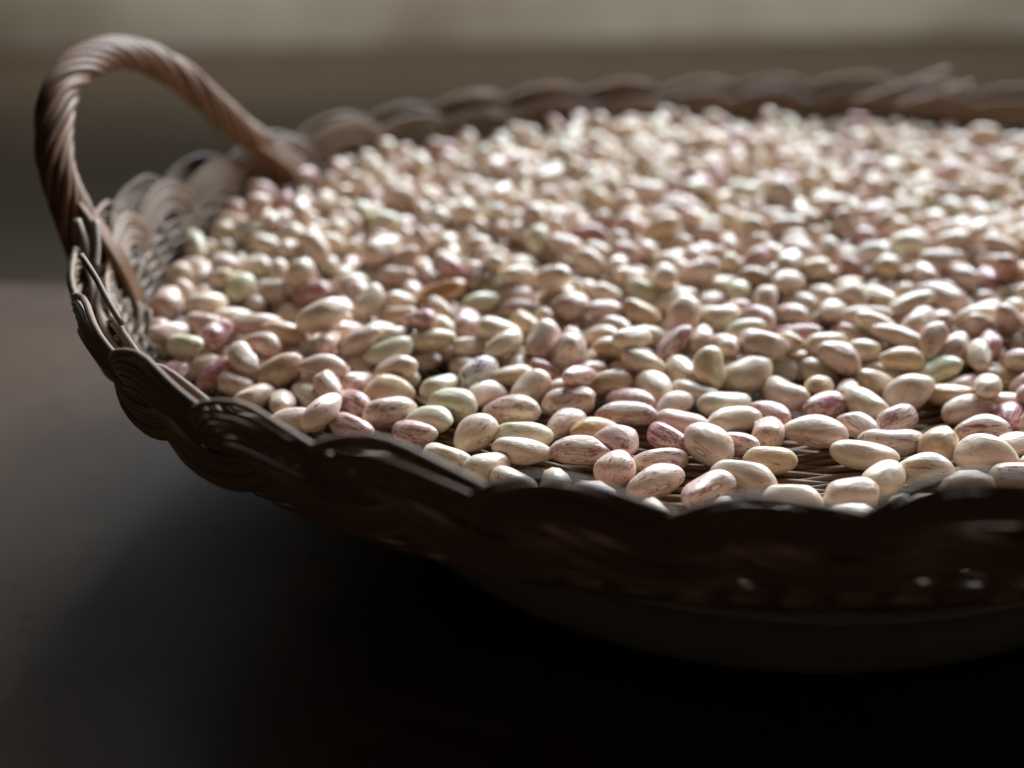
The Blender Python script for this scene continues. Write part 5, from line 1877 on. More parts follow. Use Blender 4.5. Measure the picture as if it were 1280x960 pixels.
614,4857,354,10,-79,-50,34,110,92,75,4,3,
1599,4718,349,11,-16,3,98,141,94,83,6,2,
1816,3747,302,6,99,-7,-4,155,89,72,8,0,
1744,4992,381,5,-99,-9,-9,142,90,77,6,0,
2170,4788,371,66,20,-2,72,160,80,72,0,0,
-155,4675,375,34,-88,0,-32,119,105,90,0,0,
1263,4740,386,2,82,-55,-17,126,82,69,9,1,
2077,4712,384,26,-23,51,-78,133,85,69,5,3,
481,4722,356,9,-26,28,92,136,108,90,7,0,
1244,5063,374,74,-42,13,51,128,100,85,3,3,
1705,4538,409,34,26,32,-85,156,98,90,5,6,
767,5186,365,9,-83,54,-10,151,102,92,8,0,
109,5698,390,44,89,6,-5,155,105,85,7,4,
1384,6254,382,39,-49,58,53,163,77,64,11,3,
-534,5783,396,62,-71,29,-18,128,85,69,6,0,
388,6411,440,59,-15,-14,78,133,89,78,6,6,
1867,5666,393,20,-20,95,-14,156,103,84,11,4,
1088,5923,381,50,53,38,57,163,105,93,2,4,
2138,6095,418,18,92,-24,24,128,100,89,11,5,
212,6193,423,57,4,28,-77,149,99,87,8,6,
1696,5111,395,3,69,-69,-20,165,95,80,5,4,
2074,5555,450,34,11,66,-66,134,97,83,10,6,
-1133,4331,310,35,92,16,-6,164,101,87,11,0,
-1062,4765,318,21,80,-49,-27,146,102,91,5,3,
-11,4015,321,51,-10,-81,-29,120,109,94,0,0,
-3,4356,310,69,-72,-7,1,129,102,84,4,0,
566,4362,304,0,5,99,12,164,89,72,6,1,
745,2828,305,2,-22,92,-31,148,90,80,9,4,
-1208,4046,314,47,-42,30,-72,143,98,84,11,0,
-453,3878,303,56,-6,17,-81,141,95,80,11,0,
-244,4062,306,20,72,63,21,128,87,76,14,1,
1192,3902,303,5,-53,-83,16,115,101,81,6,0,
1373,4104,308,37,-13,-16,90,133,102,93,2,3,
1577,4616,321,69,23,38,56,144,99,82,3,0,
1955,4622,323,47,74,-18,45,136,102,86,12,3,
486,4910,375,8,-20,97,10,140,99,87,15,6,
1494,4592,385,95,-1,-18,-25,159,95,79,13,2,
-455,4188,312,75,23,13,-60,141,90,77,4,0,
-54,4649,385,65,-36,-42,53,145,94,78,4,4,
1269,4310,297,3,-4,66,-75,178,78,65,10,1,
1817,4819,377,17,-93,-30,10,145,90,83,11,4,
403,4660,363,47,-50,67,-30,136,102,83,15,6,
361,4876,402,76,-50,-42,-5,123,100,88,15,4,
1920,4981,395,85,31,-23,36,157,94,82,4,0,
901,5383,364,7,-54,-79,-30,142,101,83,6,1,
958,6390,402,100,1,-2,2,177,91,82,11,2,
1343,5079,381,81,21,15,-53,139,107,93,8,5,
1261,5410,380,63,2,56,-54,136,84,75,6,4,
1243,5657,357,5,-66,20,-72,152,95,78,5,2,
859,5496,371,89,-43,-11,9,128,92,77,15,4,
-261,5418,428,14,87,31,-36,150,90,79,15,4,
266,6005,447,13,-77,-63,3,149,88,73,6,0,
1860,5217,393,88,2,4,-48,156,92,83,10,5,
2070,5438,371,41,-21,-80,39,126,102,93,13,4,
-803,5427,391,3,-75,33,57,125,93,85,13,0,
61,5569,366,70,58,-39,15,147,88,77,3,0,
1033,6320,459,29,13,94,14,154,89,75,1,6,
1379,6128,388,88,-25,10,-39,145,84,70,14,0,
2454,5590,443,51,-13,11,-84,159,92,81,5,3,
976,5127,383,19,95,12,-23,144,77,69,2,4,
813,5420,410,10,1,98,14,123,91,83,9,5,
2599,6320,390,23,60,-25,-72,153,103,94,5,4,
2697,6174,486,68,-62,-37,-11,133,105,87,6,0,
-1271,4341,321,18,16,-92,-31,158,103,94,12,0,
-899,4448,300,3,37,92,-11,151,90,72,11,0,
-387,4716,307,3,3,99,-13,134,96,84,13,3,
-134,4000,298,100,5,-2,0,162,77,63,3,0,
924,4004,307,49,-49,-53,49,159,95,88,4,4,
941,4564,303,11,-93,36,-1,129,94,77,12,0,
1143,2891,303,10,-12,99,-1,152,86,77,7,6,
1503,3976,312,7,-22,97,9,180,111,91,13,4,
1506,4532,315,24,14,82,50,153,88,79,14,2,
1480,4683,313,41,12,22,88,169,106,93,10,0,
1878,4129,310,96,-12,-2,-24,157,99,89,14,3,
-229,4425,303,76,-13,-9,63,169,99,80,6,3,
95,4599,303,17,-86,48,-2,155,88,81,8,4,
291,5036,309,4,-97,24,-7,152,96,89,9,0,
668,5203,306,15,-53,81,-21,160,103,85,7,4,
123,4962,391,89,-33,-30,9,135,97,81,14,2,
346,4982,398,9,-54,-76,34,139,108,91,10,0,
941,4784,359,19,73,-61,25,133,84,67,4,4,
1729,4907,338,53,-34,-69,-34,155,106,91,7,0,
2016,4932,379,64,41,-18,-62,158,92,81,15,2,
-1037,4631,377,10,36,-92,-14,127,100,87,2,4,
263,4784,372,75,4,27,-61,164,98,89,6,3,
1023,4636,394,12,-1,63,-76,142,96,83,1,0,
2153,4661,378,97,-9,-10,21,125,108,91,10,3,
-767,4809,385,51,81,-10,-26,143,80,64,10,0,
1113,4806,361,24,-96,0,-13,138,92,85,6,5,
-810,4736,360,31,-76,57,3,156,80,73,15,3,
-473,5826,361,8,68,-56,-46,145,99,83,2,0,
165,5509,381,1,3,42,-91,138,109,96,3,4,
1096,6133,359,52,-42,-23,70,133,108,98,10,2,
1470,5034,391,83,-40,25,-29,162,108,92,11,6,
1474,5569,392,27,-69,54,-41,139,109,101,5,4,
1606,6192,385,66,-4,20,-72,124,100,92,10,0,
2229,6100,379,8,84,52,12,165,93,85,3,0,
-844,5343,415,22,-96,-1,17,138,106,91,15,0,
-85,5190,399,70,-65,-26,-15,161,82,71,4,4,
-27,5897,380,55,69,42,22,158,99,81,9,4,
83,5042,407,46,76,-41,-18,133,99,89,12,4,
642,5440,351,51,-20,-27,-79,140,90,81,4,4,
1420,5145,364,83,-12,47,-27,146,91,84,14,4,
2238,5182,373,96,8,26,-5,156,88,79,3,0,
-716,5064,405,16,33,-41,-84,155,87,71,14,0,
-71,5434,408,57,-23,79,9,144,90,79,7,4,
422,5308,344,75,1,66,0,163,82,70,6,0,
1152,6012,392,66,52,-29,-47,144,89,79,9,0,
1329,6308,441,7,14,-75,-64,149,92,82,8,6,
-368,5702,378,20,-23,81,-50,140,77,64,2,3,
594,5143,371,12,-85,12,50,132,81,67,13,4,
1050,5381,355,31,-23,57,-72,120,84,68,6,3,
1268,5515,399,21,80,40,-40,148,103,83,8,4,
1391,5581,430,41,-45,1,-79,126,87,80,10,4,
582,6406,425,23,78,-56,16,137,104,88,13,4,
2521,6383,421,23,47,46,-71,163,103,86,3,4,
-172,5986,466,7,-44,-89,-5,124,99,88,15,1,
-371,2871,301,10,57,-81,-7,126,80,72,2,1,
-147,2729,302,3,27,95,-17,124,98,79,8,5,
-111,2824,310,89,-38,11,-20,160,109,100,15,0,
-1,2678,303,49,-6,14,-86,168,95,80,6,1,
160,2657,308,24,-22,-42,85,148,106,91,2,0,
209,2839,301,30,-2,2,-95,153,94,77,10,0,
443,2646,306,93,-31,12,-14,165,106,86,11,1,
542,2528,308,14,-95,-24,17,110,112,92,8,6,
637,2608,321,6,-2,-63,-77,175,102,89,8,3,
784,2652,303,9,-53,84,-12,162,89,81,15,0,
1013,2645,302,14,1,21,-97,163,90,78,2,6,
1121,2504,332,19,61,54,-55,153,109,92,1,6,
1116,2614,297,7,-32,93,-15,172,77,66,2,0,
1301,2609,303,98,-10,2,-20,148,87,78,3,0,
1328,2700,307,81,32,-7,-48,127,89,79,13,3,
1320,2855,301,24,-96,17,5,137,84,70,2,0,
1521,2693,302,53,-42,49,-55,113,90,81,15,5,
1504,2879,305,56,-15,6,81,141,98,81,7,0,
1651,2647,305,98,-21,5,2,120,94,85,11,0,
1719,2912,298,13,-99,-1,5,149,81,66,0,4,
1663,3097,306,0,58,-81,9,160,102,83,5,0,
1722,3243,306,30,-4,-6,-95,171,99,83,5,4,
1837,2670,304,5,0,-21,-98,143,88,70,14,6,
1880,2875,306,100,-6,3,-7,157,106,86,13,3,
1896,3055,308,92,5,-3,-40,141,98,84,3,6,
1844,3222,314,13,3,-39,-91,171,93,85,15,0,
1873,3418,305,89,-11,-10,43,142,89,82,9,6,
1875,3612,312,66,-56,36,-36,141,105,90,13,5,
1907,3838,302,6,-43,-90,8,156,90,74,9,3,
2093,2809,315,57,76,-26,-16,127,92,82,3,4,
2067,3081,300,13,-44,88,-11,135,90,74,8,4,
2045,3212,303,4,-72,-68,15,146,91,79,2,0,
1993,3392,315,80,57,9,14,179,97,85,5,4,
2039,3644,303,99,5,-7,8,136,89,73,4,2,
2076,3828,304,0,78,63,-1,158,92,77,3,2,
2072,3985,307,86,9,-2,-49,155,100,80,1,4,
2082,4164,306,99,-16,-1,6,158,98,85,1,0,
2061,4319,307,99,0,6,11,147,92,80,0,3,
2064,4541,304,59,0,8,-81,147,90,75,4,1,
2246,2883,303,53,1,-8,85,140,91,76,12,4,
2248,3058,306,7,1,-13,99,148,97,89,12,3,
2241,3223,312,59,80,5,3,154,86,70,10,5,
2235,3394,303,10,-61,-78,9,135,91,77,9,0,
2235,3547,308,97,14,-11,14,131,89,76,0,3,
2282,3810,303,33,-76,54,-13,120,90,76,7,3,
2244,3986,309,38,1,9,92,155,96,85,8,4,
2234,4203,306,32,-10,52,-78,150,98,82,0,1,
2229,4362,302,41,-55,-55,48,152,91,83,0,0,
2177,4525,303,34,2,25,90,148,81,70,13,0,
2229,4743,303,56,-22,-23,76,155,93,78,3,3,
2268,4903,314,67,28,-21,-65,137,98,86,8,0,
2301,5098,302,13,-95,28,-6,159,92,79,11,0,
2398,3045,302,0,-15,96,-24,148,92,76,10,1,
2440,3274,307,74,-12,16,-64,176,97,90,11,2,
2456,3419,308,47,6,2,88,144,89,83,7,3,
2387,3591,307,12,-84,53,-4,152,101,84,13,0,
2460,3777,301,76,-7,-5,64,116,90,74,3,4,
2410,4022,311,87,8,19,-45,138,93,82,1,0,
2376,4160,307,35,-1,10,93,131,99,81,4,4,
2449,4308,308,20,-78,58,-14,134,98,83,13,0,
2401,4509,303,31,-34,-64,62,166,88,71,1,6,
2435,4696,309,1,0,-97,-23,155,95,85,7,3,
2431,4912,303,80,-17,-7,56,167,92,78,11,6,
2415,5069,310,48,34,48,65,168,92,78,4,6,
2561,3108,298,86,-19,-3,47,147,79,68,7,4,
2620,3262,328,76,40,-26,44,148,89,82,2,0,
2582,3439,301,63,-5,-10,-77,155,92,81,10,0,
2578,3600,307,91,11,-1,39,139,96,82,14,0,
2565,3797,301,13,87,47,6,146,77,67,14,4,
2582,3992,303,1,62,78,7,136,90,73,15,0,
2575,4126,305,9,-9,19,-97,156,101,89,5,0,
2607,4357,300,14,-92,36,-1,124,91,73,6,0,
2609,4521,303,94,-34,-1,-3,121,91,82,12,0,
2603,4692,309,64,-24,16,-71,116,98,83,0,6,
2631,4875,308,13,-5,18,97,147,85,77,6,6,
2614,5114,306,6,4,99,10,137,93,80,13,1,
2819,3279,307,53,-84,-11,6,140,104,85,12,4,
2780,3424,301,2,-14,-92,35,121,85,72,11,2,
2788,3607,316,56,37,30,67,121,96,87,2,3,
2815,3771,298,99,4,-9,-4,152,90,72,10,1,
2778,3967,299,1,-22,96,-17,120,85,70,10,4,
2819,4171,306,52,-29,-35,72,147,98,85,15,0,
2794,4366,311,63,10,-35,-68,121,86,75,15,0,
2726,4557,302,5,0,-14,99,127,93,76,1,3,
2800,4750,298,8,-87,-49,-1,134,80,64,5,0,
2753,4869,305,7,44,90,1,135,96,78,1,2,
2823,5106,299,64,0,-13,75,122,83,68,11,6,
2954,3424,311,44,11,34,83,141,97,79,15,0,
2955,3643,302,75,12,-2,-65,139,87,72,2,0,
2965,3784,304,92,-17,-6,36,178,98,80,1,4,
2968,4034,308,85,-17,-11,48,154,101,94,12,0,
3006,4231,315,14,37,84,37,152,98,91,5,0,
3007,4358,300,52,-17,13,-83,124,87,79,5,4,
2976,4530,303,85,-18,-5,49,137,93,80,11,3,
2992,4715,305,94,8,5,33,152,86,78,9,0,
2983,4913,309,1,3,74,-67,131,101,82,8,0,
3006,5084,310,62,18,-9,-75,142,92,78,6,0,
2966,5249,308,58,-3,44,69,120,79,71,6,0,
3040,3638,302,1,-59,-79,17,134,86,79,7,4,
3154,3826,304,93,-15,0,-33,122,87,80,9,6,
3195,4012,305,12,-41,89,16,149,93,76,7,4,
3198,4193,333,21,-47,60,62,157,101,88,14,5,
3187,4341,313,12,-79,60,-9,163,108,96,4,5,
3176,4556,307,63,-16,29,-70,161,106,87,11,5,
3151,4736,309,6,-44,89,8,139,98,89,8,5,
3152,4910,302,70,-11,-21,67,128,91,85,5,6,
3133,5083,308,4,22,-97,-3,133,99,81,12,0,
3166,5274,305,10,-83,-54,10,139,95,84,1,0,
3319,3999,315,96,4,-1,-28,149,105,96,14,0,
3397,4171,305,9,46,-88,6,121,98,79,5,3,
3323,4359,305,4,26,-96,6,167,96,79,9,2,
3318,4550,307,62,5,7,-78,140,98,82,9,0,
3340,4713,322,71,65,3,-28,127,105,92,6,4,
3385,4915,312,98,-16,3,-6,162,106,95,4,1,
3334,5115,304,48,-4,13,-87,131,87,80,8,0,
3527,4581,304,79,2,-4,61,137,90,76,9,0,
3530,4775,320,67,46,8,57,156,95,78,3,2,
3537,4881,315,6,-37,34,86,120,104,87,6,3,
3529,5050,306,11,-61,-78,10,150,97,86,10,3,
839,2765,307,7,42,86,28,131,80,73,3,6,
1230,2737,307,14,-79,-60,8,167,94,84,4,6,
1712,2757,309,50,7,6,-86,130,107,88,9,0,
1756,3013,322,47,65,-51,-31,138,106,95,10,4,
1773,3143,300,71,-66,18,-17,143,78,71,13,3,
1805,3509,307,8,70,71,11,177,93,83,15,3,
1949,2798,303,38,9,-3,-92,141,87,73,11,2,
1960,3278,321,73,-16,30,60,151,97,82,3,0,
1951,3511,304,9,-64,-76,10,130,87,79,9,4,
1994,3719,305,10,-3,23,-97,152,100,84,12,4,
1963,3941,305,12,99,-6,3,132,90,79,2,0,
1981,4060,302,69,-62,-26,27,162,77,71,14,6,
1962,4244,310,17,-3,-10,98,137,103,95,3,3,
2163,3310,307,0,89,-44,9,141,97,85,10,0,
2142,3706,303,98,4,-12,-12,144,94,86,10,0,
2180,3904,316,26,-22,91,25,153,88,77,7,3,
2161,4080,302,99,-3,6,12,162,80,71,9,0,
2149,4257,304,51,-83,-17,13,129,92,83,6,4,
2140,4447,305,36,-34,-65,57,137,90,76,4,0,
2163,4627,308,30,19,-68,-64,140,77,67,8,0,
2239,5014,314,10,97,17,-13,151,109,97,2,0,
2325,3155,309,11,-12,24,-96,151,100,87,15,0,
2349,3703,305,21,6,-10,-97,163,95,77,4,0,
2348,3894,314,24,-32,-88,24,132,109,97,5,4,
2306,4082,306,5,-59,-80,12,180,93,80,4,6,
2339,4301,304,56,10,-3,82,157,103,88,10,1,
2320,4436,304,7,-33,94,-9,143,99,80,1,4,
2338,4639,304,20,82,-52,-10,148,83,69,1,0,
2345,4763,305,90,-1,9,43,124,93,79,12,5,
2353,4964,315,9,72,-67,16,146,101,82,13,3,
2335,5204,298,91,-21,-3,35,139,80,68,2,0,
2469,3142,306,11,-26,95,-12,139,97,88,8,4,
2541,3317,327,64,75,-13,11,130,112,102,15,0,
2486,3514,308,1,-14,91,39,139,87,74,15,0,
2517,3680,303,82,8,1,57,130,86,74,3,0,
2513,3866,326,64,-46,16,60,141,96,83,8,4,
2469,4086,298,6,-55,-82,15,146,77,69,6,4,
2552,4233,311,94,29,5,-16,123,98,89,4,1,
2528,4426,301,82,-35,-12,44,153,93,75,2,3,
2496,4608,301,5,-99,11,-2,149,83,71,7,4,
2506,4835,304,9,-77,-63,7,145,90,74,14,0,
2550,4994,303,92,6,0,40,111,83,71,0,4,
2470,5223,312,1,20,-97,-14,119,103,90,14,4,
2698,3344,316,70,47,31,44,152,100,85,14,6,
2733,3517,304,3,19,95,-24,173,90,82,8,0,
2690,3668,308,93,2,-9,-35,129,93,84,15,3,
2679,3848,305,96,-13,5,-23,142,99,81,0,3,
2693,4054,307,20,0,-14,97,171,96,83,4,4,
2723,4254,310,80,38,-16,-45,157,94,81,7,1,
2749,4473,304,99,-13,-1,0,133,95,77,0,4,
2697,4668,313,81,27,-17,-48,127,97,86,5,5,
2684,4781,308,2,4,6,100,134,99,84,2,0,
2707,4978,322,40,-8,40,82,142,105,95,5,3,
2699,5250,300,6,45,-89,-7,153,79,66,9,5,
2880,3377,323,45,-33,-77,31,138,108,94,9,0,
2867,3670,305,55,-60,-45,38,128,100,81,10,6,
2874,3865,305,1,92,-39,6,159,93,75,14,0,
2895,4111,296,78,8,0,62,154,81,66,10,2,
2879,4254,306,86,-36,21,-31,157,97,88,8,0,
2915,4438,310,8,-21,-73,65,156,96,87,1,4,
2873,4624,303,8,36,-93,-7,136,89,75,5,3,
2908,4787,298,6,-25,-96,13,133,81,70,11,4,
2877,4968,300,53,2,-2,85,141,93,75,10,0,
2892,5183,304,12,-99,6,-4,152,96,80,5,5,
3035,3502,307,19,64,72,20,128,90,73,13,4,
3083,3769,315,27,49,62,55,162,95,86,2,4,
2994,3894,298,15,9,2,98,163,86,73,10,0,
3094,4049,304,15,85,-50,-9,153,89,81,11,0,
3103,4259,307,18,-90,39,1,131,100,90,8,2,
3075,4468,305,66,4,0,-75,151,92,82,13,0,
3088,4610,303,33,-14,54,-76,166,88,78,0,6,
3077,4833,315,59,58,-29,-48,136,95,82,5,1,
3075,4979,303,16,70,70,4,129,85,75,0,6,
3084,5174,310,99,-14,0,9,126,102,94,3,0,
3185,3717,314,18,83,-42,-32,150,90,77,12,4,
3236,3894,306,63,-19,26,-70,172,99,92,6,4,
3271,4126,300,45,-10,33,-82,144,85,74,11,4,
3299,4244,304,98,-14,2,-14,156,99,79,1,1,
3250,4450,306,55,-30,-35,69,158,100,92,6,0,
3250,4664,301,28,-83,45,-14,147,87,77,15,2,
3233,4834,300,87,-49,2,-4,119,90,82,1,1,
3246,5041,303,72,8,-2,-69,163,85,68,6,6,
3226,5179,301,9,-65,74,-11,150,95,77,15,6,
3435,4277,317,3,24,97,0,151,106,98,14,6,
3465,4485,296,50,-17,-29,80,151,77,67,12,6,
3407,4616,318,21,-42,-87,-19,143,90,83,0,0,
3392,4813,309,83,-52,-2,20,159,104,90,0,0,
3453,4993,306,20,-26,-81,50,154,88,72,4,0,
3435,5169,309,9,-65,-75,9,162,94,85,14,0,
-462,2879,304,48,-59,-50,42,156,92,77,10,2,
212,2732,305,67,-73,8,-10,161,93,77,5,4,
518,2755,318,9,-78,-49,-38,132,103,84,5,3,
624,2710,304,1,-26,96,-13,116,98,82,10,4,
1408,2889,307,31,58,-74,-15,110,77,65,13,0,
1923,3053,384,0,94,-35,-5,149,96,85,15,4,
1863,3154,357,9,18,-53,82,139,94,82,14,0,
1944,3760,381,86,12,-33,-38,135,103,86,11,2,
2047,3324,337,37,25,-72,54,150,101,85,1,5,
2090,3551,305,19,-3,48,-86,171,96,78,8,6,
2161,3803,317,21,-55,-80,-11,138,95,87,0,0,
2143,4008,360,38,-1,-25,89,146,102,88,11,4,
2082,4202,382,10,65,70,-28,131,97,82,14,3,
2111,4329,386,49,-24,-15,82,160,111,102,0,4,
2114,4539,377,8,-79,-59,-13,151,96,77,15,0,
2181,2840,322,30,-29,-45,79,139,86,79,11,2,
2257,3179,393,42,44,-69,-39,125,96,85,6,0,
2318,3402,349,13,74,47,46,146,101,85,11,0,
2224,3481,365,1,-8,-99,15,157,109,92,0,4,
2225,3818,378,65,-27,-28,65,144,107,94,4,5,
2265,4001,397,13,-14,-59,78,141,101,87,3,3,
2295,4171,366,54,-73,-24,34,143,89,81,2,0,
2289,4384,393,64,-5,76,-12,142,111,98,7,4,
2279,4567,311,34,17,46,80,176,90,83,4,5,
2303,4848,376,44,-46,-74,20,156,92,82,6,0,
2483,3229,374,23,-14,29,-92,156,90,78,1,2,
2382,3619,395,1,68,-72,13,124,96,83,2,0,
2439,3709,371,41,-24,-77,43,162,107,90,14,0,
2456,3936,325,9,19,-97,-11,154,87,79,5,4,
2424,4134,379,81,-34,38,-30,139,96,85,2,0,
2388,4382,361,99,-5,7,-10,119,98,80,7,0,
2403,4588,376,0,24,46,86,163,111,101,4,5,
2404,4703,404,61,55,-46,33,138,88,80,12,0,
2640,3203,390,5,-53,63,56,120,92,76,1,4,
2558,3558,387,61,30,-1,-73,156,94,86,2,4,
2540,3775,375,12,-11,92,-36,148,91,78,13,0,
2604,4089,380,7,65,-75,-14,137,95,80,12,1,
2628,4323,374,74,18,21,-61,169,95,81,9,0,
2586,4730,406,26,-4,96,13,148,96,82,3,4,
2594,4944,347,12,-34,71,-61,135,96,80,7,6,
2515,5073,326,13,-75,38,-52,141,103,91,10,4,
2592,5244,309,4,-68,-73,-2,146,102,82,8,2,
2776,3863,312,42,-68,32,-51,123,87,74,11,3,
2792,4004,367,9,-71,-58,39,156,108,94,8,1,
2752,4122,346,40,22,73,51,110,100,88,14,4,
2864,4362,365,52,57,-28,-57,145,96,88,6,0,
2760,4587,400,20,-42,-85,-25,151,101,91,8,0,
2758,4794,368,48,-32,-59,57,129,79,66,9,4,
2946,3359,389,80,-25,-13,53,143,89,72,3,0,
2894,3530,323,45,56,2,70,144,97,82,11,6,
2961,3815,383,82,-37,6,-43,132,101,88,3,4,
2883,4011,355,55,-59,36,-47,125,98,84,6,0,
3029,4122,360,5,39,-83,41,143,90,78,14,0,
2969,4365,388,16,97,-20,2,130,101,86,12,3,
3043,4546,371,13,95,-25,10,137,100,85,4,0,
2988,4804,327,75,-29,23,55,170,78,62,9,2,
3035,4906,394,27,-43,-86,4,110,91,74,8,3,
2904,5072,314,66,13,60,44,117,94,75,12,4,
3153,3876,376,20,25,92,-23,136,107,93,7,1,
3117,3941,298,98,5,-6,-17,144,77,62,0,3,
3159,4107,348,9,-4,-70,71,150,93,78,13,4,
3158,4355,396,46,-19,-11,86,152,98,83,10,0,
3153,4477,364,69,4,20,-70,141,103,88,5,0,
3157,4697,382,13,-5,89,-44,144,83,72,0,4,
3140,4843,372,49,77,-11,-38,149,91,79,2,1,
3161,4995,358,6,-93,-32,17,135,99,81,5,5,
3362,3974,405,71,-69,-13,9,166,91,79,5,0,
3376,4215,374,6,-91,38,-13,124,93,77,14,0,
3307,4403,380,4,67,-74,-5,120,98,82,10,1,
3256,4530,380,19,12,81,-54,132,101,90,9,2,
3332,4671,400,1,5,-61,79,135,93,84,3,1,
3318,4953,377,65,-15,-26,-70,133,96,78,9,0,
3394,5072,366,31,89,17,-29,110,106,96,12,2,
3485,4363,314,50,-3,56,66,129,99,90,15,5,
3529,4541,386,92,-26,-19,22,180,108,98,3,6,
3453,4737,356,5,-96,-16,-23,119,95,78,7,3,
3480,4896,372,13,-71,-67,19,144,94,83,12,0,
1420,2768,304,79,-13,-8,59,155,101,82,6,0,
1867,3515,386,83,10,-30,-46,153,106,86,0,0,
1884,3306,353,2,74,-27,61,169,103,85,12,3,
1930,3427,385,2,-19,95,-26,153,103,93,2,0,
1943,3874,378,10,33,-73,59,147,112,102,4,1,
2050,4076,362,15,-24,48,-83,136,89,72,15,4,
2041,4403,306,14,-27,88,-35,135,91,82,13,3,
2141,2932,296,20,2,5,-98,110,79,63,13,0,
2151,3151,307,25,-91,28,-14,143,99,85,5,4,
2152,3344,381,49,2,-29,-82,133,98,79,14,4,
2131,3445,307,11,-86,49,-8,162,103,87,9,4,
2186,4101,372,8,-95,29,-1,146,100,84,3,4,
2176,4214,373,37,-35,81,-28,135,80,67,4,5,
2202,4410,378,62,-24,6,-74,156,98,90,12,5,
2203,4925,376,42,-80,38,-18,126,92,78,8,3,
2327,3474,299,65,-69,24,-20,138,82,73,15,1,
2267,3737,334,86,-36,-34,-13,149,83,70,4,4,
2387,3799,325,34,79,-12,49,127,84,68,13,0,
2334,4073,389,83,55,10,-2,142,88,78,4,0,
2308,4499,383,83,-2,-19,53,152,101,83,8,0,
2273,4644,370,41,80,-43,-3,134,97,86,8,0,
2368,4776,386,64,-55,-7,53,115,93,76,10,4,
2326,5032,371,41,-1,6,-91,169,92,84,15,4,
2476,2990,326,61,59,-20,49,145,99,86,15,3,
2484,3109,391,20,-60,-73,24,148,84,76,6,0,
2519,3395,381,38,26,-63,-63,161,90,74,2,4,
2473,3573,362,73,-4,-43,-53,142,87,78,8,2,
2606,3721,316,49,30,-63,-52,143,90,73,15,2,
2495,4038,382,0,21,1,-98,153,96,85,12,0,
2481,4445,365,41,-87,-27,-12,140,89,73,13,6,
2573,4802,343,50,36,10,79,128,99,79,8,2,
2483,4966,361,7,89,-44,1,148,93,77,4,2,
2703,3582,355,17,-16,7,97,150,86,73,4,0,
2752,3656,390,24,-42,-50,71,123,101,84,6,2,
2697,3913,368,12,22,81,52,143,93,81,5,2,
2680,4027,390,18,-39,86,27,162,99,84,3,1,
2670,4194,342,65,36,17,-65,136,100,84,4,4,
2666,4516,379,33,-93,2,16,153,100,87,5,0,
2636,4614,375,65,57,2,50,172,105,92,5,3,
2665,4787,389,17,90,-40,3,154,89,75,14,4,
2638,5045,360,18,-9,94,-29,141,85,75,9,0,
2739,5135,319,26,89,-18,32,132,102,90,11,4,
2793,3363,391,64,57,-8,-51,141,100,85,14,0,
2873,3738,371,41,-18,-1,-90,123,83,75,11,0,
2872,3895,392,70,42,-50,-29,145,91,82,8,4,
2937,4130,365,5,86,50,4,145,80,74,10,0,
2922,4253,390,11,64,-75,-16,156,103,84,5,0,
2816,4667,337,13,-76,-1,64,151,85,72,2,1,
2889,4861,347,5,-23,-30,92,178,106,96,11,6,
3001,3451,379,29,-19,22,91,155,89,77,2,6,
3042,3702,356,31,-92,16,-18,153,86,76,6,0,
3048,3944,361,52,-36,-35,69,180,100,92,9,4,
3103,4045,379,99,10,-6,-8,152,78,65,4,4,
3099,4266,400,70,0,-16,-70,132,84,76,3,3,
3080,4353,340,76,39,51,-10,145,91,75,4,0,
3094,4628,398,23,22,82,48,155,94,79,12,0,
3079,4747,363,50,-61,-61,6,141,89,74,12,0,
2968,4994,342,18,0,-62,76,137,88,77,15,0,
3309,3882,333,26,-84,-12,46,170,85,69,11,0,
3294,4075,374,9,94,-19,28,128,99,86,10,4,
3255,4293,372,33,-13,17,-92,129,89,73,9,3,
3222,4434,410,37,70,-18,-58,135,98,86,0,0,
3234,4622,367,33,-4,-55,77,124,95,87,5,6,
3247,4775,364,18,-5,-97,-17,167,83,76,10,6,
3284,5053,376,79,36,7,49,135,106,86,5,1,
3372,4074,307,16,-17,-66,71,139,95,79,4,1,
3487,4240,401,17,-81,-54,14,110,107,89,8,5,
3393,4466,311,33,46,82,11,132,93,81,2,4,
3454,4610,390,89,-6,41,17,167,99,85,9,4,
3405,4832,394,83,-18,-9,-52,130,94,76,7,0,
3419,4980,394,18,45,-72,-49,159,93,82,5,4,
-976,4930,397,5,93,1,38,157,77,65,6,5,
1720,3417,331,19,10,76,-61,161,94,84,0,0,
1784,3084,360,15,17,31,92,134,81,66,13,2,
1914,3655,389,35,24,10,90,144,100,88,5,6,
1851,3780,372,19,-74,-57,30,148,94,83,0,1,
2153,3009,343,4,96,-20,16,137,95,85,13,3,
2022,3475,429,11,76,59,-26,160,80,72,8,0,
1989,3565,369,0,93,34,-15,156,88,76,14,0,
2133,3745,382,5,73,67,10,127,97,78,7,4,
2041,3994,400,34,-46,-38,-73,110,85,73,11,4,
1987,4155,374,78,1,-43,46,132,93,86,1,0,
2110,4430,411,50,63,-45,39,146,89,73,9,0,
2259,3345,380,48,51,-20,-69,147,88,74,14,6,
2230,3641,308,23,54,-81,-8,129,85,74,5,4,
2242,3720,413,34,-12,79,-49,180,92,76,6,3,
2227,3925,408,13,-18,-31,93,148,79,71,8,3,
2258,4118,455,70,41,-14,-57,117,101,89,1,5,
2222,4558,385,29,-12,94,10,133,103,95,5,5,
2187,4871,312,57,-66,26,-42,154,80,68,2,0,
2411,3058,379,6,66,60,-44,147,85,79,11,0,
2403,3392,373,43,53,-38,-63,158,93,84,2,0,
2471,3629,444,71,49,25,44,149,94,80,14,0,
2473,3741,457,72,-56,35,22,141,90,83,2,4,
2455,3962,414,66,-30,-68,9,127,98,82,14,6,
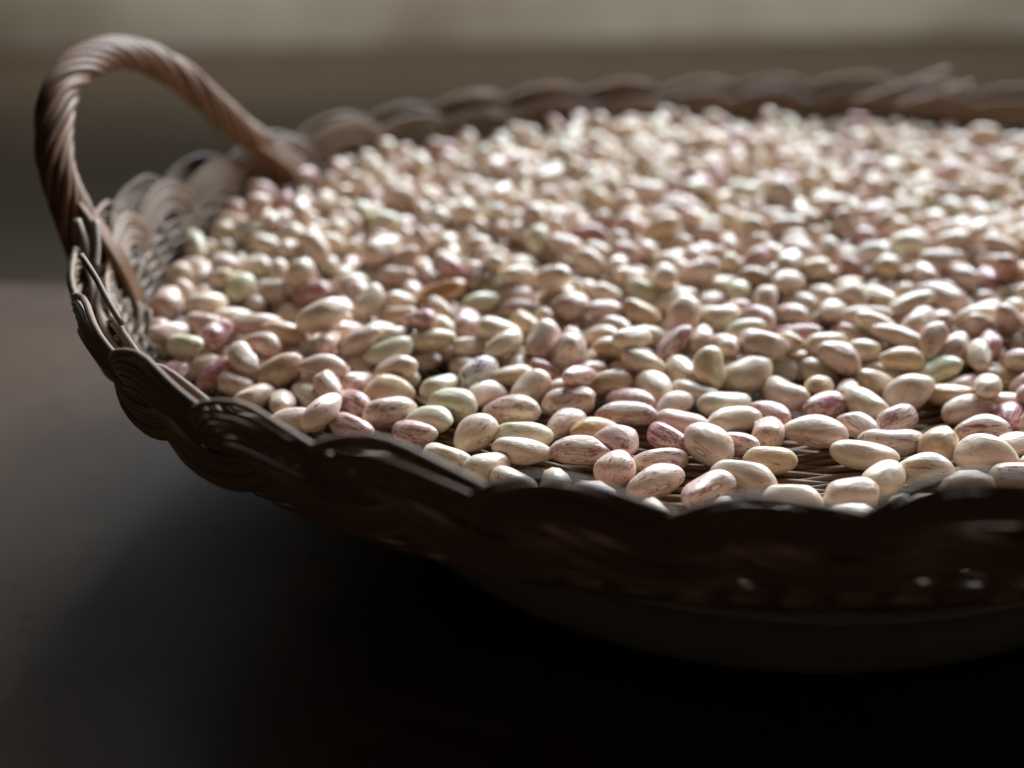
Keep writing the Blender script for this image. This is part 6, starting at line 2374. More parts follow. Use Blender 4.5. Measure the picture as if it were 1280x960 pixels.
2509,4179,383,83,0,12,-55,152,104,92,7,3,
2461,4354,414,43,73,52,-11,149,91,80,7,4,
2407,4530,459,17,-97,-15,7,180,100,91,1,4,
2470,4762,373,45,23,26,82,166,90,72,15,4,
2393,4902,374,17,51,-76,-37,130,77,65,9,1,
2579,3044,370,43,-86,-25,-8,132,107,86,3,6,
2626,3427,391,13,56,32,76,169,98,88,6,0,
2645,3585,418,5,56,-82,4,168,88,78,2,0,
2666,3816,396,11,24,80,54,146,105,96,5,0,
2560,3945,368,92,27,8,-26,145,89,79,2,4,
2663,4293,435,55,-65,53,-1,142,81,72,6,4,
2502,4522,307,59,-13,-16,-78,110,102,94,10,4,
2618,4883,398,95,27,8,11,140,77,66,9,4,
2834,3596,382,34,51,8,78,123,85,75,10,0,
2762,3745,362,26,0,86,43,132,88,73,8,1,
2848,4020,468,58,-57,-50,-30,131,94,84,8,0,
2764,4157,459,57,53,47,-41,153,109,101,8,5,
2814,4334,437,44,-50,71,24,135,97,87,12,0,
2756,4490,440,40,-25,-73,-50,130,101,89,6,0,
2748,4700,390,73,-36,-57,-13,113,110,88,12,4,
2760,4893,383,95,28,0,-10,157,82,73,0,4,
2790,5060,357,15,-36,89,23,141,90,81,15,0,
2826,3496,384,48,-63,57,19,166,98,91,8,0,
2967,3541,357,7,-63,10,-77,156,82,71,9,0,
3026,3846,424,27,89,-31,-20,123,94,77,9,0,
2954,3941,384,68,22,32,62,137,94,85,15,3,
3029,4115,464,32,88,23,29,158,96,86,9,0,
2922,4343,462,24,-92,-27,-17,117,101,91,5,4,
2966,4615,336,27,89,35,-1,127,89,78,4,2,
3006,4702,390,33,28,35,-83,111,77,67,11,4,
2920,4936,403,45,83,16,-28,132,89,77,0,1,
3130,3622,305,3,-69,-72,12,149,87,77,4,4,
3126,3780,411,92,24,-10,29,154,107,96,2,0,
3176,3969,363,11,2,25,-96,157,89,73,10,5,
3212,4228,447,81,37,-29,-34,150,108,89,7,0,
3073,4365,436,19,-25,-42,85,157,77,67,2,3,
3112,4506,444,32,-2,18,-93,137,89,81,1,3,
3135,4756,447,5,0,8,-100,149,100,92,13,4,
3251,4921,315,1,41,75,52,150,88,80,4,3,
3421,4114,383,46,-2,-86,23,148,101,89,10,4,
3286,4174,408,93,-10,-16,33,162,87,80,2,0,
3409,4362,372,21,-58,23,-75,123,99,90,15,3,
3373,4521,364,21,-40,51,-74,129,91,81,15,3,
3345,4761,416,54,-27,27,75,143,79,66,6,3,
3545,4464,457,15,-18,85,47,149,94,85,4,0,
3538,4683,355,34,-81,20,43,156,90,83,5,4,
3562,4958,379,59,12,60,53,140,91,82,14,0,
-1098,4981,438,58,21,39,-69,145,91,74,0,0,
721,2706,325,46,58,67,-6,160,96,82,13,0,
1778,3339,306,7,99,-10,1,139,83,76,6,4,
1771,3550,403,63,50,-23,-54,154,77,70,1,0,
1963,3143,316,59,42,-55,-42,163,99,91,11,0,
2032,3675,386,26,15,72,-63,150,97,81,8,4,
1982,3805,452,80,-57,2,15,120,94,84,15,4,
1978,4041,437,50,-59,-12,63,138,88,76,3,0,
2234,3280,432,13,13,79,59,135,88,74,4,3,
2078,3444,374,26,-84,32,-36,150,86,79,10,6,
2137,3637,364,45,-88,-10,4,149,94,80,11,0,
2083,3910,370,4,1,-53,85,156,107,93,5,2,
2163,4060,446,28,-81,51,-4,162,105,89,1,6,
2148,4209,448,27,-28,-54,74,165,90,82,7,5,
2323,2953,308,15,-96,25,5,164,104,88,15,6,
2344,3143,392,40,-57,-69,21,138,91,79,9,0,
2327,3281,307,4,95,-31,5,153,87,77,0,1,
2377,3517,370,8,-13,-99,-2,148,99,90,5,0,
2298,3637,368,72,31,3,-62,138,99,90,13,4,
2337,3818,412,61,-14,75,22,165,96,85,3,3,
2283,4276,377,4,11,99,-11,165,95,87,14,2,
2335,4670,439,73,18,-50,-44,150,96,81,4,2,
2560,3164,362,8,70,49,-51,177,92,77,1,3,
2655,3720,389,1,-6,-99,-11,138,100,89,0,3,
2593,4225,396,74,25,-7,-62,138,94,79,7,0,
2538,4645,374,11,1,93,35,126,95,87,12,4,
2575,4816,433,97,-15,-18,2,156,84,70,6,0,
2665,3166,304,98,4,-6,-16,139,98,84,10,0,
2641,3513,359,59,73,-27,20,136,81,73,13,6,
2788,3894,432,65,-57,-40,30,146,103,87,1,0,
2721,3974,451,94,33,5,-7,147,88,74,15,4,
2700,4380,316,37,39,25,81,119,101,84,4,4,
2710,4849,436,95,30,2,-11,127,82,67,1,1,
2927,3666,378,30,-46,74,-39,160,104,89,12,3,
2909,3925,455,80,-55,8,-24,165,81,67,15,0,
2848,4122,394,12,81,52,25,150,102,83,11,0,
2834,4236,401,64,-60,-38,-29,149,81,71,0,5,
2839,4514,341,44,-57,8,69,139,105,91,8,4,
2899,4688,386,24,-31,-75,-53,151,99,84,15,4,
2864,4778,392,23,10,-64,73,159,99,87,14,2,
2819,4972,376,11,-45,81,37,131,101,90,6,0,
3077,3522,386,23,-96,-6,-14,128,95,81,5,4,
3013,3602,385,24,79,-36,-44,118,88,75,7,6,
3081,3908,446,35,20,8,91,128,84,71,3,0,
3051,4019,441,10,-89,-44,6,172,95,81,7,3,
3038,4280,462,22,-79,36,-44,143,103,91,6,0,
3043,4436,376,44,-86,-12,-23,145,95,78,12,6,
3046,4592,463,55,60,-6,-58,132,104,84,1,4,
3025,4802,409,39,12,-22,-89,119,87,72,6,0,
3057,5020,374,68,-35,6,-64,153,93,77,14,4,
3259,3783,368,32,14,93,-12,149,96,84,14,4,
3330,3854,415,41,18,-76,-47,124,86,69,0,2,
3265,4015,429,35,7,93,-5,133,99,90,10,3,
3303,4281,431,16,-2,-99,-1,144,99,80,7,5,
3237,4362,459,21,22,-48,82,134,105,91,1,4,
3213,4586,445,32,-30,89,-16,151,96,80,6,2,
3273,4856,390,32,-17,32,87,133,107,96,0,6,
3404,4252,469,61,1,28,-74,147,106,98,13,4,
3459,4447,375,47,4,-63,62,144,83,77,10,4,
3443,4697,426,23,18,96,4,151,77,68,12,3,
53,2618,312,88,19,24,36,146,90,77,12,0,
1751,3192,381,52,50,-48,-50,144,87,78,9,4,
1844,2972,363,76,27,10,58,141,106,98,6,5,
1963,3158,411,86,-5,-34,-38,126,97,81,8,0,
1911,3554,444,50,-8,25,82,169,92,74,11,0,
1927,3991,378,1,99,1,-11,167,95,86,12,6,
2030,2918,301,49,-24,-26,80,129,88,71,0,5,
2100,3235,356,30,45,-81,23,142,93,87,1,1,
2056,3568,438,39,-40,-8,-83,149,85,78,0,0,
2025,3783,373,28,-37,-24,85,155,91,83,11,1,
2008,3912,447,53,-28,-50,62,142,88,81,3,5,
2190,3080,380,14,95,-26,9,144,85,68,5,0,
2189,3212,412,67,-31,-45,-51,144,91,82,1,4,
2266,3553,415,1,51,80,-31,146,91,84,2,3,
2262,3631,466,39,63,-67,-3,110,99,83,5,5,
2197,3858,458,62,-21,-10,75,125,95,79,11,3,
2303,4215,460,28,92,18,-22,146,100,81,15,1,
2230,4317,444,84,-51,-20,-7,136,82,73,3,6,
2171,4529,464,48,83,-26,10,142,99,82,14,6,
2275,4751,390,67,58,12,-45,146,85,78,12,3,
2440,3180,444,33,-90,-28,-8,155,96,79,11,3,
2356,3546,460,30,-75,54,-22,144,103,87,15,3,
2492,4104,462,52,81,-25,14,138,102,88,3,4,
2427,4218,452,61,70,-37,-5,135,86,80,3,0,
2522,4313,367,13,-50,66,-55,142,105,92,12,5,
2484,4747,448,23,-13,-92,30,136,90,74,14,1,
2469,4877,401,93,-11,31,-18,149,89,76,12,6,
2639,3079,442,41,-33,-69,50,123,82,73,14,3,
2577,3199,441,68,-46,-2,-57,162,87,71,4,5,
2721,3303,396,49,-78,29,26,110,93,78,4,5,
2659,3764,465,11,2,98,18,138,95,86,0,0,
2614,3961,431,21,-62,-65,38,133,102,87,7,0,
2665,4155,423,86,-28,42,5,139,87,78,7,3,
2616,4227,474,40,-91,-6,6,136,90,75,1,3,
2522,4536,396,6,21,-95,24,144,106,94,0,0,
2739,3218,340,65,-70,28,-9,154,101,87,11,1,
2718,3452,385,57,49,55,35,146,90,73,13,0,
2824,3810,375,15,18,-66,72,131,92,75,10,0,
2762,4392,393,39,19,-52,-73,148,108,91,12,2,
2855,4607,407,10,-89,13,43,152,92,78,9,3,
2755,4769,466,46,-87,15,-11,131,102,89,12,2,
2950,3577,449,7,-94,20,-29,135,91,84,10,4,
2980,3737,450,15,27,-49,82,139,108,91,4,2,
2940,3995,460,15,46,66,-58,139,92,82,9,4,
2923,4172,466,24,9,13,96,144,102,92,9,4,
2956,4260,491,35,46,60,-55,136,100,84,2,3,
2939,4562,421,86,43,1,28,142,107,90,5,2,
2997,4692,478,85,-9,-43,28,163,94,86,4,0,
3156,3619,380,85,-35,11,38,155,91,83,8,4,
3150,3684,457,65,-58,39,-31,144,82,72,15,5,
3192,3943,447,87,43,15,-20,146,97,89,8,6,
3138,4169,448,92,21,12,-30,155,98,80,0,4,
2997,4405,502,86,2,46,21,142,94,82,3,6,
3140,4438,478,34,-46,77,29,142,95,78,8,3,
3159,4672,463,6,0,95,32,152,85,70,8,2,
3186,4912,419,79,-26,21,51,158,102,90,2,6,
3335,3912,470,12,1,96,-27,161,94,78,1,4,
3318,4101,471,22,9,81,53,125,93,77,12,0,
3350,4366,462,79,17,57,16,141,101,87,15,4,
3335,4587,417,26,43,61,-61,150,101,84,7,3,
3255,4737,438,24,55,-61,-52,129,95,84,0,4,
3519,4356,434,21,66,32,64,155,112,97,6,1,
3572,4550,486,59,-71,35,15,123,91,78,0,4,
3579,4687,467,77,51,-38,-1,148,100,85,3,3,
3552,4864,433,8,-10,-98,12,152,102,86,6,3,
-1173,5018,410,38,-2,-12,-92,149,86,75,13,6,
-981,5066,429,92,-36,11,-11,128,93,76,10,2,
-292,2773,310,11,6,-3,-99,168,102,86,8,3,
79,2883,303,14,-74,64,-17,121,95,79,10,3,
659,2515,305,20,12,-15,-96,155,80,69,9,2,
1837,2770,310,32,-15,-30,89,134,99,91,5,0,
1787,3291,361,21,-23,-82,48,112,82,74,0,1,
2009,2742,318,35,5,-87,-34,146,96,87,10,6,
2032,3116,369,70,-6,-13,70,155,84,77,4,4,
1829,3363,401,21,23,53,-79,145,89,78,11,4,
2140,3501,427,64,-65,-12,-39,152,96,81,4,0,
2165,3597,442,21,-18,80,-54,129,110,97,3,4,
2115,3838,408,3,14,-64,75,133,89,73,4,0,
2084,4047,437,75,-42,31,-41,148,81,67,1,1,
2232,4433,457,60,-30,-12,-73,144,97,85,10,6,
2172,4616,495,92,29,-24,-6,131,88,77,8,0,
2337,2887,368,88,-39,-18,18,145,96,88,5,0,
2361,3285,397,17,91,-37,-5,161,109,96,4,3,
2366,3933,398,35,-53,23,-74,163,86,80,7,4,
2349,4119,453,57,-44,-6,69,180,90,82,15,0,
2403,4262,364,33,-65,-68,7,150,89,82,3,3,
2240,4672,451,76,-30,-38,43,169,98,89,5,0,
2473,3462,409,41,-64,15,63,153,95,85,12,0,
2547,3692,402,67,43,-26,54,139,89,75,8,1,
2549,3879,421,5,46,74,49,152,86,75,4,4,
2400,4455,402,33,-51,-25,75,139,80,67,12,5,
2507,4649,455,99,-11,-2,0,162,102,92,15,5,
2702,3129,384,70,-63,-25,21,134,102,83,0,3,
2710,3517,448,33,-32,40,-79,154,101,92,0,0,
2826,3710,441,72,-33,22,-57,162,91,73,10,4,
2684,3869,481,10,50,-85,-17,147,100,85,3,4,
2749,4263,396,79,15,50,34,151,87,72,13,4,
2639,4432,384,12,20,68,-70,165,97,78,15,4,
2664,4593,466,89,6,-17,43,142,93,81,6,4,
2901,4086,448,25,4,-88,41,160,86,73,0,1,
2779,4260,486,37,6,30,88,154,96,79,0,3,
2851,4466,444,4,-68,-72,16,167,88,79,13,1,
2912,4658,483,48,49,22,-69,139,95,80,1,4,
2914,4753,466,11,24,-41,87,178,101,93,12,5,
3129,3557,474,96,16,4,22,165,94,83,14,0,
3071,3656,444,11,62,77,9,155,99,90,4,4,
3163,3849,486,79,-49,25,-26,135,97,81,6,0,
3112,4061,521,60,9,-55,-57,180,109,91,5,0,
3024,4208,405,90,20,-23,-30,120,96,79,8,0,
2938,4457,412,41,-86,4,-32,139,94,86,11,0,
3004,4516,458,67,-26,-69,3,157,80,68,5,1,
3205,3704,387,9,0,-67,73,133,89,72,8,1,
3248,3842,439,54,40,60,43,123,86,69,5,5,
3190,4069,464,33,-38,37,78,151,99,86,6,0,
3307,4218,505,28,53,-6,-80,135,89,75,1,5,
3330,4462,443,42,-2,0,-91,158,85,70,13,0,
3284,4659,481,3,-93,37,7,119,83,68,15,0,
3367,4167,497,47,33,57,-59,166,81,72,13,2,
3416,4429,463,66,-50,55,-1,136,89,77,2,2,
3503,4618,464,33,-1,-94,-1,136,92,82,13,3,
3496,4771,432,19,93,16,-25,138,102,83,9,0,
2425,5313,301,31,-95,-2,-6,118,82,70,4,4,
2410,5466,308,64,-26,-30,65,180,96,88,5,1,
2624,5318,305,4,-56,-82,11,138,100,83,1,0,
2610,5472,313,20,-14,-6,97,149,106,98,15,3,
2601,5658,305,8,-72,68,-11,151,105,85,11,0,
2633,5837,303,22,-62,72,-23,152,93,85,6,0,
2813,5284,309,11,-87,48,-6,140,95,85,14,0,
2786,5406,305,34,-9,8,93,155,80,70,8,0,
2793,5652,316,23,87,42,9,165,97,86,3,0,
2768,5844,320,14,77,-16,-60,132,102,94,6,4,
2787,6059,312,22,-59,-77,9,160,93,84,6,3,
2726,6183,298,23,0,-12,97,164,84,70,12,3,
2983,5485,306,49,13,-4,-86,110,97,82,2,5,
3009,5630,305,1,16,-97,-18,146,93,81,11,0,
2955,5814,304,99,-15,2,-1,161,91,79,0,5,
2971,6037,314,54,25,57,56,136,103,89,13,4,
3183,5474,305,11,-98,14,2,154,100,84,1,4,
3163,5677,304,72,-5,-12,-68,143,104,88,10,5,
3163,5834,310,12,-75,65,-4,137,102,93,10,0,
3394,5276,306,29,95,7,4,157,83,70,15,1,
3371,5513,301,13,-96,23,-5,141,86,73,9,3,
3248,5566,304,57,-15,-12,80,128,90,83,11,3,
2537,5393,319,20,5,52,-83,149,103,85,14,0,
2515,5541,306,10,85,51,8,164,98,84,11,4,
2513,5746,300,2,-2,-41,91,126,85,77,1,3,
2699,5373,316,47,50,-40,-61,126,98,84,5,1,
2683,5572,331,87,13,47,7,151,94,76,14,2,
2699,5752,300,1,-61,79,4,163,77,68,9,5,
2702,5944,318,14,96,23,2,138,112,103,14,4,
2679,6100,309,49,-6,10,87,150,101,87,2,0,
2907,5377,303,82,-43,-18,33,151,100,87,1,5,
2846,5551,306,1,9,-98,15,168,96,86,12,0,
2929,5708,302,95,-17,3,-26,142,83,76,2,5,
2856,5962,316,9,19,-92,-32,130,112,95,4,4,
2867,6101,307,71,-1,-7,-70,134,93,80,4,5,
3023,5357,306,16,-97,-15,7,140,89,77,4,0,
3091,5561,318,71,-22,16,65,125,112,102,3,4,
3067,5750,303,65,-37,33,-58,131,98,89,1,2,
3060,5945,313,12,69,65,31,166,87,78,14,2,
3248,5364,302,60,-9,10,-79,166,90,72,7,0,
3250,5580,380,7,-99,-11,-4,148,90,74,11,0,
3245,5736,315,44,-63,49,-41,150,107,86,14,4,
3430,5390,306,55,-10,-16,81,158,100,82,2,0,
-706,5478,397,62,-8,-37,-69,149,92,76,14,5,
-349,5420,399,62,-52,48,-33,130,86,75,5,5,
363,6211,403,88,3,13,-45,122,93,82,13,5,
551,5640,397,17,-18,55,-80,147,92,85,4,4,
523,5878,403,16,12,-84,-51,149,97,84,6,3,
698,6209,397,24,30,-83,-40,151,98,81,7,3,
1161,5833,395,30,60,74,-3,141,88,77,9,5,
1411,6368,396,80,-3,28,-54,141,88,78,14,3,
1822,6170,396,28,87,-19,-34,128,92,81,9,0,
2206,6204,398,43,-23,18,-86,135,84,73,0,0,
2441,5105,399,86,32,-19,-36,176,104,85,9,0,
2489,5452,374,46,86,22,0,144,94,84,7,5,
2507,5667,331,71,55,-9,-43,121,101,84,4,2,
2394,6207,400,17,-16,-12,96,130,106,86,7,4,
2655,5397,387,5,-97,-6,-23,148,91,83,15,0,
2606,5651,413,87,21,-33,29,148,103,95,8,5,
2596,5923,334,9,-65,4,75,128,90,83,11,0,
2799,5278,408,12,-46,50,72,141,99,86,15,3,
2725,5493,315,62,63,45,-16,126,88,76,15,1,
2691,5663,350,97,-12,13,14,110,82,74,11,0,
2722,5895,390,24,-93,-27,0,151,82,66,3,3,
2754,6006,384,37,-23,-29,85,117,92,75,8,0,
2812,6198,358,1,56,69,47,137,101,87,7,5,
2934,5291,367,43,86,27,-10,142,103,86,11,6,
2943,5516,374,4,92,37,14,140,102,84,11,4,
3004,5683,374,20,96,21,4,134,99,90,1,3,
2962,5911,316,79,22,-38,-43,157,77,70,1,0,
3006,6047,416,0,98,0,19,165,100,83,6,0,
3061,5263,322,29,-80,27,-45,135,91,79,1,1,
3224,5482,388,33,-86,39,1,133,93,75,13,1,
3146,5730,366,31,5,-33,-89,139,79,66,11,4,
3194,5822,394,96,-14,1,25,131,84,77,0,6,
3306,5210,347,31,73,-56,-23,132,92,82,5,2,
3306,5475,337,29,-2,95,-12,130,83,72,6,4,
3544,5106,375,62,-52,12,-57,161,93,86,12,6,
-413,5774,411,47,82,-3,-34,115,92,79,3,2,
663,5527,395,21,59,-18,76,138,96,82,5,0,
620,6294,401,14,78,-1,-61,144,112,94,9,3,
803,5907,405,40,0,24,89,159,101,86,4,4,
1196,5724,396,8,-93,-32,-13,144,95,88,10,3,
2364,5269,334,16,20,86,-44,153,77,68,3,5,
2379,5380,367,67,40,1,63,158,77,65,12,4,
2515,5179,390,63,21,8,-74,147,104,96,5,1,
2521,5319,370,76,-15,-53,35,142,100,84,3,0,
2446,5590,343,33,-42,-4,84,160,100,81,2,0,
2536,5793,370,3,56,69,-46,147,93,81,2,4,
2729,5324,395,47,18,-33,-80,149,93,84,11,5,
2652,5546,426,29,-80,-52,9,148,91,78,3,6,
2636,5762,371,53,36,1,77,159,95,82,5,4,
2653,6005,405,21,16,-25,93,137,87,76,8,5,
2841,5186,380,68,-45,-31,49,164,103,91,8,4,
2875,5448,334,66,-17,-53,-51,155,88,71,0,1,
2888,5620,365,17,-9,-81,55,166,104,96,11,0,
2848,5779,325,37,27,76,-46,134,89,74,2,1,
2879,5994,400,15,1,-64,75,138,87,76,13,5,
2905,6106,385,51,50,-51,-47,158,87,74,13,4,
3078,5106,384,80,-59,10,11,167,86,77,0,4,
3003,5430,369,93,36,8,5,177,98,84,5,0,
3104,5517,407,6,-26,-96,-5,131,91,77,4,4,
3083,5766,404,50,12,-79,-34,135,88,71,5,0,
3065,5843,350,70,71,-2,8,145,90,76,9,2,
3174,5175,354,70,-3,22,-68,124,82,71,8,4,
3284,5343,369,9,20,-97,-2,140,101,90,8,6,
3191,5562,447,41,-88,1,-26,137,91,84,9,3,
3266,5754,410,20,71,-56,-38,123,90,80,13,3,
3487,5189,368,29,85,41,-13,162,77,64,0,1,
3404,5354,379,12,23,96,4,126,99,85,1,0,
-1120,5082,457,70,-67,25,-2,166,96,78,2,3,
-736,5710,435,3,-42,91,-3,152,88,72,10,4,
-520,5624,397,29,42,-77,38,135,95,82,6,0,
-324,6043,464,63,58,-14,-51,156,86,78,2,4,
-71,6068,413,55,55,14,-61,131,89,76,6,4,
47,5221,396,45,59,49,-46,147,95,86,6,0,
1,6273,425,12,-22,63,-73,149,85,69,3,0,
502,5101,397,52,-38,-30,70,151,97,85,3,4,
717,5809,407,2,29,41,-86,152,105,86,6,5,
623,5988,411,3,-43,8,90,165,99,87,12,0,
789,6354,416,59,27,-10,-75,151,83,76,2,0,
975,5885,399,65,71,-5,-26,162,83,70,8,6,
1166,6607,432,76,59,29,-4,138,99,84,14,1,
2082,6452,405,58,11,-32,-74,146,102,83,2,3,
2225,5567,398,58,62,47,23,134,93,77,8,3,
2472,5152,471,80,-45,16,-36,127,100,87,6,4,
2400,5643,399,16,90,36,-20,157,89,79,10,3,
2579,5084,415,49,87,-1,-6,127,99,82,4,0,
2617,5198,397,32,-36,74,-46,157,89,76,14,1,
2580,5555,369,41,28,-73,46,150,77,70,2,0,
2540,5640,471,66,-40,20,-60,152,99,85,5,4,
2570,5859,408,7,5,43,90,123,85,74,5,4,
2571,6128,398,32,93,6,-16,143,94,78,4,4,
2772,5210,455,6,51,84,14,137,98,83,7,3,
2785,5460,368,67,-3,3,74,156,99,86,10,2,
2757,5647,410,52,10,-51,-68,152,104,97,4,0,
2748,5751,363,13,32,-89,-30,155,88,70,6,1,
2811,6081,411,34,49,-77,24,158,104,85,1,4,
2800,6177,439,12,-20,-63,74,180,92,85,6,0,
2948,5108,374,59,-35,-21,-70,129,93,83,1,3,
2998,5233,397,79,-37,45,-18,171,85,71,10,0,
2998,5492,457,43,27,-57,65,145,112,95,9,0,
3000,5731,462,70,17,-8,-69,147,97,84,9,0,
2867,5864,365,89,28,-15,-33,153,88,77,12,0,
2960,5999,470,43,66,37,49,170,77,65,0,4,
3200,5087,381,23,24,-94,-11,167,89,80,0,0,
3173,5269,391,11,4,-90,42,178,92,74,1,5,
3160,5421,366,19,-21,-76,59,172,89,82,7,0,
3192,5665,406,67,-47,-53,22,152,95,76,13,6,
3137,5884,416,80,-45,10,38,153,98,80,8,4,
3329,4992,454,27,4,-51,-82,176,96,85,5,5,
3415,5106,451,25,-3,-43,-87,128,85,74,14,0,
3386,5229,381,10,-69,-67,25,140,95,78,15,0,
3381,5536,387,86,-45,17,16,122,100,92,5,4,
3326,5625,305,84,1,7,-53,141,93,75,5,3,
3561,5113,466,6,-94,34,-7,123,93,84,15,0,
-994,5177,416,39,43,-39,72,132,85,69,4,5,
-614,5333,409,42,-90,-4,-9,144,97,90,9,4,
-425,5524,397,69,-44,17,-54,140,88,71,14,0,
-502,5915,432,66,-50,-49,-29,145,98,79,4,0,
-226,5919,396,5,-71,67,21,125,89,79,11,3,
-82,5964,407,61,22,-74,-18,148,96,83,7,0,
-90,6196,439,7,66,66,35,151,98,81,9,0,
127,6283,414,30,18,90,26,150,103,86,6,4,
453,6147,402,40,-87,3,30,143,99,83,3,5,
479,6356,432,50,-48,22,-69,155,97,85,5,0,
887,5925,466,62,-57,-34,42,168,77,71,13,3,
823,6128,405,68,-45,14,56,140,99,88,14,0,
1053,6456,437,62,-38,3,69,126,104,96,2,0,
2350,4832,459,73,49,43,19,172,101,87,11,3,
2357,5170,363,23,-86,-45,1,148,77,63,10,0,
2349,6122,418,88,-32,-36,6,122,95,78,8,0,
2441,5002,430,88,-37,-27,-7,136,101,91,12,4,
2561,5165,476,66,21,32,64,158,92,76,5,0,
2473,5377,442,11,20,65,-72,147,96,79,10,6,
2548,5939,441,49,21,-78,-33,154,92,74,13,5,
2518,6300,404,19,-66,10,72,144,79,64,15,0,
2720,5021,429,54,45,-17,69,139,88,81,13,2,
2725,5212,370,25,0,-81,53,133,94,77,5,4,
2828,5383,437,58,33,-45,59,142,112,100,6,0,
2693,5647,498,14,-7,80,-58,139,99,90,7,4,
2694,5732,447,15,42,86,26,132,105,89,5,0,
2630,5928,443,80,-30,45,25,137,95,85,1,0,
2733,6123,404,56,-51,-42,-50,144,98,91,6,2,
2937,5196,397,74,-23,-38,-50,124,80,72,11,1,
2924,5437,447,61,-68,-3,-40,126,95,84,2,1,
2826,5557,392,47,-84,13,-21,161,87,78,3,5,
2888,5706,384,18,-17,63,73,139,88,75,10,5,
2838,5932,425,72,-67,19,-3,144,89,71,2,3,
2922,6127,469,6,-61,79,-2,133,112,91,1,4,
3079,5174,435,39,87,14,-27,160,99,83,9,4,
3092,5343,371,87,-39,23,19,158,95,83,14,1,
3027,5590,399,31,-67,-36,-57,146,87,79,11,4,
2999,5778,374,52,31,34,-72,150,79,71,7,0,
3010,5938,394,40,-10,-5,91,151,105,96,3,0,
3230,5029,444,43,-28,77,-38,156,99,83,8,0,
3229,5180,424,9,34,-47,81,141,109,98,3,3,
3293,5416,428,11,-99,3,-9,132,95,84,9,0,
3286,5645,452,26,12,11,-95,152,96,81,8,6,
3305,5763,483,83,-23,29,-42,171,89,77,6,3,
3417,4901,456,98,-4,10,16,148,105,89,7,4,
3498,5006,449,31,11,-93,-18,153,96,79,1,1,
3484,5276,396,89,33,-27,18,158,94,77,14,5,
3413,5442,392,8,1,-80,59,151,105,84,8,4,
69,5779,430,20,-91,-14,32,148,109,94,11,4,
20,6097,397,26,57,-10,-77,139,101,91,2,3,
230,5111,401,12,8,-74,66,130,95,80,4,2,
393,5420,399,92,-10,38,7,154,112,98,0,3,
1689,6256,395,53,40,-43,-61,135,103,82,9,5,
1923,6567,463,6,-64,76,10,147,85,72,12,0,
2247,4829,479,12,84,51,-14,161,107,98,0,5,
2385,5066,476,58,-37,46,57,147,100,92,13,3,
2451,5286,418,91,-18,-16,-34,156,99,83,8,4,
2583,4990,426,86,-32,-32,-25,145,94,77,2,3,
2677,5112,491,96,13,-17,16,158,101,84,3,3,
2626,5313,412,91,1,-39,13,151,94,84,14,2,
2571,5457,414,69,-14,-12,70,138,89,81,2,4,
2576,5738,468,3,-41,-6,-91,150,92,81,11,0,
2626,6231,439,52,-52,47,-49,110,104,95,7,0,
2763,4933,446,5,2,-36,93,147,89,79,1,0,
2836,5073,440,10,-47,87,-11,144,85,74,0,0,
2721,5391,474,81,27,7,-52,138,81,71,1,0,
2731,5471,425,13,-28,-2,95,148,85,79,10,3,
2843,5643,456,64,-21,-3,-74,159,89,80,14,4,
2779,5834,424,6,88,47,-9,149,97,84,4,0,
2854,6046,495,40,15,-31,85,148,91,75,0,4,
2756,6268,471,33,90,-25,15,162,94,77,14,3,
2876,4861,470,68,-6,-65,32,156,89,76,8,0,
2972,5023,440,78,31,30,45,159,92,76,11,0,
3050,5282,460,59,57,4,-57,138,103,91,9,3,
3052,5434,509,20,14,-92,-31,138,98,80,12,4,
2945,5643,454,60,57,-1,-56,130,96,83,6,5,
2957,5869,411,43,-2,-67,61,123,102,90,10,0,
3032,5980,486,34,25,-36,-83,119,87,75,11,2,
3155,5099,465,94,-33,-10,9,180,96,80,7,4,
3196,5318,453,20,-29,-31,-88,127,88,82,12,2,
3173,5450,458,33,-6,-38,86,147,98,90,8,0,
3098,5626,423,55,62,-53,19,155,92,76,9,0,
3189,5854,486,53,-80,-11,26,151,85,70,11,0,
3344,5066,514,23,19,95,-4,167,101,83,8,4,
3394,5165,511,68,-9,3,73,133,88,72,4,0,
3326,5281,425,88,-31,-23,27,158,92,75,5,0,
3348,5475,476,92,-28,24,15,144,86,75,7,0,
3350,5642,378,41,-26,-63,60,140,87,71,5,4,
3583,4962,490,6,60,39,70,131,105,96,0,0,
-852,5260,430,63,12,-74,21,131,81,75,6,3,
-223,5796,410,65,-69,9,32,152,97,90,4,0,
-239,6042,427,30,71,-15,-61,156,96,87,15,4,
473,6458,457,52,66,-45,30,163,94,81,4,0,
2390,4877,523,16,-6,-34,93,167,92,81,15,0,
2333,4933,448,58,-74,-4,35,139,100,84,14,0,
2370,5181,458,74,-42,-50,17,161,105,91,10,3,
2309,5543,440,31,83,46,6,129,101,81,8,5,
2519,4863,484,62,68,33,22,170,101,81,14,0,
2477,4943,499,34,-24,80,-43,140,98,81,12,3,
2549,5298,483,65,-50,-3,58,161,98,87,10,1,
2494,5463,467,98,6,-15,-14,161,94,85,0,1,
2791,4844,482,7,-54,-6,-84,128,102,92,10,3,
2782,5018,501,81,46,10,35,136,83,74,9,1,
2699,5129,405,92,31,-22,12,159,100,90,13,3,
2626,5470,476,91,-3,30,-29,180,82,70,12,0,
2755,5550,483,5,-10,75,65,162,94,87,0,3,
2755,5771,502,21,-30,-92,16,162,92,84,14,0,
2690,5861,460,84,31,7,44,145,87,78,2,4,
2704,6272,381,26,-30,-89,23,160,94,76,13,0,
2872,4982,461,48,-63,-4,61,150,99,92,7,3,
2888,5247,466,29,-4,18,-94,158,101,90,7,4,
2995,5357,423,24,24,-57,-75,152,83,67,0,5,
2862,5510,475,86,32,10,39,178,89,79,4,4,
2854,5763,442,53,80,-6,26,155,103,93,15,0,
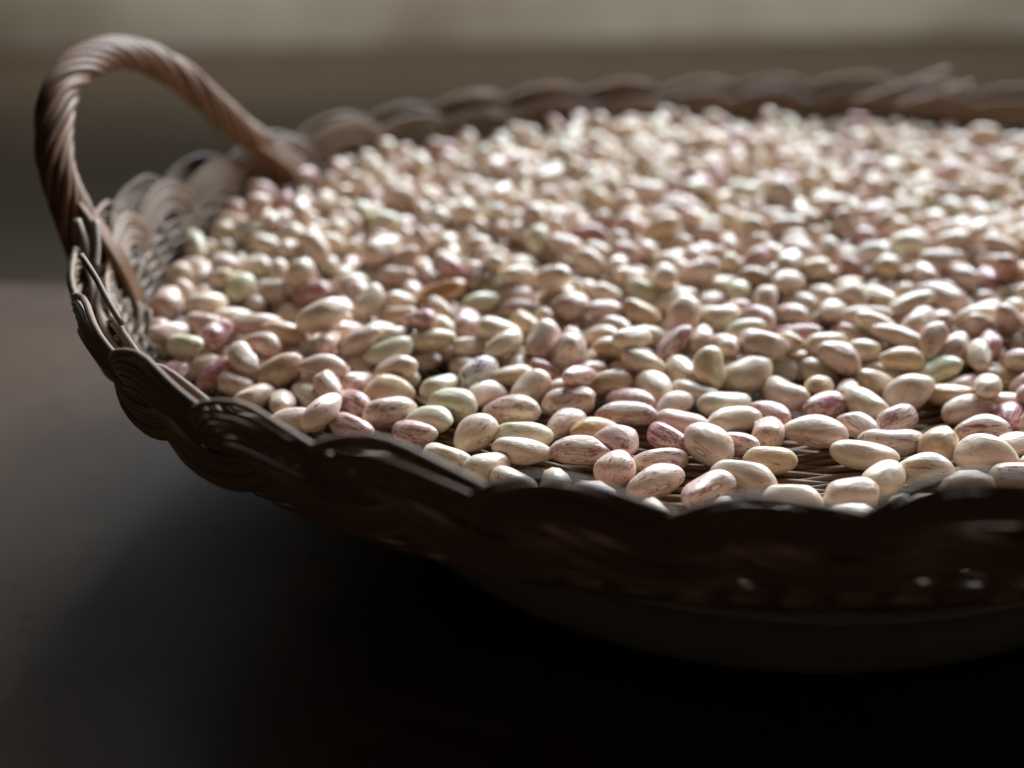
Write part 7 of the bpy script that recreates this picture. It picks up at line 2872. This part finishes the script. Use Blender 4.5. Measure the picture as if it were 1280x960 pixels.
2856,5860,472,39,-5,-86,33,148,94,78,4,0,
2888,5932,510,25,80,-3,-54,141,105,85,15,3,
2975,4847,461,6,40,0,-91,141,94,86,11,5,
3024,4956,477,11,26,-96,-7,134,103,92,8,1,
3152,5205,487,51,-51,-37,58,141,100,87,5,4,
3110,5369,459,29,50,-77,29,147,100,84,11,0,
2991,5604,520,57,38,-11,72,148,94,84,6,4,
3153,5750,455,8,-49,70,52,143,103,86,7,0,
3103,5964,440,16,-71,27,-63,158,98,85,9,0,
3276,4882,482,39,91,11,8,142,93,80,11,3,
3134,4988,451,71,-48,0,-52,177,85,71,8,4,
3331,5166,445,51,66,36,43,136,85,79,12,2,
3285,5354,487,7,-17,-64,74,133,101,85,8,0,
3307,5559,473,81,35,46,4,143,96,84,1,3,
3143,5682,498,86,47,-9,-18,147,105,85,10,6,
3492,4934,513,77,-26,57,-8,143,99,80,0,3,
3467,5204,453,28,-95,4,-16,142,102,93,6,3,
3468,5346,451,17,-40,66,-62,162,89,77,11,4,
579,6497,466,0,-56,55,-62,148,99,91,6,4
]

ROWS = np.array(BEANS).reshape(-1, 12)   # x y z (0.1 mm), quaternion, size (0.1 mm), shape, colour class
TINTS = {  # colour classes: base skin and how strongly it is streaked
    'c': ((.76, .605, .455), .20), 'w': ((.79, .71, .57), .12), 'g': ((.69, .635, .44), .08), 'k': ((.75, .565, .455), .42),
    'p': ((.76, .595, .465), .66), 'm': ((.74, .57, .47), 1.0), 't': ((.64, .45, .26), .36), 'o': ((.58, .35, .14), .45),
    's': ((.76, .70, .63), .0), 'x': ((.74, .62, .46), .08), 'h': ((.75, .62, .44), .14), 'q': ((.74, .56, .42), .62),
    'v': ((.74, .59, .51), .66), 'f': ((.74, .53, .46), .74), 'u': ((.67, .52, .32), .16), 'd': ((.50, .24, .16), 1.05),
    'b': ((.75, .61, .50), .74), 'y': ((.74, .59, .49), .56), 'r': ((.52, .24, .10), .30),
    'G': ((.60, .61, .36), .05), 'z': ((.44, .18, .17), .80), 'n': ((.34, .20, .11), .20), 'W': ((.84, .82, .78), .0)}
KEYS = 'cwgkpmtosxhqvfudbyrGznW'
def mesh_from_bm(name, bm, mat):
    co = [tuple(v.co) for v in bm.verts]
    me = bpy.data.meshes.new(name); bm.to_mesh(me); bm.free()
    a = me.attributes.new('bean_co', 'FLOAT_VECTOR', 'POINT'); a.data.foreach_set('vector', np.array(co, np.float32).ravel())
    me.polygons.foreach_set('use_smooth', [True] * len(me.polygons)); me.materials.append(mat)
    return me
BEAN_MESH = [mesh_from_bm('bean', bean_bm(v, 4), M_BEAN) for v in range(len(VAR))]
SPECK_MESH = mesh_from_bm('bean', bean_bm(4, 4), M_SPECK)
HEAP_BM = [bean_bm(v, 2) for v in range(len(VAR))]
HEAP_V = [np.array([tuple(v.co) for v in b.verts]) for b in HEAP_BM]
HEAP_F = [np.array([[v.index for v in f.verts] for f in b.faces]) for b in HEAP_BM]
hv = []; hf = []; hc = []; ht = []; hr = []; nv = 0
first = None
for i, row in enumerate(ROWS):
    p = row[:3] / 10000.0; q = Quaternion([float(x) / 100 for x in row[3:7]]).normalized(); s = row[7:10] / 10000.0
    key = KEYS[row[11]]; tint, amt = TINTS[key]
    jr = random.Random(1000 + i)
    br = jr.uniform(.90, 1.08)
    tint = tuple(min(.85, c * br * jr.uniform(.97, 1.03)) for c in tint); amt = max(0, amt * jr.uniform(.8, 1.2))
    if i < 300:
        if first is None: o = bpy.data.objects.new('bean', BEAN_MESH[row[10]]); first = o
        else: o = first.copy(); o.data = BEAN_MESH[row[10]]
        coll.objects.link(o)
        if key == 's': o.data = SPECK_MESH
        o.rotation_mode = 'QUATERNION'
        o.location = p; o.rotation_quaternion = q; o.scale = s
        o.color = (*tint, amt)
        o['label'] = LABELS[i]; o['category'] = 'bean'; o['group'] = 'borlotti beans in the wicker basket'
        if key == 'x' and row[10] >= 0:
            torn(o)
    else:
        V = HEAP_V[row[10]]; R = np.array(q.to_matrix())
        W = (V * s) @ R.T + p
        hv.append(W); hf.append(HEAP_F[row[10]] + nv); hc.append(V); nv += len(V)
        ht.append(np.tile([*tint, amt], (len(V), 1))); hr.append(np.full(len(V), jr.uniform(.05, 1)))
if hv:
    V = np.vstack(hv)
    heap_me = bpy.data.meshes.new('bean_heap')
    heap_me.from_pydata(V.tolist(), [], np.vstack(hf).tolist())
    for nm, ty, fld, arr in (('bean_co', 'FLOAT_VECTOR', 'vector', np.vstack(hc)), ('bean_tint', 'FLOAT_COLOR', 'color', np.vstack(ht)), ('bean_rnd', 'FLOAT', 'value', np.concatenate(hr))):
        a = heap_me.attributes.new(nm, ty, 'POINT'); a.data.foreach_set(fld, arr.astype(np.float32).ravel())
    heap_me.polygons.foreach_set('use_smooth', [True] * len(heap_me.polygons)); heap_me.materials.append(M_BEAN)
    heap = bpy.data.objects.new('bean_heap', heap_me); coll.objects.link(heap)
    heap['label'] = 'mass of cream and pink borlotti beans filling the far part of the basket'
    heap['category'] = 'beans'; heap['group'] = 'borlotti beans in the wicker basket'; heap['kind'] = 'stuff'
